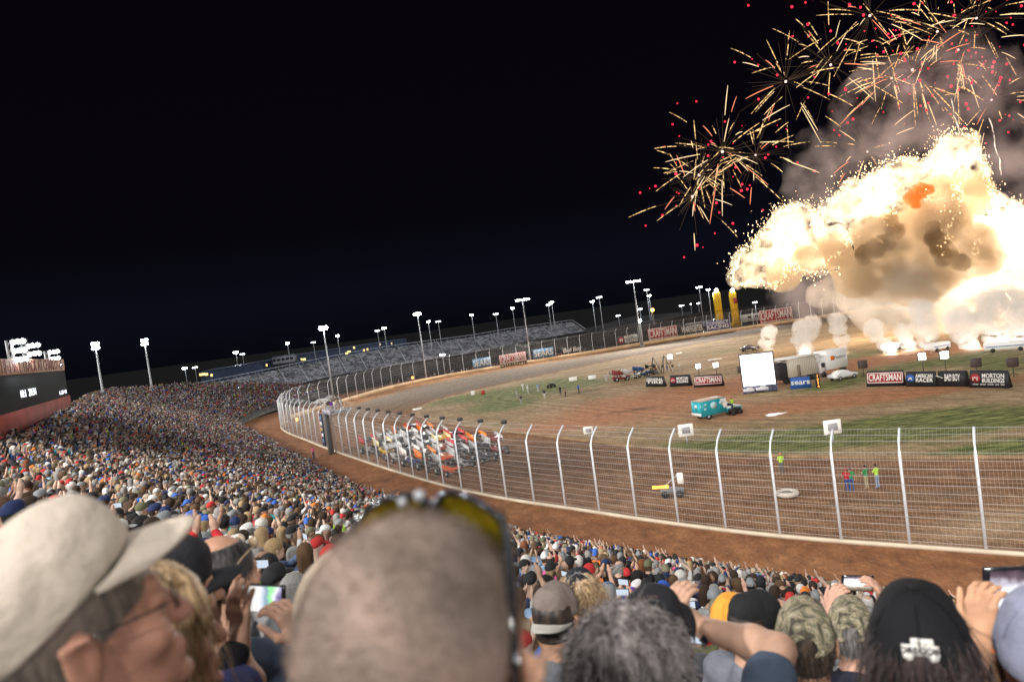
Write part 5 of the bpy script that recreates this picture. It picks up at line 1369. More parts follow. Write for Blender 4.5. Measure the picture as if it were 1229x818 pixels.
def add_hand(S, W, d, n, side, curl=.5, f=1.0, spread=1.0, thumb=.8):
    """W wrist, d direction of the palm, n normal out of the palm (fingers curl towards n), side: +1/-1 thumb side along cross(d,n)"""
    d = d/np.linalg.norm(d); n = n-d*(n@d); n /= np.linalg.norm(n); s = np.cross(d, n)*side
    S.cap(W-d*.02, W+d*.03, .026*f, .027*f, .015)
    for i in range(4):
        o = (i-1.5)*.0195*f*spread
        S.cap(W+d*.03*f+s*o*.6, W+d*.088*f+s*o, .0165*f, .0125*f, .010)
        L = (.070, .078, .073, .058)[3-i]*f if side else .07
        a = 0; p = W+d*.088*f+s*o
        for j, (q, r0, r1) in enumerate(((.44,.0098,.0090),(.32,.0090,.0082),(.26,.0082,.0070))):
            a += curl*(.55, .9, .6)[j]; dd = d*math.cos(a)+n*math.sin(a)+s*(i-1.5)*.06*spread; dd /= np.linalg.norm(dd)
            p2 = p+dd*L*q; S.cap(p, p2, r0*f, r1*f, .004); p = p2
    b = W+d*.028*f+s*.026*f; t1 = d*.62+s*.75+n*.25*thumb; t1 /= np.linalg.norm(t1); p1 = b+t1*.042*f; t2 = d*.9+s*.25+n*.35*thumb; t2 /= np.linalg.norm(t2)
    S.cap(b, p1, .015*f, .0115*f, .012); S.cap(p1, p1+t2*.032*f, .0112*f, .0095*f, .005); S.cap(p1+t2*.032*f, p1+t2*.055*f, .0095*f, .0078*f, .004)
def elbow(Sh, W, out, l1=.29, l2=.255):
    """two bone solution, elbow pushed towards 'out'"""
    v = W-Sh; D = np.linalg.norm(v); D = min(D, (l1+l2)*.985); v = v/np.linalg.norm(v); W2 = Sh+v*D
    a = (l1*l1-l2*l2+D*D)/(2*D); h = math.sqrt(max(l1*l1-a*a, 0)); o = out-v*(out@v); o /= np.linalg.norm(o); return Sh+v*a+o*h, W2
POSES = {
 'arms down': (V3(.27,.06,.90), V3(.3,-.6,-.5), 0),
 'both hands raised in front of the face': (V3(.085,.38,1.47), V3(.8,-.1,-.8), 1),
 'both arms raised high': (V3(.10,.32,1.70), V3(1,.1,-.2), 1),
 'hands clasped at chest': (V3(.07,.27,1.18), V3(.8,-.3,-.6), 1),
 'one arm raised': (V3(.13,.30,1.74), V3(1,.1,-.2), 2),
 'hands on hips': (V3(.19,.04,1.02), V3(1,-.3,0), 0)}
def arm_pts(pose, s):
    W, out, kind = POSES[pose]
    if kind == 2 and s < 0: W, out = POSES['arms down'][0], POSES['arms down'][1]
    W = W*V3(s,1,1); out = out*V3(s,1,1); Sh = V3(s*.185,-.01,1.395); E, W = elbow(Sh, W, out); return Sh, E, W
def person_parts(pose, h, short=True, R=None, detail=False, hand_h=True, w=1., curl=.6, legs=True):
    """returns skin, shirt, trousers meshes"""
    R = R or head_xf(); S = SDF(); T = SDF(); C = HC+np.array(R) @ V3(0, .0, 0)
    add_head(S, C, R, detail); add_neck(S, C, R)
    S.cap(V3(0,-.0,1.34), V3(0,0,1.05), .055, .07, .03); S.cap(V3(-.15,-.01,1.38), V3(.15,-.01,1.38), .03, .03, .03)
    T.ell(V3(0,.0,1.22), (.185*w,.118*w,.23), .04); T.cap(V3(-.14*w,-.012,1.385), V3(.14*w,-.012,1.385), .062, .062, .06)
    T.ell(V3(0,.012,1.02), (.17*w,.128*w,.19), .05); T.cap(V3(0,-.018,1.39), V3(0,-.018,1.45), .086, .074, .03)
    for s in (-1, 1):
        Sh, E, W = arm_pts(pose, s)
        S.cap(Sh, E, .044, .040, .02); S.cap(E, E+(W-E)*.35, .041, .041, .02); S.cap(E+(W-E)*.35, W, .041, .026, .02)
        T.cap(Sh-V3(s*.03,0,0), Sh+V3(0,0,0), .066, .066, .04)
        if short: T.cap(Sh, Sh+(E-Sh)*.72, .062, .056, .03)
        else: T.cap(Sh, E, .062, .053, .03); T.cap(E, E+(W-E)*.92, .053, .040, .02)
        up = W[2] > 1.3
        d = (V3(-s*.15,.25,.9) if up else (V3(-s*.8,.5,.1) if 'chest' in pose else V3(0,.15,-1))); n = V3(-s*.6,.0,0)+(V3(0,-.4,0) if up else V3(0,.3,0))
        if h < .012 or detail: add_hand(S, W, d, n, 1 if (np.cross(d, n) @ V3(-s*.3,-.5,.4)) > 0 else -1, curl)
        else:
            d = d/np.linalg.norm(d); S.cap(W, W+d*.07, .03, .036, .015); S.cap(W+d*.07, W+d*.15+n*.03, .034, .02, .015); S.cap(W+d*.03, W+d*.08-V3(s*.03,.02,0), .016, .012, .01)
    P = SDF()
    if legs:
        P.ell(V3(0,0,.93), (.165*w,.12*w,.13), .04)
        for s in (-1, 1): P.cap(V3(s*.09,0,.90), V3(s*.10,.01,.48), .088, .062, .03); P.cap(V3(s*.10,.01,.48), V3(s*.105,-.02,.08), .062, .05, .02); P.cap(V3(s*.105,-.03,.05), V3(s*.11,.13,.04), .048, .04, .02)
    sk = S.mesh(h); sh = T.mesh(h*1.15); pa = P.mesh(h*1.5) if legs else None
    return sk, sh, pa
# headgear in the head's own frame
def gear(kind, h):
    S = SDF(); E = head_xf()
    base = lambda o: (S.ell((0,-.012,.035), (.077+o,.098+o,.090+o), .02), S.ell((0,-.05,-.03), (.060+o,.050+o,.07), .03))
    if kind == 'short hair': base(.010); S.half((0,-.62,.78), -.042)
    elif kind == 'bald fringe': base(.005); S.half((0,-.62,.78), -.042); S.fn(lambda P: .058-np.linalg.norm((P-V3(0,-.01,.13))*V3(1,.8,1), axis=-1)*-1*-1 if False else np.linalg.norm((P-V3(0,-.02,.135))*V3(1,.75,1), axis=-1)-.066, (-.09,-.12,.04), (.09,.1,.2), .006, 1)
    elif kind == 'long hair':
        base(.014); S.half((0,-.62,.78), -.045); S.ell((0,-.065,-.07), (.085,.052,.15), .03); S.ell((.055,-.02,-.09), (.035,.04,.13), .03); S.ell((-.055,-.02,-.09), (.035,.04,.13), .03); S.ell((0,-.085,-.18), (.07,.035,.10), .03)
    elif kind == 'curly hair':
        base(.03); S.ell((0,-.03,.05), (.11,.115,.105), .02); S.half((0,-.72,.70), -.05)
    elif kind in ('cap', 'backward cap'):
        s = 1 if kind == 'cap' else -1
        S.ell((0,-.012,.038), (.086,.108,.100), .02); S.ell((0,.045*s,.085), (.06,.055,.055), .03); S.half((0,-.10*s,.99), .022, .006)
        S.ell((0,s*.145,.030), (.072,.072,.0085+h*.25), .012); S.cap((0,-.012,.135), (0,-.012,.141), .008, .008, .004)
    elif kind == 'cap and ponytail':
        S.ell((0,-.012,.038), (.086,.108,.100), .02); S.ell((0,.045,.085), (.06,.055,.055), .03); S.half((0,-.10,.99), .022, .006)
        S.ell((0,.145,.030), (.072,.072,.0085+h*.25), .012)
    elif kind == 'knit hat': S.ell((0,-.012,.045), (.090,.110,.105), .02); S.half((0,-.45,.89), -.005, .006)
    elif kind == 'hood':
        S.ell((0,-.03,.03), (.105,.125,.125), .02); S.ell((0,-.05,-.10), (.10,.09,.11), .05); S.half((0,-1,.15), -.055, .01)
    return S.mesh(h)
m_skin = objcol_mat('skin', .55, .10, 9, .12, 90)
m_cloth = objcol_mat('cloth', .85, .16, 7, .5, 14)
m_hairc = objcol_mat('hair', .6, .22, 120, .8, 160)
m_hatc = objcol_mat('hat_cloth', .85, .10, 14, .25, 150)
def camo_mat():
    m, nt, b = nt_new('camouflage_cloth'); b.inputs['Roughness'].default_value = .9
    tc = nt.nodes.new('ShaderNodeTexCoord'); n = nt.nodes.new('ShaderNodeTexNoise'); n.inputs['Scale'].default_value = 19; n.inputs['Detail'].default_value = 4; n.inputs['Distortion'].default_value = 1.2
    nt.links.new(tc.outputs['Object'], n.inputs['Vector']); r = nt.nodes.new('ShaderNodeValToRGB'); nt.links.new(n.outputs['Fac'], r.inputs[0]); r.color_ramp.interpolation = 'CONSTANT'
    r.color_ramp.elements[0].position = 0; r.color_ramp.elements[0].color = c4(.06,.05,.035); r.color_ramp.elements[1].position = .40; r.color_ramp.elements[1].color = c4(.17,.15,.10)
    for p, c in ((.47, c4(.30,.255,.17)), (.55, c4(.13,.125,.075)), (.61, c4(.36,.32,.23))): e = r.color_ramp.elements.new(p); e.color = c
    nt.links.new(r.outputs[0], b.inputs['Base Color']); return m
m_camo = camo_mat()
SHIRTS = [('black',(.016,.016,.018),20),('navy',(.02,.028,.075),14),('charcoal',(.05,.052,.058),9),('grey',(.17,.18,.19),9),('pale grey',(.38,.38,.38),5),('white',(.66,.66,.65),7),('red',(.42,.02,.025),5),('maroon',(.16,.018,.03),3),('royal blue',(.03,.09,.42),6),('pale blue',(.22,.34,.52),5),('orange',(.65,.16,.02),2.5),('tan',(.30,.22,.14),5),('brown',(.10,.06,.035),4),('olive',(.09,.09,.045),4),('green',(.03,.22,.07),2),('lime',(.38,.62,.05),1),('pink',(.72,.12,.30),2),('purple',(.16,.05,.30),2),('teal',(.02,.28,.32),2),('plaid blue',(.10,.14,.24),3)]
HATS = [('black',(.018,.018,.02),15),('white',(.62,.62,.61),5),('grey',(.20,.21,.22),6),('navy',(.02,.03,.09),8),('red',(.42,.03,.03),5),('tan',(.34,.28,.21),2),('blue',(.04,.12,.45),3),('orange',(.65,.18,.03),1.5),('olive',(.11,.11,.06),3),('camouflage',(.17,.16,.10),4)]
HAIRS = [('black',(.012,.010,.010),5),('dark brown',(.035,.020,.012),9),('brown',(.09,.050,.025),6),('grey',(.24,.23,.22),6),('blond',(.34,.235,.125),2),('white',(.55,.53,.50),2),('auburn',(.16,.055,.02),1)]
SKINS = [(.47,.29,.21),(.40,.24,.165),(.50,.33,.25),(.33,.19,.13),(.18,.10,.065)]
def wpick(L, r):
    t = r.random()*sum(a[2] for a in L)
    for a in L:
        t -= a[2]
        if t <= 0: return a
    return L[-1]
# ---- prototypes for the individually placed spectators
PP = {}
PH = .0155
POSEL = ['arms down', 'both hands raised in front of the face', 'both arms raised high', 'hands clasped at chest', 'one arm raised', 'hands on hips']
def getbody(pose, short):
    k = (pose, short)
    if k not in PP:
        sk, sh, pa = person_parts(pose, PH, short)
        PP[k] = (mesh_np(None if False else 'b', sk[0], sk[1], m_skin, smooth=True), mesh_np('s', sh[0], sh[1], m_cloth, smooth=True), mesh_np('p', pa[0], pa[1], m_cloth, smooth=True))
        for i, o in enumerate(PP[k]): o_me = o.data; bpy.data.objects.remove(o); PP[k] = PP[k][:i]+(o_me,)+PP[k][i+1:]
    return PP[k]
GEARM = {}
def getgear(kind, h=.012):
    if (kind, h) not in GEARM:
        V, Q = gear(kind, h); o = mesh_np('g', V, Q, m_hairc if 'hair' in kind or 'fringe' in kind else m_hatc, smooth=True); GEARM[(kind, h)] = o.data; bpy.data.objects.remove(o)
    return GEARM[(kind, h)]
def link(name, me, parent=None, col=None, loc=None):
    o = bpy.data.objects.new(name, me); COL.objects.link(o); o.parent = parent
    if col is not None: o.color = tuple(col)[:3]+(1,)
    if loc is not None: o.location = loc
    return o
GEARS = ['short hair', 'cap', 'backward cap', 'long hair', 'short hair', 'cap', 'knit hat', 'bald fringe', 'hood', 'curly hair', 'cap', 'long hair', 'cap and ponytail', 'cap', 'short hair']
GEARNAME = {'hood':'hood', 'bald fringe':'fringe of hair'}
def make_person(x, y, z, face, r, pose=None, gearK=None, shirt=None, hat=None, hair=None, skin=None, short=None, scale=None, legcol=None, pitch=0):
    """one spectator: skin body (top-level), shirt, trousers, headgear as children. returns root, info"""
    pose = pose or r.choice(POSEL[:5]+['both hands raised in front of the face', 'both arms raised high']*1); gearK = gearK or r.choice(GEARS)
    shirt = shirt or wpick(SHIRTS, r); hat = hat or wpick(HATS, r); hair = hair or wpick(HAIRS, r); skin = skin or r.choice(SKINS[:4]+SKINS[:3]+SKINS[4:]); short = (r.random() < .55) if short is None else short
    sc_ = scale or r.uniform(.94, 1.05)
    A, B, Cc = getbody(pose, short)
    root = link('person', A, None, skin); root.location = (x, y, z); root.rotation_euler = (0, 0, face); root.scale = (sc_, sc_, sc_)
    link('shirt', B, root, shirt[1]); link('trousers', Cc, root, legcol or r.choice([(.03,.05,.10),(.05,.08,.16),(.02,.02,.022),(.22,.18,.12)]))
    if 'hair' in gearK or gearK == 'bald fringe': link('hair', getgear(gearK), root, hair[1], HC)
    elif gearK == 'hood': link('hood', getgear('hood'), root, shirt[1], HC)
    else:
        nm = 'knit_hat' if gearK == 'knit hat' else 'cap'
        g_ = link(nm, getgear(gearK), root, hat[1], HC)
        if hat[0] == 'camouflage': pass
        link('hair', getgear('bald fringe' if gearK != 'cap and ponytail' else 'long hair'), root, hair[1], HC-V3(0,.0,.012))
    return root, (shirt[0], gearK, hat[0], hair[0], pose)
def describe(info):
    s, g_, hat, hair, pose = info
    top = {'short hair': hair+' short hair', 'long hair': 'long '+hair+' hair', 'curly hair': 'curly '+hair+' hair', 'bald fringe': 'balding '+hair+' hair', 'cap': hat+' cap', 'backward cap': hat+' backward cap', 'cap and ponytail': hat+' cap, '+hair+' locks', 'knit hat': hat+' knit hat', 'hood': 'hood up'}[g_]
    po = {'arms down':'arms down','both hands raised in front of the face':'both hands before face','both arms raised high':'both arms high','hands clasped at chest':'hands at chest','one arm raised':'one arm up','hands on hips':'hands on hips'}[pose]
    return s+' top', top, po

# ---- where people stand: rows of the grandstand
FIRE = np.array([78., 150.])
def stand_spots():
    out = []
    r = random.Random(21)
    for row in range(ROWS):
        d = row*RD+.35; C = FRONT+NF*d; seg = np.linalg.norm(np.diff(C, axis=0), axis=1)
        L = np.r_[0, np.cumsum(seg)]; s = r.uniform(0, .4)
        while s < L[-1]:
            i = int(np.searchsorted(L, s)-1); i = max(0, min(i, len(seg)-1)); t = (s-L[i])/seg[i]; p = C[i]*(1-t)+C[i+1]*t; dm = DM[i]
            if d < dm-.5 and r.random() < .96:
                out.append((p[0]+r.gauss(0, .05)+(NF[i][0]*r.uniform(-.26, .26) if C[i][1] > 60 else 0), p[1]+r.gauss(0, .05), seat_z(row*RD), row, i))
            s += .50+r.uniform(-.05, .09)
    return out
SPOTS = stand_spots()
_sp = []
for q in SPOTS:
    pp = proj((q[0], q[1], q[2]+1.6))
    D = math.hypot(q[0], q[1])
    if pp[2] < .3 or not (-50 < pp[0] < 1290) or pp[1] > 1000: continue
    _sp.append((D, q, pp))
_sp.sort(key=lambda a: a[0])
print('spots in view', len(_sp))

# ------------------------------------------------------------------ the nearest people, each modelled on their own
HERO_POS = []
def hair_mat(name, c0, c1, zs=5, s=70, rough=.45):
    if name in MATS: return MATS[name]
    m, nt, b = nt_new(name); b.inputs['Roughness'].default_value = rough; tc = nt.nodes.new('ShaderNodeTexCoord'); mp = nt.nodes.new('ShaderNodeMapping'); mp.inputs['Scale'].default_value = (s, s, zs)
    nt.links.new(tc.outputs['Object'], mp.inputs[0]); n = nt.nodes.new('ShaderNodeTexNoise'); n.inputs['Scale'].default_value = 1; n.inputs['Detail'].default_value = 4; nt.links.new(mp.outputs[0], n.inputs['Vector'])
    r = nt.nodes.new('ShaderNodeValToRGB'); nt.links.new(n.outputs['Fac'], r.inputs[0]); r.color_ramp.elements[0].position = .36; r.color_ramp.elements[0].color = tuple(c0)+(1,); r.color_ramp.elements[1].position = .66; r.color_ramp.elements[1].color = tuple(c1)+(1,)
    nt.links.new(r.outputs[0], b.inputs['Base Color']); MATS[name] = m; return m
def mnormals(V, Q):
    me = bpy.data.meshes.new('t'); me.from_pydata(V.tolist(), [], Q.tolist()); me.update(); N = np.zeros(len(V)*3); me.vertices.foreach_get('normal', N); bpy.data.meshes.remove(me); return N.reshape(-1, 3)
def strands(V, N, n, L, flow, nrm, curl, rad, rg, zmin=-9, segs=5):
    ok = np.where(V[:, 2] > zmin)[0]; i = rg.choice(ok, n); p = V[i]+rg.normal(0, .002, (n, 3)); d = N[i]*nrm+np.array(flow)+rg.normal(0, .25, (n, 3)); d /= np.linalg.norm(d, axis=1)[:, None]
    P = [p]; ph = rg.uniform(0, 6.28, n); ln = L*rg.uniform(.5, 1.1, n)
    for k in range(segs):
        g_ = np.stack([np.sin(ph+k*1.3), np.cos(ph+k*1.1), np.zeros(n)], 1)*curl+np.array([0, 0, -.22*(k+1)/segs]); d = d+g_; d /= np.linalg.norm(d, axis=1)[:, None]; p = p+d*(ln/segs)[:, None]; P.append(p)
    P = np.stack(P, 1)  # n, s+1, 3
    T = np.gradient(P, axis=1); T /= np.linalg.norm(T, axis=2)[..., None]+1e-9; A = np.cross(T, N[i][:, None]); A /= np.linalg.norm(A, axis=2)[..., None]+1e-9; B = np.cross(T, A)
    s = segs+1; r = (rad*np.linspace(1, .35, s))[None, :, None]; ring = [P+A*r, P-A*r*.5+B*r*.87, P-A*r*.5-B*r*.87]
    VV = np.stack(ring, 2).reshape(-1, 3); Q = []
    for k in range(segs):
        for j in range(3): Q.append([k*3+j, k*3+(j+1) % 3, (k+1)*3+(j+1) % 3, (k+1)*3+j])
    Q = np.array(Q)[None]+(np.arange(n)*s*3)[:, None, None]; return VV, Q.reshape(-1, 4)
def hero(px, py, D, th, label, shirt, skin=(.50,.28,.18), sleeves='short', arms=None, h=.006, head=(0, 0, 0), sc_=1.0, w=1.0, sk_mat=None, shirt_m=None, neckline=True, detail=True, hw=1.0):
    """returns root plus helper to hang things in head space"""
    th = math.radians(th); rz = -th; hp = at(px, py, D); Rz = rotz(rz); R = head_xf(*[math.radians(a) for a in head])
    loc = np.array(hp)-Rz @ (HC*sc_); HERO_POS.append((loc[0], loc[1]))
    d_, _ = front_d(loc[0], loc[1]); row = int(max(0, (d_-.0))/RD); print('hero', label[:34], 'row', row, 'floor gap %.2f' % (loc[2]-seat_z(row*RD)))
    toL = lambda p: (np.linalg.inv(Rz) @ (np.array(p)-loc))/sc_; toD = lambda v: np.linalg.inv(Rz) @ np.array(v, float)
    S = SDF(); T = SDF(); C = HC.copy(); add_head(S, C, R, detail, w=hw); add_neck(S, C, R)
    S.cap(V3(0,-.01,1.34), V3(0,0,1.05), .06, .07, .03); S.cap(V3(-.14,-.01,1.38), V3(.14,-.01,1.38), .035, .035, .04)
    T.ell(V3(0,0,1.22), (.185*w,.125*w,.23), .04); T.cap(V3(-.145*w,-.012,1.385), V3(.145*w,-.012,1.385), .064, .064, .06); T.ell(V3(0,.012,1.02), (.17*w,.13*w,.19), .05); T.cap(V3(0,-.02,1.395), V3(0,-.018,1.448), .088, .074, .03)
    for s in (-1, 1):
        a = (arms or {}).get(s)
        Sh = V3(s*.185*w, -.01, 1.395)
        if a: W = toL(a[0]); dirn = toD(a[1]); n = toD(a[2]); out = toD(a[3]); sd = a[4]; cu = a[5]
        else: W, out, _ = POSES['arms down']; W = W*V3(s,1,1); out = out*V3(s,1,1); dirn = V3(0,.2,-1); n = V3(-s,0,0); sd = 1 if s < 0 else -1; cu = .6
        if a and np.linalg.norm(W-Sh) > .53: Sh = Sh+(W-Sh)*min(.12/np.linalg.norm(W-Sh), 1)
        E, W2 = elbow(Sh, W, out)
        if a: 
            if np.linalg.norm(W2-W) > .03: print('   reach short by %.2f' % np.linalg.norm(W2-W), label[:30])
            W = W2
        S.cap(Sh, E, .046, .040, .02); S.cap(E, E+(W-E)*.3, .041, .043, .02); S.cap(E+(W-E)*.3, W, .043, .027, .02)
        T.cap(Sh-V3(s*.03,0,0), Sh, .068, .068, .04)
        if sleeves == 'short': T.cap(Sh, Sh+(E-Sh)*.78, .066, .060, .03)
        else: T.cap(Sh, E, .066, .058, .03); T.cap(E, E+(W-E)*.90, .056, .040, .02)
        if a or D > 1.5: add_hand(S, W, dirn, n, sd, cu)
        else: S.cap(W, W+V3(0,.02,-.12), .03, .02, .015)
    V, Q = S.mesh(h); root = mesh_np('person', V, Q, sk_mat or m_skin, smooth=True); root.color = tuple(skin)+(1,)
    root.location = loc; root.rotation_euler = (0, 0, rz); root.scale = (sc_,)*3; tag(root, label, 'person')
    V, Q = T.mesh(max(h, .008)); V = V+mnormals(V, Q)*((vnoise(V, 9, 3, 3)-.5)*.022)[:, None]
    so_ = mesh_np('shirt', V, Q, shirt_m or m_cloth, smooth=True, parent=root); so_.color = tuple(shirt)+(1,)
    P = SDF(); P.ell(V3(0,0,.93), (.165,.12,.13), .04)
    for s in (-1, 1): P.cap(V3(s*.09,0,.90), V3(s*.10,.01,.48), .088, .062, .03); P.cap(V3(s*.10,.01,.48), V3(s*.105,-.02,.08), .062, .05, .02)
    V, Q = P.mesh(.022); po_ = mesh_np('trousers', V, Q, m_cloth, smooth=True, parent=root); po_.color = (.03,.045,.09,1)
    M = Matrix.Translation(HC.tolist()) @ R.to_4x4()
    return root, M
def place(o, root, M, extra=None):
    o.parent = root; o.matrix_local = M @ extra if extra is not None else M; return o
def dome(h=.005, opening=False, o=.0, tall=0., seams=True):
    S = SDF(); S.ell((0,-.012,.038), (.086+o,.108+o,.100+o+tall), .02); S.ell((0,.045,.085+tall), (.06,.055,.055), .03); S.half((0,-.10,.99), .020, .006)
    if opening:
        S.ell((0,-.125,.036), (.034,.05,.034), .004, None, 1); S.cap((-.045,-.108,.013), (.045,-.108,.013), .006, .006, .006); S.cap((-.045,-.108,.022), (.045,-.108,.022), .006, .006, .006)
    V, Q = S.mesh(h); N = mnormals(V, Q); V = V+N*((vnoise(V, 22, 8, 3)-.5)*.010)[:, None]; return V, Q
def brim_mesh(back=False):
    """curved peak with thickness"""
    nx, ny = 21, 10; V = []
    for lay in (0, 1):
        for j in range(ny):
            for i in range(nx):
                u = -1+2*i/(nx-1); v = j/(ny-1); x = u*(.082-.010*v*v); y0 = .10*math.sqrt(max(0, 1-(x/.092)**2))-.006; L = .078*math.sqrt(max(0, 1-abs(u)**2.6)); y = y0+L*v; z = .030-.024*u*u-.02*v*.078-.004*v*v-(.0035 if lay else 0); V.append([x, y, z])
    I = lambda l, j, i: l*nx*ny+j*nx+i; Q = []
    for j in range(ny-1):
        for i in range(nx-1): Q.append([I(0,j,i), I(0,j,i+1), I(0,j+1,i+1), I(0,j+1,i)]); Q.append([I(1,j,i), I(1,j+1,i), I(1,j+1,i+1), I(1,j,i+1)])
    for i in range(nx-1): Q.append([I(0,ny-1,i), I(0,ny-1,i+1), I(1,ny-1,i+1), I(1,ny-1,i)])
    return np.array(V), np.array(Q)
def put_cap(root, M, col, back=False, opening=False, m=None, brimcol=None, o=0., tall=0., tilt=0., seam=None, drop=0., up=0.):
    X = Matrix.Translation((0, 0, up)) @ Matrix.Rotation(math.pi if back else 0, 4, 'Z') @ Matrix.Rotation(math.radians(tilt), 4, 'X')
    V, Q = dome(.005, opening, o, tall); c = mesh_np('cap', V, Q, m or m_hatc, smooth=True); c.color = tuple(col)+(1,); place(c, root, M, X)
    V, Q = brim_mesh()
    if drop: A_ = math.radians(-drop); V = np.stack([V[:, 0], .085+(V[:, 1]-.085)*math.cos(A_)-(V[:, 2]-.03)*math.sin(A_), .03+(V[:, 1]-.085)*math.sin(A_)+(V[:, 2]-.03)*math.cos(A_)], 1)
    b = mesh_np('brim', V*np.array([1+o*8, 1+o*8, 1]), Q, m or m_hatc, smooth=True); b.color = tuple(brimcol or col)+(1,); b.parent = c
    MB().sphere((0,-.008,.139+o+tall), .008, 8, 5, (1,1,.5)).build('button', m or m_hatc, c).color = tuple(col)+(1,)
    sm = MB()
    for k in range(3):
        a = math.radians(30+60*k); pts = []
        for j in range(13):
            t = math.radians(8+j*12.5); pts.append((( .0885+o)*math.cos(a)*math.cos(t), (.1095+o)*math.sin(a)*math.cos(t)-.012, .038+(.1012+o+tall)*math.sin(t)))
        sm.tube(pts, .0011, 4)
    s_ = sm.build('seam', m_hatc, c); s_.color = tuple(seam or [v*.55 for v in col])+(1,)
    return c
def put_hair(root, M, kind, m, n=0, L=.03, flow=(0,-.5,-.7), nrm=.5, curl=.2, rad=.0012, h=.006, seed=1, disp=0., zmin=-9, scale=1.0):
    V, Q = gear(kind, h); N = mnormals(V, Q)
    if disp: V = V+N*((vnoise(V, 30, seed, 3)-.45)*disp)[:, None]
    if n:
        rg_ = np.random.default_rng(seed); sv, sq = strands(V, N, n, L, flow, nrm, curl, rad, rg_, zmin); Q = np.concatenate([Q, sq+len(V)]); V = np.concatenate([V, sv])
    o = mesh_np('hair', V*scale, Q, m, smooth=True); return place(o, root, M)
m_skinH = objcol_mat('skin_near', .5, .13, 14, .25, 240)
# 1 shaved head with sunglasses
def stubble():
    m, nt, b = nt_new('shaved_stubble'); b.inputs['Roughness'].default_value = .75; tc = nt.nodes.new('ShaderNodeTexCoord')
    n = nt.nodes.new('ShaderNodeTexNoise'); n.inputs['Scale'].default_value = 16; n.inputs['Detail'].default_value = 6; nt.links.new(tc.outputs['Object'], n.inputs['Vector'])
    r = nt.nodes.new('ShaderNodeValToRGB'); nt.links.new(n.outputs['Fac'], r.inputs[0]); r.color_ramp.elements[0].position = .34; r.color_ramp.elements[0].color = c4(.150,.108,.084); r.color_ramp.elements[1].position = .68; r.color_ramp.elements[1].color = c4(.37,.255,.205)
    e = r.color_ramp.elements.new(.5); e.color = c4(.235,.175,.140)
    n2 = nt.nodes.new('ShaderNodeTexNoise'); n2.inputs['Scale'].default_value = 420; n2.inputs['Detail'].default_value = 2; nt.links.new(tc.outputs['Object'], n2.inputs['Vector'])
    mr = nt.nodes.new('ShaderNodeMapRange'); mr.inputs[1].default_value = .35; mr.inputs[2].default_value = .6; mr.inputs[3].default_value = .72; mr.inputs[4].default_value = 1.12; nt.links.new(n2.outputs['Fac'], mr.inputs[0])
    mx = nt.nodes.new('ShaderNodeVectorMath'); mx.operation = 'SCALE'; nt.links.new(r.outputs[0], mx.inputs[0]); nt.links.new(mr.outputs[0], mx.inputs['Scale']); nt.links.new(mx.outputs[0], b.inputs['Base Color'])
    bp = nt.nodes.new('ShaderNodeBump'); bp.inputs['Strength'].default_value = .35; bp.inputs['Distance'].default_value = .002; nt.links.new(n2.outputs['Fac'], bp.inputs['Height']); nt.links.new(bp.outputs[0], b.inputs['Normal']); return m
root, M = hero(510, 806, .560, 17, 'person with closely shaved head and yellow sunglasses pushed up, nearest the camera', (.02,.022,.035), skin=(.60,.34,.23), h=.0045, sk_mat=m_skinH, hw=1.08)
S = SDF(); S.ell((0,-.012,.035), (.0785*1.06,.100,.0915), .02); S.ell((0,-.055,-.045), (.0615,.048,.063), .03); S.cap((0,-.05,-.07), (0,-.055,-.11), .052, .05, .03); S.half((0,-.60,.80), -.050); S.half((0,0,1), -.12)
S.ell((.098,.02,-.02), (.03,.05,.06), .01, None, 1); S.ell((-.098,.02,-.02), (.03,.05,.06), .01, None, 1)
V, Q = S.mesh(.004); sv, sq = strands(V, mnormals(V, Q), 12000, .007, (0,-.25,-.2), .9, .05, .00035, np.random.default_rng(2), segs=3); Q = np.concatenate([Q, sq+len(V)]); V = np.concatenate([V, sv]); place(mesh_np('hair', V, Q, stubble(), smooth=True), root, M)
m_fr = mat('glossy_black_plastic', (.012,.012,.016), .12, noise=0, coat=.8)
m_lens = mat('yellow_mirror_lens', (.55,.42,.02), .12, .75, noise=.35, nscale=60)
sg = MB(); X = MB()
gl = MB()
for s in (-1, 1):
    pts = []
    for k in range(21):
        a = 2*math.pi*k/20; pts.append((s*.037+.034*math.cos(a), .050-.010*math.cos(a)*s-.012*math.sin(a), .120+.026*math.sin(a)-.010*s*math.cos(a)))
    gl.tube(pts, .0032, 6, False)
gl.tube([(-.008,.050,.136),(.008,.050,.136)], .0042, 6)
for s in (-1, 1): gl.tube([(s*.066,.040,.128),(s*.076,.02,.112),(s*.084,-.01,.078),(s*.0865,-.035,.03),(s*.086,-.055,-.03),(s*.082,-.07,-.075)], [.004,.0045,.0045,.004,.004,.003], 8)
glasses = gl.build('sunglasses', m_fr, None, True); place(glasses, root, M, Matrix.Translation((0, .004, -.017)))
for s in (-1, 1):
    V = []; 
    for lay in (0, 1):
        V.append([s*.037, .055-lay*.002, .120])
        for k in range(20): a = 2*math.pi*k/20; V.append([s*.037+.033*math.cos(a), .050-.010*math.cos(a)*s-.012*math.sin(a)-lay*.002, .120+.025*math.sin(a)-.010*s*math.cos(a)])
    T_ = [[0, 1+k, 1+(k+1) % 20] for k in range(20)]+[[21, 22+(k+1) % 20, 22+k] for k in range(20)]
    mesh_np('lens', V, None, m_lens, smooth=True, tris=T_).parent = glasses
gh = MB(); gh.sphere((-.020,.038,.143), .0045, 8, 6); gh.sphere((-.004,.040,.147), .0055, 8, 6); gh.build('hinge', m_pole, glasses)
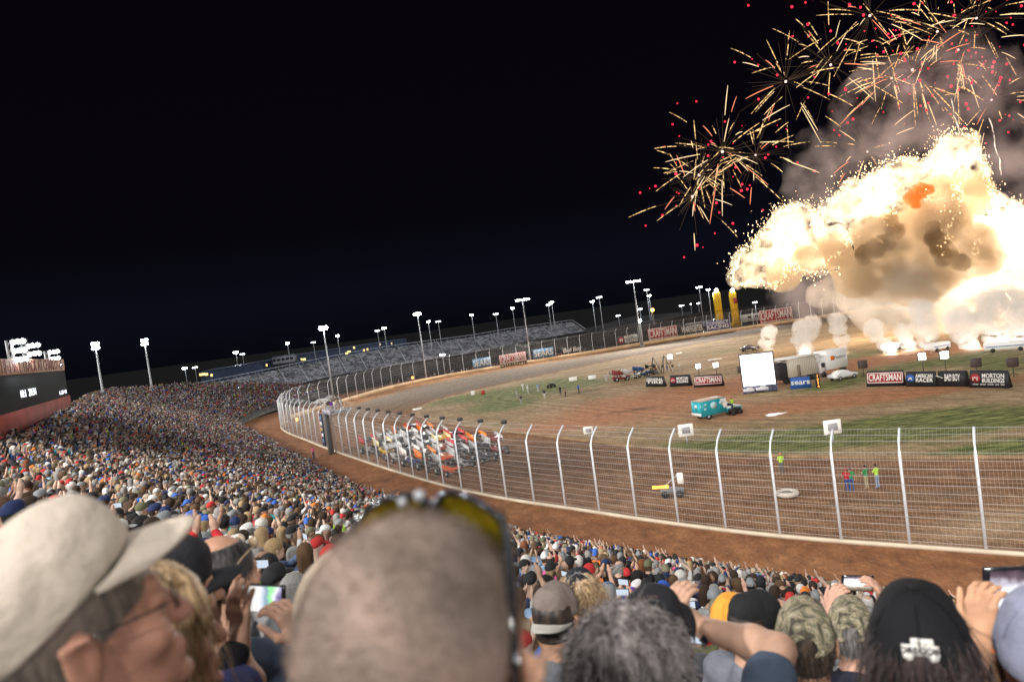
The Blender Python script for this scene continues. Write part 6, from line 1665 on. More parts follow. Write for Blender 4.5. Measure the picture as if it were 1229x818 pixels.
# 2 tan cap, glasses
root, M = hero(90, 756, .83, 50, 'person in pale tan baseball cap and thin spectacles, lower left', (.10,.10,.11), skin=(.40,.20,.14), h=.0045, sk_mat=m_skinH, head=(0, 8, 0), sc_=1.0)  # skin tone darkened to put the face in shadow
cp = put_cap(root, M, (.56,.48,.40), o=.004, tall=-.016, tilt=23, drop=24, up=.020)
m_cap2 = objcol_mat('hat_canvas', .9, .05, 6, .55, 26)
for o_ in [cp]+list(cp.children): 
    if o_.name.startswith(('cap', 'brim')): o_.data.materials[0] = m_cap2
put_hair(root, M, 'bald fringe', hair_mat('hair_greybrown', (.05,.04,.035), (.20,.16,.13)), 2600, .014, (0,-.2,-1), .15, .1, .0006, zmin=-.12)
sp_ = MB(); 
for s in (-1, 1):
    sp_.tube([(s*.070,.094,.004),(s*.083,.05,.008),(s*.088,.0,.012),(s*.087,-.02,.0)], .0014, 5)
    sp_.tube([(s*.034+.024*math.cos(2*math.pi*k/16), .108-.35*abs(s*.034+.024*math.cos(2*math.pi*k/16))*.3, .0+.017*math.sin(2*math.pi*k/16)) for k in range(17)], .0012, 5, False)
sp_.tube([(-.01,.110,.003),(.01,.110,.003)], .0012, 5); place(sp_.build('spectacles', m_fr, None), root, M)
# 3 blonde woman
root, M = hero(180, 768, 1.18, 52, 'person with long streaked blond hair beside the tan cap, face in profile', (.03,.03,.035), skin=(.58,.32,.23), h=.005, sk_mat=m_skinH, sc_=.97, w=.92)
put_hair(root, M, 'long hair', hair_mat('hair_blond', (.20,.115,.055), (.72,.52,.30), 4, 90), 5200, .15, (0,-.35,-1.0), .10, .07, .0011, disp=.010, seed=4)
# 4 dark cap holding phone
PH4 = at(241, 704, 1.95)
def phone(p, face, label, wdt=.15, hgt=.075, col=(.8,.9,1), s=1.2, tilt=0., noise=True, name='phone', cat='phone', stripes=False):
    ph = empty(name, p, face); ph.rotation_euler = (0, tilt, face); tag(ph, label, cat)
    MB().rbox((0,0,0), (wdt,.010,hgt), .004).build('case', m_fr, ph)
    m, nt, b_ = nt_new('screen_'+name+str(len(bpy.data.materials))); nt.nodes.remove(b_); e = nt.nodes.new('ShaderNodeEmission'); tc = nt.nodes.new('ShaderNodeTexCoord'); sx = nt.nodes.new('ShaderNodeSeparateXYZ'); nt.links.new(tc.outputs['Object'], sx.inputs[0])
    n = nt.nodes.new('ShaderNodeTexNoise'); n.inputs['Scale'].default_value = 28; n.inputs['Detail'].default_value = 4; nt.links.new(tc.outputs['Object'], n.inputs['Vector'])
    r = nt.nodes.new('ShaderNodeValToRGB'); a = nt.nodes.new('ShaderNodeMath'); a.operation = 'MULTIPLY_ADD'; a.inputs[1].default_value = 1/wdt if stripes else 1/hgt; a.inputs[2].default_value = .5-.17; nt.links.new(sx.outputs['X' if stripes else 'Z'], a.inputs[0])
    a2 = nt.nodes.new('ShaderNodeMath'); a2.operation = 'MULTIPLY_ADD'; a2.inputs[1].default_value = .34; nt.links.new(n.outputs['Fac'], a2.inputs[0]); nt.links.new(a.outputs[0], a2.inputs[2]); nt.links.new(a2.outputs[0], r.inputs[0])
    st = [(0,(.02,.25,.08)),(.12,(.05,.35,.12)),(.2,(.85,.95,1)),(.3,(.15,.35,.4)),(.4,(.7,.65,.6)),(.55,(.95,.95,1)),(.68,(.25,.35,.5)),(.76,(.35,.95,.35)),(.86,(.9,.9,1)),(.95,(.2,.15,.35))] if stripes else [(0,(.06,.05,.04)),(.22,(.22,.16,.10)),(.34,(.55,.5,.45)),(.46,(1,1,1)),(.66,(.9,.85,.9)),(.84,(.14,.09,.11)),(1,(.02,.015,.02))]
    for q_, (t_, c_) in enumerate(st):
        el = r.color_ramp.elements[q_] if q_ < 2 else r.color_ramp.elements.new(t_); el.position = t_; el.color = tuple(x*y for x, y in zip(c_, col))+(1,)
    nt.links.new(r.outputs[0], e.inputs[0]); e.inputs[1].default_value = s; nt.links.new(e.outputs[0], nt.nodes['Material Output'].inputs['Surface'])
    MB().box((0,-.0062,0), (wdt*.86,.002,hgt*.88)).build('screen', m, ph); return ph
root, M = hero(206, 716, 1.75, 50, 'person in black cap looking right, between the blond hair and the balding man', (.03,.035,.12), skin=(.44,.24,.16), h=.006, arms={1: (at(236,728,1.95), (.1,.15,1), (-.7,-.5,0), (.6,-.2,-.8), 1, .7)}, sleeves='short')
put_cap(root, M, (.02,.02,.024), o=.002); put_hair(root, M, 'bald fringe', hair_mat('hair_dark', (.01,.008,.007), (.06,.04,.03)), 900, .012, (0,-.2,-1), .1, .1, .0008)
phone(PH4, -.5, 'phone with teal screen held beside the balding man', col=(.1,.55,.6), s=.8)
# 5 balding man
root, M = hero(268, 692, 2.15, 36, 'balding person with dark grey ring of hair and slate blue shirt', (.075,.10,.15), skin=(.55,.30,.20), h=.006, head=(0, -4, 0), sk_mat=m_skinH)
put_hair(root, M, 'bald fringe', hair_mat('hair_darkgrey', (.012,.012,.014), (.13,.12,.12)), 5000, .022, (0,-.5,-.8), .25, .15, .0008, h=.005, seed=7)
sgl = MB(); sgl.tube([(.088,-.03,.03),(.086,.02,.065),(.07,.07,.085)], .003, 6); sgl.tube([(-.088,-.03,.03),(-.086,.02,.065),(-.07,.07,.085)], .003, 6)
for s in (-1, 1): sgl.sphere((s*.034,.088,.085), .026, 10, 6, (1,.25,.8))
place(sgl.build('sunglasses', mat('tan_gloss', (.30,.22,.14), .2, noise=0, coat=.6), None, True), root, M)
for w_, z, x, c in (('DIRT', 1.12, .05, m_white), ('RACING', 1.04, .05, m_red)): text(root, w_, .07, (x,-.150,z), (math.pi/2,0,0), c, ext=.002, name='shirt_print')
# 6 black sleeves holding phone
P6 = at(309, 717, 1.93)
root, M = hero(338, 915, 1.50, 12, 'person in black jacket, arms stretched up holding a phone, head below the frame', (.015,.015,.02), skin=(.58,.34,.24), h=.005, sleeves='long', sk_mat=m_skinH, sc_=1.0,
    arms={-1: (at(287,773,1.88), (.10,.05,1), (.45,.9,0), (-1,-.2,-.4), 1, .30), 1: (at(366,772,1.84), (-.42,.10,.9), (-.8,.3,-.2), (1,-.2,-.5), 1, .75)})
put_hair(root, M, 'short hair', hair_mat('hair_dark', (.01,.008,.007), (.06,.04,.03)), 2500, .02, (0,-.4,-.7), .3, .2, .0008)
phone(P6, -.02, 'black phone showing green and white stripes, held up by black sleeved arms', .155, .078, (1,1,1), 1.2, tilt=math.radians(10), stripes=True)
# 9 tan cap mostly hidden
root, M = hero(447, 752, 1.12, 42, 'person in beige cap half hidden behind the shaved head', (.05,.05,.06), h=.006, sk_mat=m_skinH)
put_cap(root, M, (.42,.34,.26), o=.003, tilt=3); put_hair(root, M, 'bald fringe', hair_mat('hair_greybrown', (.05,.04,.035), (.20,.16,.13)), 800, .012, (0,-.2,-1), .1, .1, .0008)
# 10 light brimmed cap reversed
root, M = hero(667, 742, 2.75, 22, 'person in brownish cap with pale peak turned back, right of the shaved head', (.16,.17,.19), h=.007)
put_cap(root, M, (.20,.16,.14), back=True, brimcol=(.42,.40,.36)); put_hair(root, M, 'bald fringe', hair_mat('hair_dark', (.01,.008,.007), (.06,.04,.03)), 800, .012, (0,-.2,-1), .1, .1, .0008)
# 11 curly blonde in black cap
root, M = hero(698, 722, 3.0, 4, 'person with curly blond hair under a black cap with white stitching', (.05,.10,.26), h=.007, sc_=.96, w=.93, sleeves='long')
put_cap(root, M, (.018,.02,.026), opening=True, seam=(.6,.6,.6)); put_hair(root, M, 'long hair', hair_mat('hair_blond', (.10,.055,.025), (.52,.36,.19), 4, 90), 3200, .11, (0,-.3,-.9), .35, .55, .0017, h=.008, seed=12, scale=.985)
# 12 shaggy grey
root, M = hero(757, 818, 1.40, 14, 'person with thick shaggy grey hair near the bottom edge', (.03,.02,.05), skin=(.55,.32,.24), h=.005, sk_mat=m_skinH)
put_hair(root, M, 'curly hair', hair_mat('hair_silver', (.05,.04,.038), (.36,.32,.31), 6, 55), 6000, .045, (.15,-.45,-.35), .30, .22, .0013, h=.006, disp=.018, seed=3)
# 13 tall black cap, arms up
root, M = hero(788, 782, 1.70, 33, 'person in tall black cap, bare forearm raised to hold a camera', (.075,.10,.15), skin=(.50,.30,.21), h=.0055, sk_mat=m_skinH, w=1.06, arms={1: (at(842,752,1.95), (-.5,.25,.45), (-.5,.3,-.6), (.8,-.6,.35), 1, .9), -1: (at(812,760,1.98), (.2,.2,.9), (.5,.3,-.1), (-1,-.1,-.6), 1, .7)})
put_cap(root, M, (.016,.016,.019), tall=.012, o=.004, tilt=10, seam=(.20,.12,.12)); put_hair(root, M, 'short hair', hair_mat('hair_dark', (.01,.008,.007), (.06,.04,.03)), 1500, .012, (0,-.2,-1), .1, .1, .0008, scale=.97)
Wl = at(845, 752, 1.93)
wt_ = MB(); V = []
# 14 white and black cap
root, M = hero(907, 752, 2.75, 64, 'person in black cap with white back peak and orange strap, in grey shirt', (.19,.20,.24), skin=(.60,.36,.25), h=.006, head=(0, -3, 0))
put_cap(root, M, (.018,.018,.02), back=True, brimcol=(.60,.60,.63), tilt=-4, o=.003, drop=34)
put_hair(root, M, 'short hair', hair_mat('hair_dark', (.01,.008,.007), (.06,.04,.03)), 1500, .01, (0,-.2,-1), .1, .1, .0008, scale=.97)
# 15 orange cap, 16 bald white
root, M = hero(877, 748, 3.45, 30, 'person in bright orange cap between the black caps', (.10,.11,.13), h=.008); put_cap(root, M, (.80,.34,.05), o=.004)
root, M = hero(934, 752, 3.15, 20, 'bald pink headed person in white shirt with blue lettering', (.62,.63,.66), skin=(.62,.33,.24), h=.007, sk_mat=m_skinH)
put_hair(root, M, 'bald fringe', hair_mat('hair_white', (.40,.38,.36), (.72,.70,.68)), 1200, .008, (0,-.3,-.9), .1, .1, .0007)
text(root, 'Our', .10, (0,-.146,1.18), (math.pi/2,0,0), m_blue, ext=.002, name='shirt_print', bold=.002)
# 17 and 18 camouflage caps
root, M = hero(968, 772, 2.30, 20, 'person in the larger camouflage cap and navy shirt', (.02,.03,.09), skin=(.52,.29,.19), h=.006)
c_ = put_cap(root, M, (.2,.2,.15), opening=True, m=m_camo, o=.005, seam=(.15,.14,.09)); put_hair(root, M, 'short hair', hair_mat('hair_dkbrown', (.015,.010,.008), (.10,.07,.05)), 3500, .02, (0,-.3,-.9), .2, .15, .0009, scale=.985)
P18 = at(1029, 699, 3.42)
root, M = hero(1022, 758, 2.95, 24, 'person in the smaller camouflage cap holding a phone overhead, grey hair', (.018,.02,.035), skin=(.58,.33,.24), h=.006, arms={-1: (at(998,735,3.36), (.35,.05,.9), (.8,.3,0), (-1,0,-.5), 1, .7), 1: (at(1062,722,3.36), (-.35,.05,.9), (-.8,.3,0), (1,0,-.5), -1, .7)})
put_cap(root, M, (.2,.2,.15), opening=True, m=m_camo, o=.003, seam=(.15,.14,.09)); put_hair(root, M, 'short hair', hair_mat('hair_salt', (.04,.035,.03), (.30,.28,.27)), 3500, .02, (0,-.3,-.9), .2, .15, .0009, scale=.985)
phone(P18, -.03, 'black phone showing a white glare, held above the smaller camouflage cap', .155, .078, (.9,.95,1), 1.9, tilt=math.radians(9))
# 19 black cap with emblem
root, M = hero(1106, 795, 1.36, 27, 'person in big black cap with white emblem, dark hair gathered below', (.03,.03,.04), skin=(.58,.34,.25), h=.005, sk_mat=m_skinH)
cp = put_cap(root, M, (.008,.008,.010), opening=True, o=.004, tall=.008)
put_hair(root, M, 'long hair', hair_mat('hair_umber', (.010,.007,.007), (.075,.045,.040), 4, 90), 5200, .13, (0,-.25,-1), .12, .05, .0011, seed=9, scale=.985)
em = MB(); em.rbox((0,0,0), (.060,.003,.018), .006); em.rbox((.004,0,.014), (.036,.003,.012), .004); em.cyl((-.02,.0012,-.010), (-.02,-.0018,-.010), .008); em.cyl((.02,.0012,-.010), (.02,-.0018,-.010), .008)
eo = em.build('emblem', m_white, None); eo.parent = cp; eo.location = (0,-.1135,.080); eo.rotation_euler = (math.radians(-22), 0, 0)
t_ = text(cp, 'OREGON', .016, (0,-.1165,.0800), (math.pi/2-math.radians(22), 0, 0), m_fr, ext=.0008, name='lettering', bold=.0004)
# 21 right edge, arm with tablet
PT = at(1238, 716, 1.86)
root, M = hero(1262, 800, 1.32, 30, 'person in lavender grey cap at the right edge with a raised bare arm', (.30,.32,.36), skin=(.60,.33,.20), h=.005, sk_mat=m_skinH, arms={-1: (at(1178,768,1.76), (.16,.10,1), (.85,.35,0), (-.8,-.2,-1), 1, .75)})
cp = put_cap(root, M, (.27,.28,.38), o=.003, seam=(.2,.2,.3), brimcol=(.08,.09,.16)); put_hair(root, M, 'short hair', hair_mat('hair_auburn', (.03,.008,.006), (.16,.05,.03)), 1800, .015, (0,-.2,-1), .1, .1, .0008, scale=.97)
tb = phone(PT, -.05, 'tablet in black case with bright screen held at the right edge', .25, .17, (.9,.95,1), 1.6, tilt=math.radians(5), name='tablet', cat='tablet')
def band(c, ax, r, w, m, label, name, cat):
    ax = Vector(ax).normalized(); q = ax.to_track_quat('Z', 'Y'); o = MB(); V = []; n = 24
    Q = []
    for k in range(n):
        a = 2*math.pi*k/n
        for rr, zz in ((r,-w),(r+.003,-w),(r+.003,w),(r,w)): V.append([rr*math.cos(a), rr*math.sin(a), zz])
    for k in range(n):
        for j in range(4): Q.append([k*4+j, ((k+1) % n)*4+j, ((k+1) % n)*4+(j+1) % 4, k*4+(j+1) % 4])
    o.add(V, Q); ob = o.build(name, m, None, True); ob.location = c; ob.rotation_mode = 'QUATERNION'; ob.rotation_quaternion = q; tag(ob, label, cat); return ob
band(at(1177,776,1.755), (.1,.05,1), .031, .007, mat('orange_rubber', (.85,.20,.04), .5, noise=0), 'orange wristband on the raised bare arm', 'wristband', 'wristband')

# ------------------------------------------------------------------ who is placed as an individual
SKIP_NEAR = 4.5
rC = random.Random(99)
LANDMARKS = None
near = []; far = []
OCC = [(505,815,175),(85,745,140)]
for D, q, pp in _sp:
    if D < SKIP_NEAR: continue
    if any(math.hypot(q[0]-h[0], q[1]-h[1]) < .48 for h in HERO_POS): continue
    far.append((D, q, pp))
def hidden(pp):
    # behind the big near heads: head circle (px, py, r)
    return (355 < pp[0] < 640 and pp[1] > 640) or (pp[0] < 150 and pp[1] > 640)
NMAX = 262
ind = []; rest = []
for a in far:
    if len(ind) < NMAX and -20 < a[2][0] < 1250 and a[2][1] < 850 and not hidden(a[2]) and a[0] < 60: ind.append(a)
    else: rest.append(a)
print('individual', len(ind), 'to', ind[-1][0], 'mass', len(rest))
def post_name(px):
    return None
# landmarks to point by: what is seen above or beside them
def lmband(px):
    L = [(0,'left edge'),(150,'tan cap brim'),(260,'balding man'),(345,'raised phone'),(400,'tan cap behind him'),(640,'shaved head'),(700,'curly blonde in black cap'),(755,'shaggy grey head'),(800,'tall black cap'),(880,'orange hat'),(905,'white and black cap'),(970,'larger camouflage cap'),(1022,'smaller camouflage cap'),(1105,'black cap with emblem'),(1190,'hand holding tablet'),(1225,'right edge')]
    j = min(range(len(L)), key=lambda k: abs(L[k][0]-px)); d = px-L[j][0]
    return L[j][1], ('above' if abs(d) < 22 else ('left of' if d < 0 else 'right of'))
rowsW = ['front rail','second row','third row','fourth row','fifth row','sixth row','seventh row','eighth row','ninth row','tenth row']
seen_lab = {}
MASSP = []
TOT = 0
for D, q, pp in ind:
    face = math.atan2(FIRE[1]-q[1], FIRE[0]-q[0])-math.pi/2+rC.gauss(0, .28)
    pose = rC.choices(POSEL, [52, 19, 2, 19, 4, 4])[0]
    root, info = make_person(q[0], q[1], q[2], face, rC, pose=pose)
    a, b, c = describe(info); ln, rel = lmband(pp[0])
    row = q[3]
    near_s = ('front row' if row == 0 else 'row %d from the rail' % (row+1))
    cand = ['person in %s, %s, %s' % (a, b, c), 'person in %s, %s, %s, %s %s' % (a, b, c, rel, ln) if True else '', 'person in %s, %s, %s, %s' % (a, b, c, near_s), 'person in %s, %s, %s, %s %s' % (a, b, near_s, rel, ln)]
    lab = None
    for cd in cand:
        if cd not in seen_lab and len(cd.split()) <= 16: lab = cd; break
    if lab is None: lab = ('person, %s, %s, %s, %s' % (a, b, c, near_s))[:90]; print('lab clash', lab)
    seen_lab[lab] = 1
    tag(root, lab, 'person', 'spectators standing in the near rows')
    # phone held up
    if pose == 'both hands raised in front of the face' and rC.random() < .4 and TOT < 14:
        TOT += 1
        mtx = Matrix.Translation(root.location) @ Matrix.Rotation(face, 4, 'Z') @ Matrix.Scale(root.scale[0], 4)
        ph = empty('phone', mtx @ Vector((0, .40, 1.66)), face); 
        MB().rbox((0,0,0), (.15,.010,.075), .004).build('case', m_drk, ph); MB().box((0,-.0065,0), (.13,.002,.066)).build('screen', emat('phone_screen', (.75,.85,1), .9), ph)
        tag(ph, 'phone held up by %s' % lab.replace('person in ', '').replace('both hands before face', '').replace(', ,', ',').strip(', ') if len(lab.split()) < 12 else 'phone held up by person in %s, %s' % (a, b), 'phone', 'phones held up in the near rows')

# ------------------------------------------------------------------ the mass of spectators: one object
def palette(n, L, rg):
    w = np.array([a[2] for a in L], float); w /= w.sum(); i = rg.choice(len(L), n, p=w); return np.array([a[1] for a in L])[i]
def lowperson(pose, h, kindg, short):
    """coarse figure: vertices + faces + region index (0 skin 1 shirt 2 trousers 3 hair or hat)"""
    sk, sh, pa = person_parts(pose, h, short, legs=False)
    gv, gq = gear(kindg, h*.8); gv = gv+HC
    V = [sk[0], sh[0], gv]; Q = [sk[1], sh[1]+len(sk[0]), gq+len(sk[0])+len(sh[0])]; R = np.r_[np.zeros(len(sk[0]), int), np.ones(len(sh[0]), int), np.full(len(gv), 3)]
    V = np.concatenate(V); Q = np.concatenate(Q)
    keep = V[:, 2] > 1.0; F = Q[keep[Q].all(1)]; u = np.unique(F); rm = np.full(len(V), -1); rm[u] = np.arange(len(u)); return V[u], rm[F], R[u]
def tinyperson(pose, hat):
    """about fifty vertices: head, headgear, torso, arms"""
    m = MB(); reg = []
    def add(f, r): n0 = m.n; f(); reg.extend([r]*(m.n-n0))
    add(lambda: m.sphere((0,.03,1.60), .095, 6, 4, (.9,1.05,1.15)), 0)
    add(lambda: m.sphere((0,.015,1.655), .10, 6, 3, (1,1.15,.95)), 3)
    if hat: add(lambda: m.box((0,.15,1.66), (.14,.13,.02)), 3)
    add(lambda: m.tube([(0,0,1.0),(0,0,1.25),(0,0,1.40),(0,0,1.47)], [.18,.20,.19,.07], 6), 1)
    for s in (-1, 1):
        Sh, E, W = arm_pts(pose, s)
        add(lambda: m.tube([Sh, E], [.06,.05], 4), 1)
        add(lambda: m.tube([E, W, W+(W-E)*.4], [.045,.035,.05], 4), 0)
    V = np.concatenate(m.v); Q = np.concatenate(m.q); T = np.concatenate(m.t) if m.t else np.zeros((0, 3), int)
    T4 = np.c_[T, T[:, :1]] if len(T) else np.zeros((0, 4), int)
    return V, Q, np.array(reg), T
def mass(name, items, protos, label, rg, tris=False):
    n = len(items); pi = rg.integers(0, len(protos), n)
    P = np.array([[q[0], q[1], q[2]] for _, q, _ in items]); f = np.arctan2(FIRE[1]-P[:, 1], FIRE[0]-P[:, 0])-np.pi/2+rg.normal(0, .35, n); s = rg.uniform(.93, 1.06, n)
    skc = np.array([(.42,.28,.21),(.35,.22,.16),(.45,.31,.24),(.29,.18,.13),(.15,.09,.06)])[rg.choice(5, n, p=[.3,.26,.2,.16,.08])]; shc = palette(n, SHIRTS, rg); hc = palette(n, HATS, rg); hr = palette(n, HAIRS, rg); tc = np.array([(.03,.05,.10)]*n)
    VV, QQ, TT, CC = [], [], [], []; off = 0
    for k, pr in enumerate(protos):
        idx = np.where(pi == k)[0]
        if not len(idx): continue
        V, Q, R = pr[0], pr[1], pr[2]; m_ = len(idx); hatty = pr[4] if len(pr) > 4 else False
        c, sn = np.cos(f[idx]), np.sin(f[idx])
        X = (V[None, :, 0]*c[:, None]-V[None, :, 1]*sn[:, None])*s[idx, None]+P[idx, 0, None]; Y = (V[None, :, 0]*sn[:, None]+V[None, :, 1]*c[:, None])*s[idx, None]+P[idx, 1, None]; Z = V[None, :, 2]*s[idx, None]+P[idx, 2, None]
        VV.append(np.stack([X, Y, Z], -1).reshape(-1, 3).astype(np.float32))
        o = off+np.arange(m_)*len(V)
        QQ.append((Q[None]+o[:, None, None]).reshape(-1, 4))
        if len(pr) > 3 and len(pr[3]): TT.append((pr[3][None]+o[:, None, None]).reshape(-1, 3))
        top = hc if hatty else hr
        col = np.stack([skc[idx], shc[idx], tc[idx], top[idx]], 1)   # n,4,3
        CC.append(col[:, R].reshape(-1, 3)); off += m_*len(V)
    o = mesh_np(name, np.concatenate(VV), np.concatenate(QQ), vcol_mat('crowd_colours'), np.concatenate(CC)*.86, True, tris=np.concatenate(TT) if TT else None)
    return o
rg = np.random.default_rng(5)
LOD1 = [(*lowperson(p, .036, g_, sh_), np.zeros((0, 3), int), g_ in ('cap', 'backward cap', 'knit hat')) for p, g_, sh_ in [('arms down','short hair',True),('arms down','cap',False),('arms down','long hair',True),('arms down','backward cap',False),('hands clasped at chest','short hair',True),('arms down','cap',True),('arms down','curly hair',True),('arms down','backward cap',True),('arms down','short hair',False),('arms down','cap',True),('both hands raised in front of the face','backward cap',True),('both hands raised in front of the face','short hair',False),('hands clasped at chest','long hair',False),('hands clasped at chest','cap',True),('one arm raised','short hair',True)]]
LOD2 = [(*tinyperson(p, hat), hat) for p, hat in [('arms down',True),('arms down',False),('arms down',True),('arms down',False),('arms down',False),('arms down',False),('arms down',True),('arms down',False),('hands clasped at chest',False),('both hands raised in front of the face',True),('hands clasped at chest',False),('one arm raised',True),('hands clasped at chest',True)]]
mid = [a for a in rest if a[0] < 75]; farr = [a for a in rest if a[0] >= 75]
print('mass', len(mid), len(farr), [len(p[0]) for p in LOD1], len(LOD2[0][0]))
crowd_a = mass('crowd', mid, LOD1, '', rg)
crowd_b = mass('crowd', farr, LOD2, '', rg)
# one object: join by parenting is not wanted, so append the far figures to the same mesh
bpy.context.view_layer.objects.active = crowd_a
for o in bpy.context.selected_objects: o.select_set(False)
crowd_a.select_set(True); crowd_b.select_set(True)
with bpy.context.temp_override(active_object=crowd_a, selected_editable_objects=[crowd_a, crowd_b], selected_objects=[crowd_a, crowd_b]): bpy.ops.object.join()
tag(crowd_a, 'thousands of spectators filling the rest of the grandstand', 'crowd', kind='stuff')

# ------------------------------------------------------------------ people away from the grandstand
rE = random.Random(17)
S_ = {a[0]: a for a in SHIRTS}; H_ = {a[0]: a for a in HATS}
def stander(x, y, z, face_deg, shirt, gearK, pose, label, hat='black', hair='brown', legs=(.03,.05,.12), group=None, short=True):
    r_, _ = make_person(x, y, z, -math.radians(face_deg), rE, pose=pose, gearK=gearK, shirt=S_[shirt], hat=H_[hat], hair=[a for a in HAIRS if a[0] == hair][0], legcol=legs, short=short, scale=1.02)
    tag(r_, label, 'person', group); return r_
for px, py, sh, gk, ps, fd, lb, hat, lg in [
 (1018,590,'red','cap','hands clasped at chest',20,'person in red shirt and blue jeans filming inside the fence, leftmost of four','red',(.03,.06,.2)),
 (1023,589,'green','short hair','arms down',10,'person in green vest close behind the red shirt inside the fence','black',(.04,.08,.22)),
 (1041,586,'green','backward cap','hands clasped at chest',-30,'person in green vest and khaki trousers inside the fence','black',(.35,.28,.18)),
 (1054,585,'lime','cap','hands clasped at chest',-20,'person in bright lime vest, black hat, pale jeans, rightmost of four','black',(.22,.28,.38)),
 (377,550,'pink','short hair','arms down',-60,'person in pink shirt walking alone on the dirt lane','black',(.05,.06,.12)),
 (939,568,'lime','cap','hands clasped at chest',0,'marshal in lime vest beside a fence post','orange',(.1,.1,.1)),
 (628,469,'white','short hair','arms down',30,'person in white standing on the grass, leftmost of the crew group','white',(.5,.5,.5)),
 (634,472,'white','cap','arms down',60,'second person in white on the grass of the crew group','white',(.4,.4,.4)),
 (646,470,'pale blue','short hair','arms down',0,'person in pale blue on the grass near the quad bike','white',(.35,.4,.45)),
 (621,478,'pale grey','cap','arms down',90,'person in pale grey, farthest left of the crew on the grass','grey',(.3,.3,.3)),
 (626,485,'charcoal','short hair','arms down',-20,'person in charcoal on the grass, lowest of the left crew','black',(.3,.3,.3)),
 (654,478,'navy','short hair','arms down',0,'person in navy with pale trousers between crew groups','black',(.5,.48,.44)),
 (673,474,'black','short hair','arms down',10,'person in black standing beside another on the clay edge','black',(.03,.03,.04)),
 (679,476,'tan','cap','arms down',-40,'person in tan beside the one in black on the clay edge','black',(.05,.05,.06)),
 (695,472,'royal blue','short hair','arms down',30,'person in blue, rightmost of the crew on the grass','black',(.04,.04,.06)),
 (344,552,'purple','short hair','arms down',40,'person in purple at the lane edge of the far rail','black',(.03,.03,.05)),
 ]:
    z = .012 if px > 380 else 0.; p = gnd(px, py); stander(p[0], p[1], z, fd, sh, gk, ps, lb, hat, legs=lg)
# steward in orange at the front rail and rider on the quad
for px, sh, gk, ps, lb, hat in [(461,'orange','short hair','arms down','steward in bright orange shirt standing alone at the front rail','orange')]:
    j = int(np.argmin([abs(proj((p[0]+n_[0]*.4, p[1]+n_[1]*.4, 1.5))[0]-px)+(0 if p[1] > 30 else 999) for p, n_ in zip(FRONT, NF)])); p = FRONT[j]-NF[j]*.9
    stander(p[0], p[1], 0.55, 60, sh, gk, ps, lb, hat); o = MB().rbox((0,0,.27), (.9,.9,.54), .03).build('step', m_conc, None); o.location = (p[0], p[1], 0); tag(o, 'grey concrete step under the steward in orange', 'step')
p = gnd(881, 497); stander(p[0]-.1, p[1]+.05, .45, 60, 'lime', 'cap', 'hands clasped at chest', 'rider in lime vest seated over the dark quad bike', 'red')
# pit cluster crew
crew = [(737,457,'white'),(741,456,'white'),(748,454,'maroon'),(753,455,'white'),(762,452,'orange'),(765,449,'black'),(776,447,'white'),(787,448,'orange'),(792,447,'pale grey'),(796,446,'black'),(801,444,'tan'),(816,445,'white'),(728,458,'pale grey'),(771,450,'red'),(744,452,'brown'),(808,446,'charcoal'),(733,455,'grey')]
places = ['leftmost edge','left edge','left part','front left','second vehicle','front','middle','centre rear','right of middle','right part','rear right','right edge','rear','orange panel','near the white car','far right','near the dark car','low left']
for k, (px, py, sh) in enumerate(crew):
    p = gnd(px, py); stander(p[0], p[1], .012, rE.uniform(-90, 90), sh, rE.choice(['short hair', 'cap']), rE.choice(['arms down', 'hands on hips']), 'crew member in %s standing in the pit cluster, %s' % (sh, places[k]), rE.choice(['white', 'red', 'black']), legs=rE.choice([(.03,.03,.04), (.4,.38,.33), (.05,.08,.2)]))
# scaffold tripods in the cluster
for k, (px, py, h) in enumerate([(786,448,3.6),(799,447,3.8)]):
    p = gnd(px, py); o = MB(); 
    for a in range(3): o.tube([(1.4*math.cos(a*2.1), 1.4*math.sin(a*2.1), 0), (0, 0, h)], .06, 5)
    o = o.build('tripod', m_drk, None); o.location = (p[0], p[1], .012); tag(o, ['left', 'right'][k]+' of two tall dark tripods behind the pit cluster', 'tripod')
# officials on the starter platform
fl_p, fl_n, fl_a = FLAG_AT; Mf = FLAG.matrix_basis if False else (Matrix.Translation(FLAG.location) @ Matrix.Rotation(FLAG.rotation_euler.z, 4, 'Z'))
for k, (x, y, sh) in enumerate([(-.4,.0,'white'),(.4,.3,'black'),(1.1,-.1,'brown'),(1.8,.3,'black'),(2.5,0,'purple'),(3.1,.3,'white'),(.2,1.6,'tan'),(1.6,1.7,'pale grey')]):
    q = Mf @ Vector((x, y, 6.2)); stander(q.x, q.y, q.z, 20+rE.uniform(-40, 40), sh, rE.choice(['short hair', 'cap']), 'arms down', 'official in %s on the starter platform, %s along the rail' % (sh, ['first','second','third','fourth','fifth','sixth','rear left','rear right'][k]), 'white', legs=(.4,.4,.42))
# people and parked things behind the far fence
rows_ = []
for k in range(70):
    px = rE.uniform(420, 760); w = wall_at(px)
    if w is None: continue
    i_ = int(np.argmin(np.linalg.norm(BK-w, axis=1))); q = w+BN[i_]*rE.uniform(2.5, 9); rows_.append((9, (q[0], q[1], .0, 0, 0), (0, 0, 0)))
cb_ = mass('far_crowd', rows_, LOD2, '', np.random.default_rng(8)); tag(cb_, 'scattered dark crowd standing behind the far catch fence', 'crowd', kind='stuff')
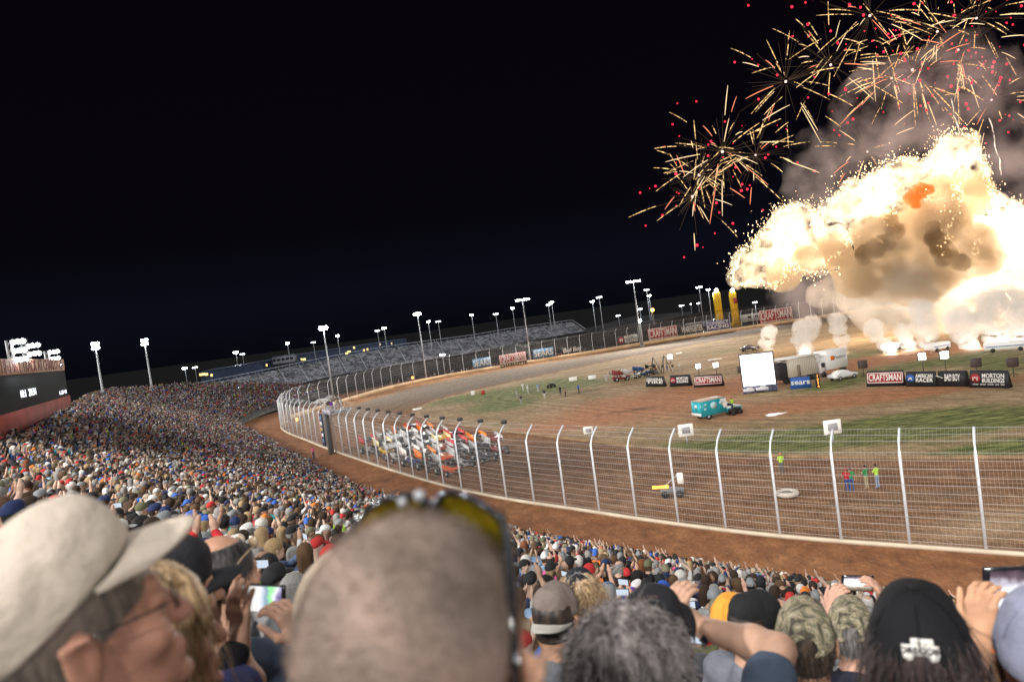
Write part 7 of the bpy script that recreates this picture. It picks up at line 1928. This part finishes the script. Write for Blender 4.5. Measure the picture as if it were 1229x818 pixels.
# small camera in the raised hand
cpos = at(829, 757, 1.99); c_ = empty('camera', cpos, -.6); tag(c_, 'small black camera held up beside the tall black cap', 'camera')
MB().rbox((0,0,0), (.10,.035,.062), .006).build('body', m_fr, c_); MB().cyl((0,.015,0), (0,.05,0), .024, 16).build('lens_barrel', m_drk, c_); MB().box((0,-.0185,0), (.07,.002,.045)).build('screen', emat('phone_screen', (.75,.85,1), 1.3), c_)
band(at(850, 758, 1.93), (-.5,.25,.45), .031, .009, m_fr, 'black wristwatch on the raised bare forearm', 'wristwatch', 'wristwatch')

# ------------------------------------------------------------------ light: the floodlight banks, the pyrotechnics and added unseen fill lamps
def spot(name, loc, target, W, col=(1,.95,.88), size=1.6, ang=150):
    l = bpy.data.lights.new(name, 'SPOT'); l.energy = W; l.color = col; l.shadow_soft_size = size; l.spot_size = math.radians(ang); l.spot_blend = .5
    o = bpy.data.objects.new(name, l); COL.objects.link(o); o.location = loc
    d = Vector(target)-Vector(loc); o.rotation_euler = d.to_track_quat('-Z', 'Y').to_euler(); return o
for i, (x, y, z, tx, ty, W) in enumerate([(-38,-22,46,8,28,1.1e5),(-95,40,46,-20,85,1.4e5),(-135,120,48,-50,150,1.6e5),(50,-75,46,45,40,1.5e5),(-10,-45,50,-35,75,.7e5)]):
    spot('stand_floodlight', (x, y, z), (tx, ty, 3), W, (1, .97, .93), 1.4)
for (x,y,z,tx,ty,W,an) in [(-48,-14,50,22,80,2.6e5,50),(60,-60,48,52,62,2.6e5,60),(-118,80,50,-6,140,3.2e5,58)]: spot('track_floodlight', (x,y,z), (tx,ty,0), W, (1,.94,.86), 2.0, an)  # added unseen spots, narrow cones that brighten the track and spare the crowd
for i, (px, py, D, tx, ty, W) in enumerate([(390,394,190,-10,150,3e4),(501,377,225,0,190,4e4),(627,360,245,10,200,7e4),(760,338,245,50,150,1.1e5),(850,348,290,80,170,1.5e5)]):
    p = at(px, py, D); spot('pole_floodlight', (p.x, p.y-1.5, p.z+.5), (tx, ty, 0), W, (1, .97, .92), .6)
for (x,y,z,tx,ty,tz,W) in [(-40,250,40,-80,310,6,8e4),(60,300,45,40,350,6,9e4)]: spot('speedway_floodlight', (x,y,z), (tx,ty,tz), W, (.85,.92,1), 1.5, 120)  # added spots without masts, put in to light the far grey seats
for px, py, D, W, r in [(935,298,151,8e3,3.0),(1050,235,151,9e3,3.5),(1145,195,151,8e3,3.0),(1180,262,151,9e3,3.5),(1235,290,151,1.1e4,3.5)]:
    plight(px, py, D, W, r)

for px, py, D, W, r in [(1060,322,157,3e4,3.0),(1165,322,157,3e4,3.0),(1215,332,160,3e4,3.0)]: plight(px, py, D, W, r, (1,.84,.68))  # added lamps hidden in the smoke skirt to make it glow brighter

for i, (px, py, W) in enumerate([(921,421,500),(965,427,900),(1008,423,700),(1066,424,1500),(1088,420,1200),(1111,418,1500),(1164,418,1500),(1196,415,1800),(1228,415,1800)]):
    p = gnd(px, py); l = bpy.data.lights.new('launch_flash', 'POINT'); l.energy = W*.6; l.color = (1,.92,.82); l.shadow_soft_size = .25; o = bpy.data.objects.new('launch_flash', l); COL.objects.link(o); o.location = (p[0], p[1]-1.2, .5)
for px, py, D, W, c_ in [(1095,84,182,5e3,(1,.62,.60)),(867,182,172,4e3,(1,.75,.6)),(1044,19,192,4e3,(1,.6,.6)),(1180,90,200,5e3,(1,.6,.62))]: plight(px, py, D, W, .4, c_)
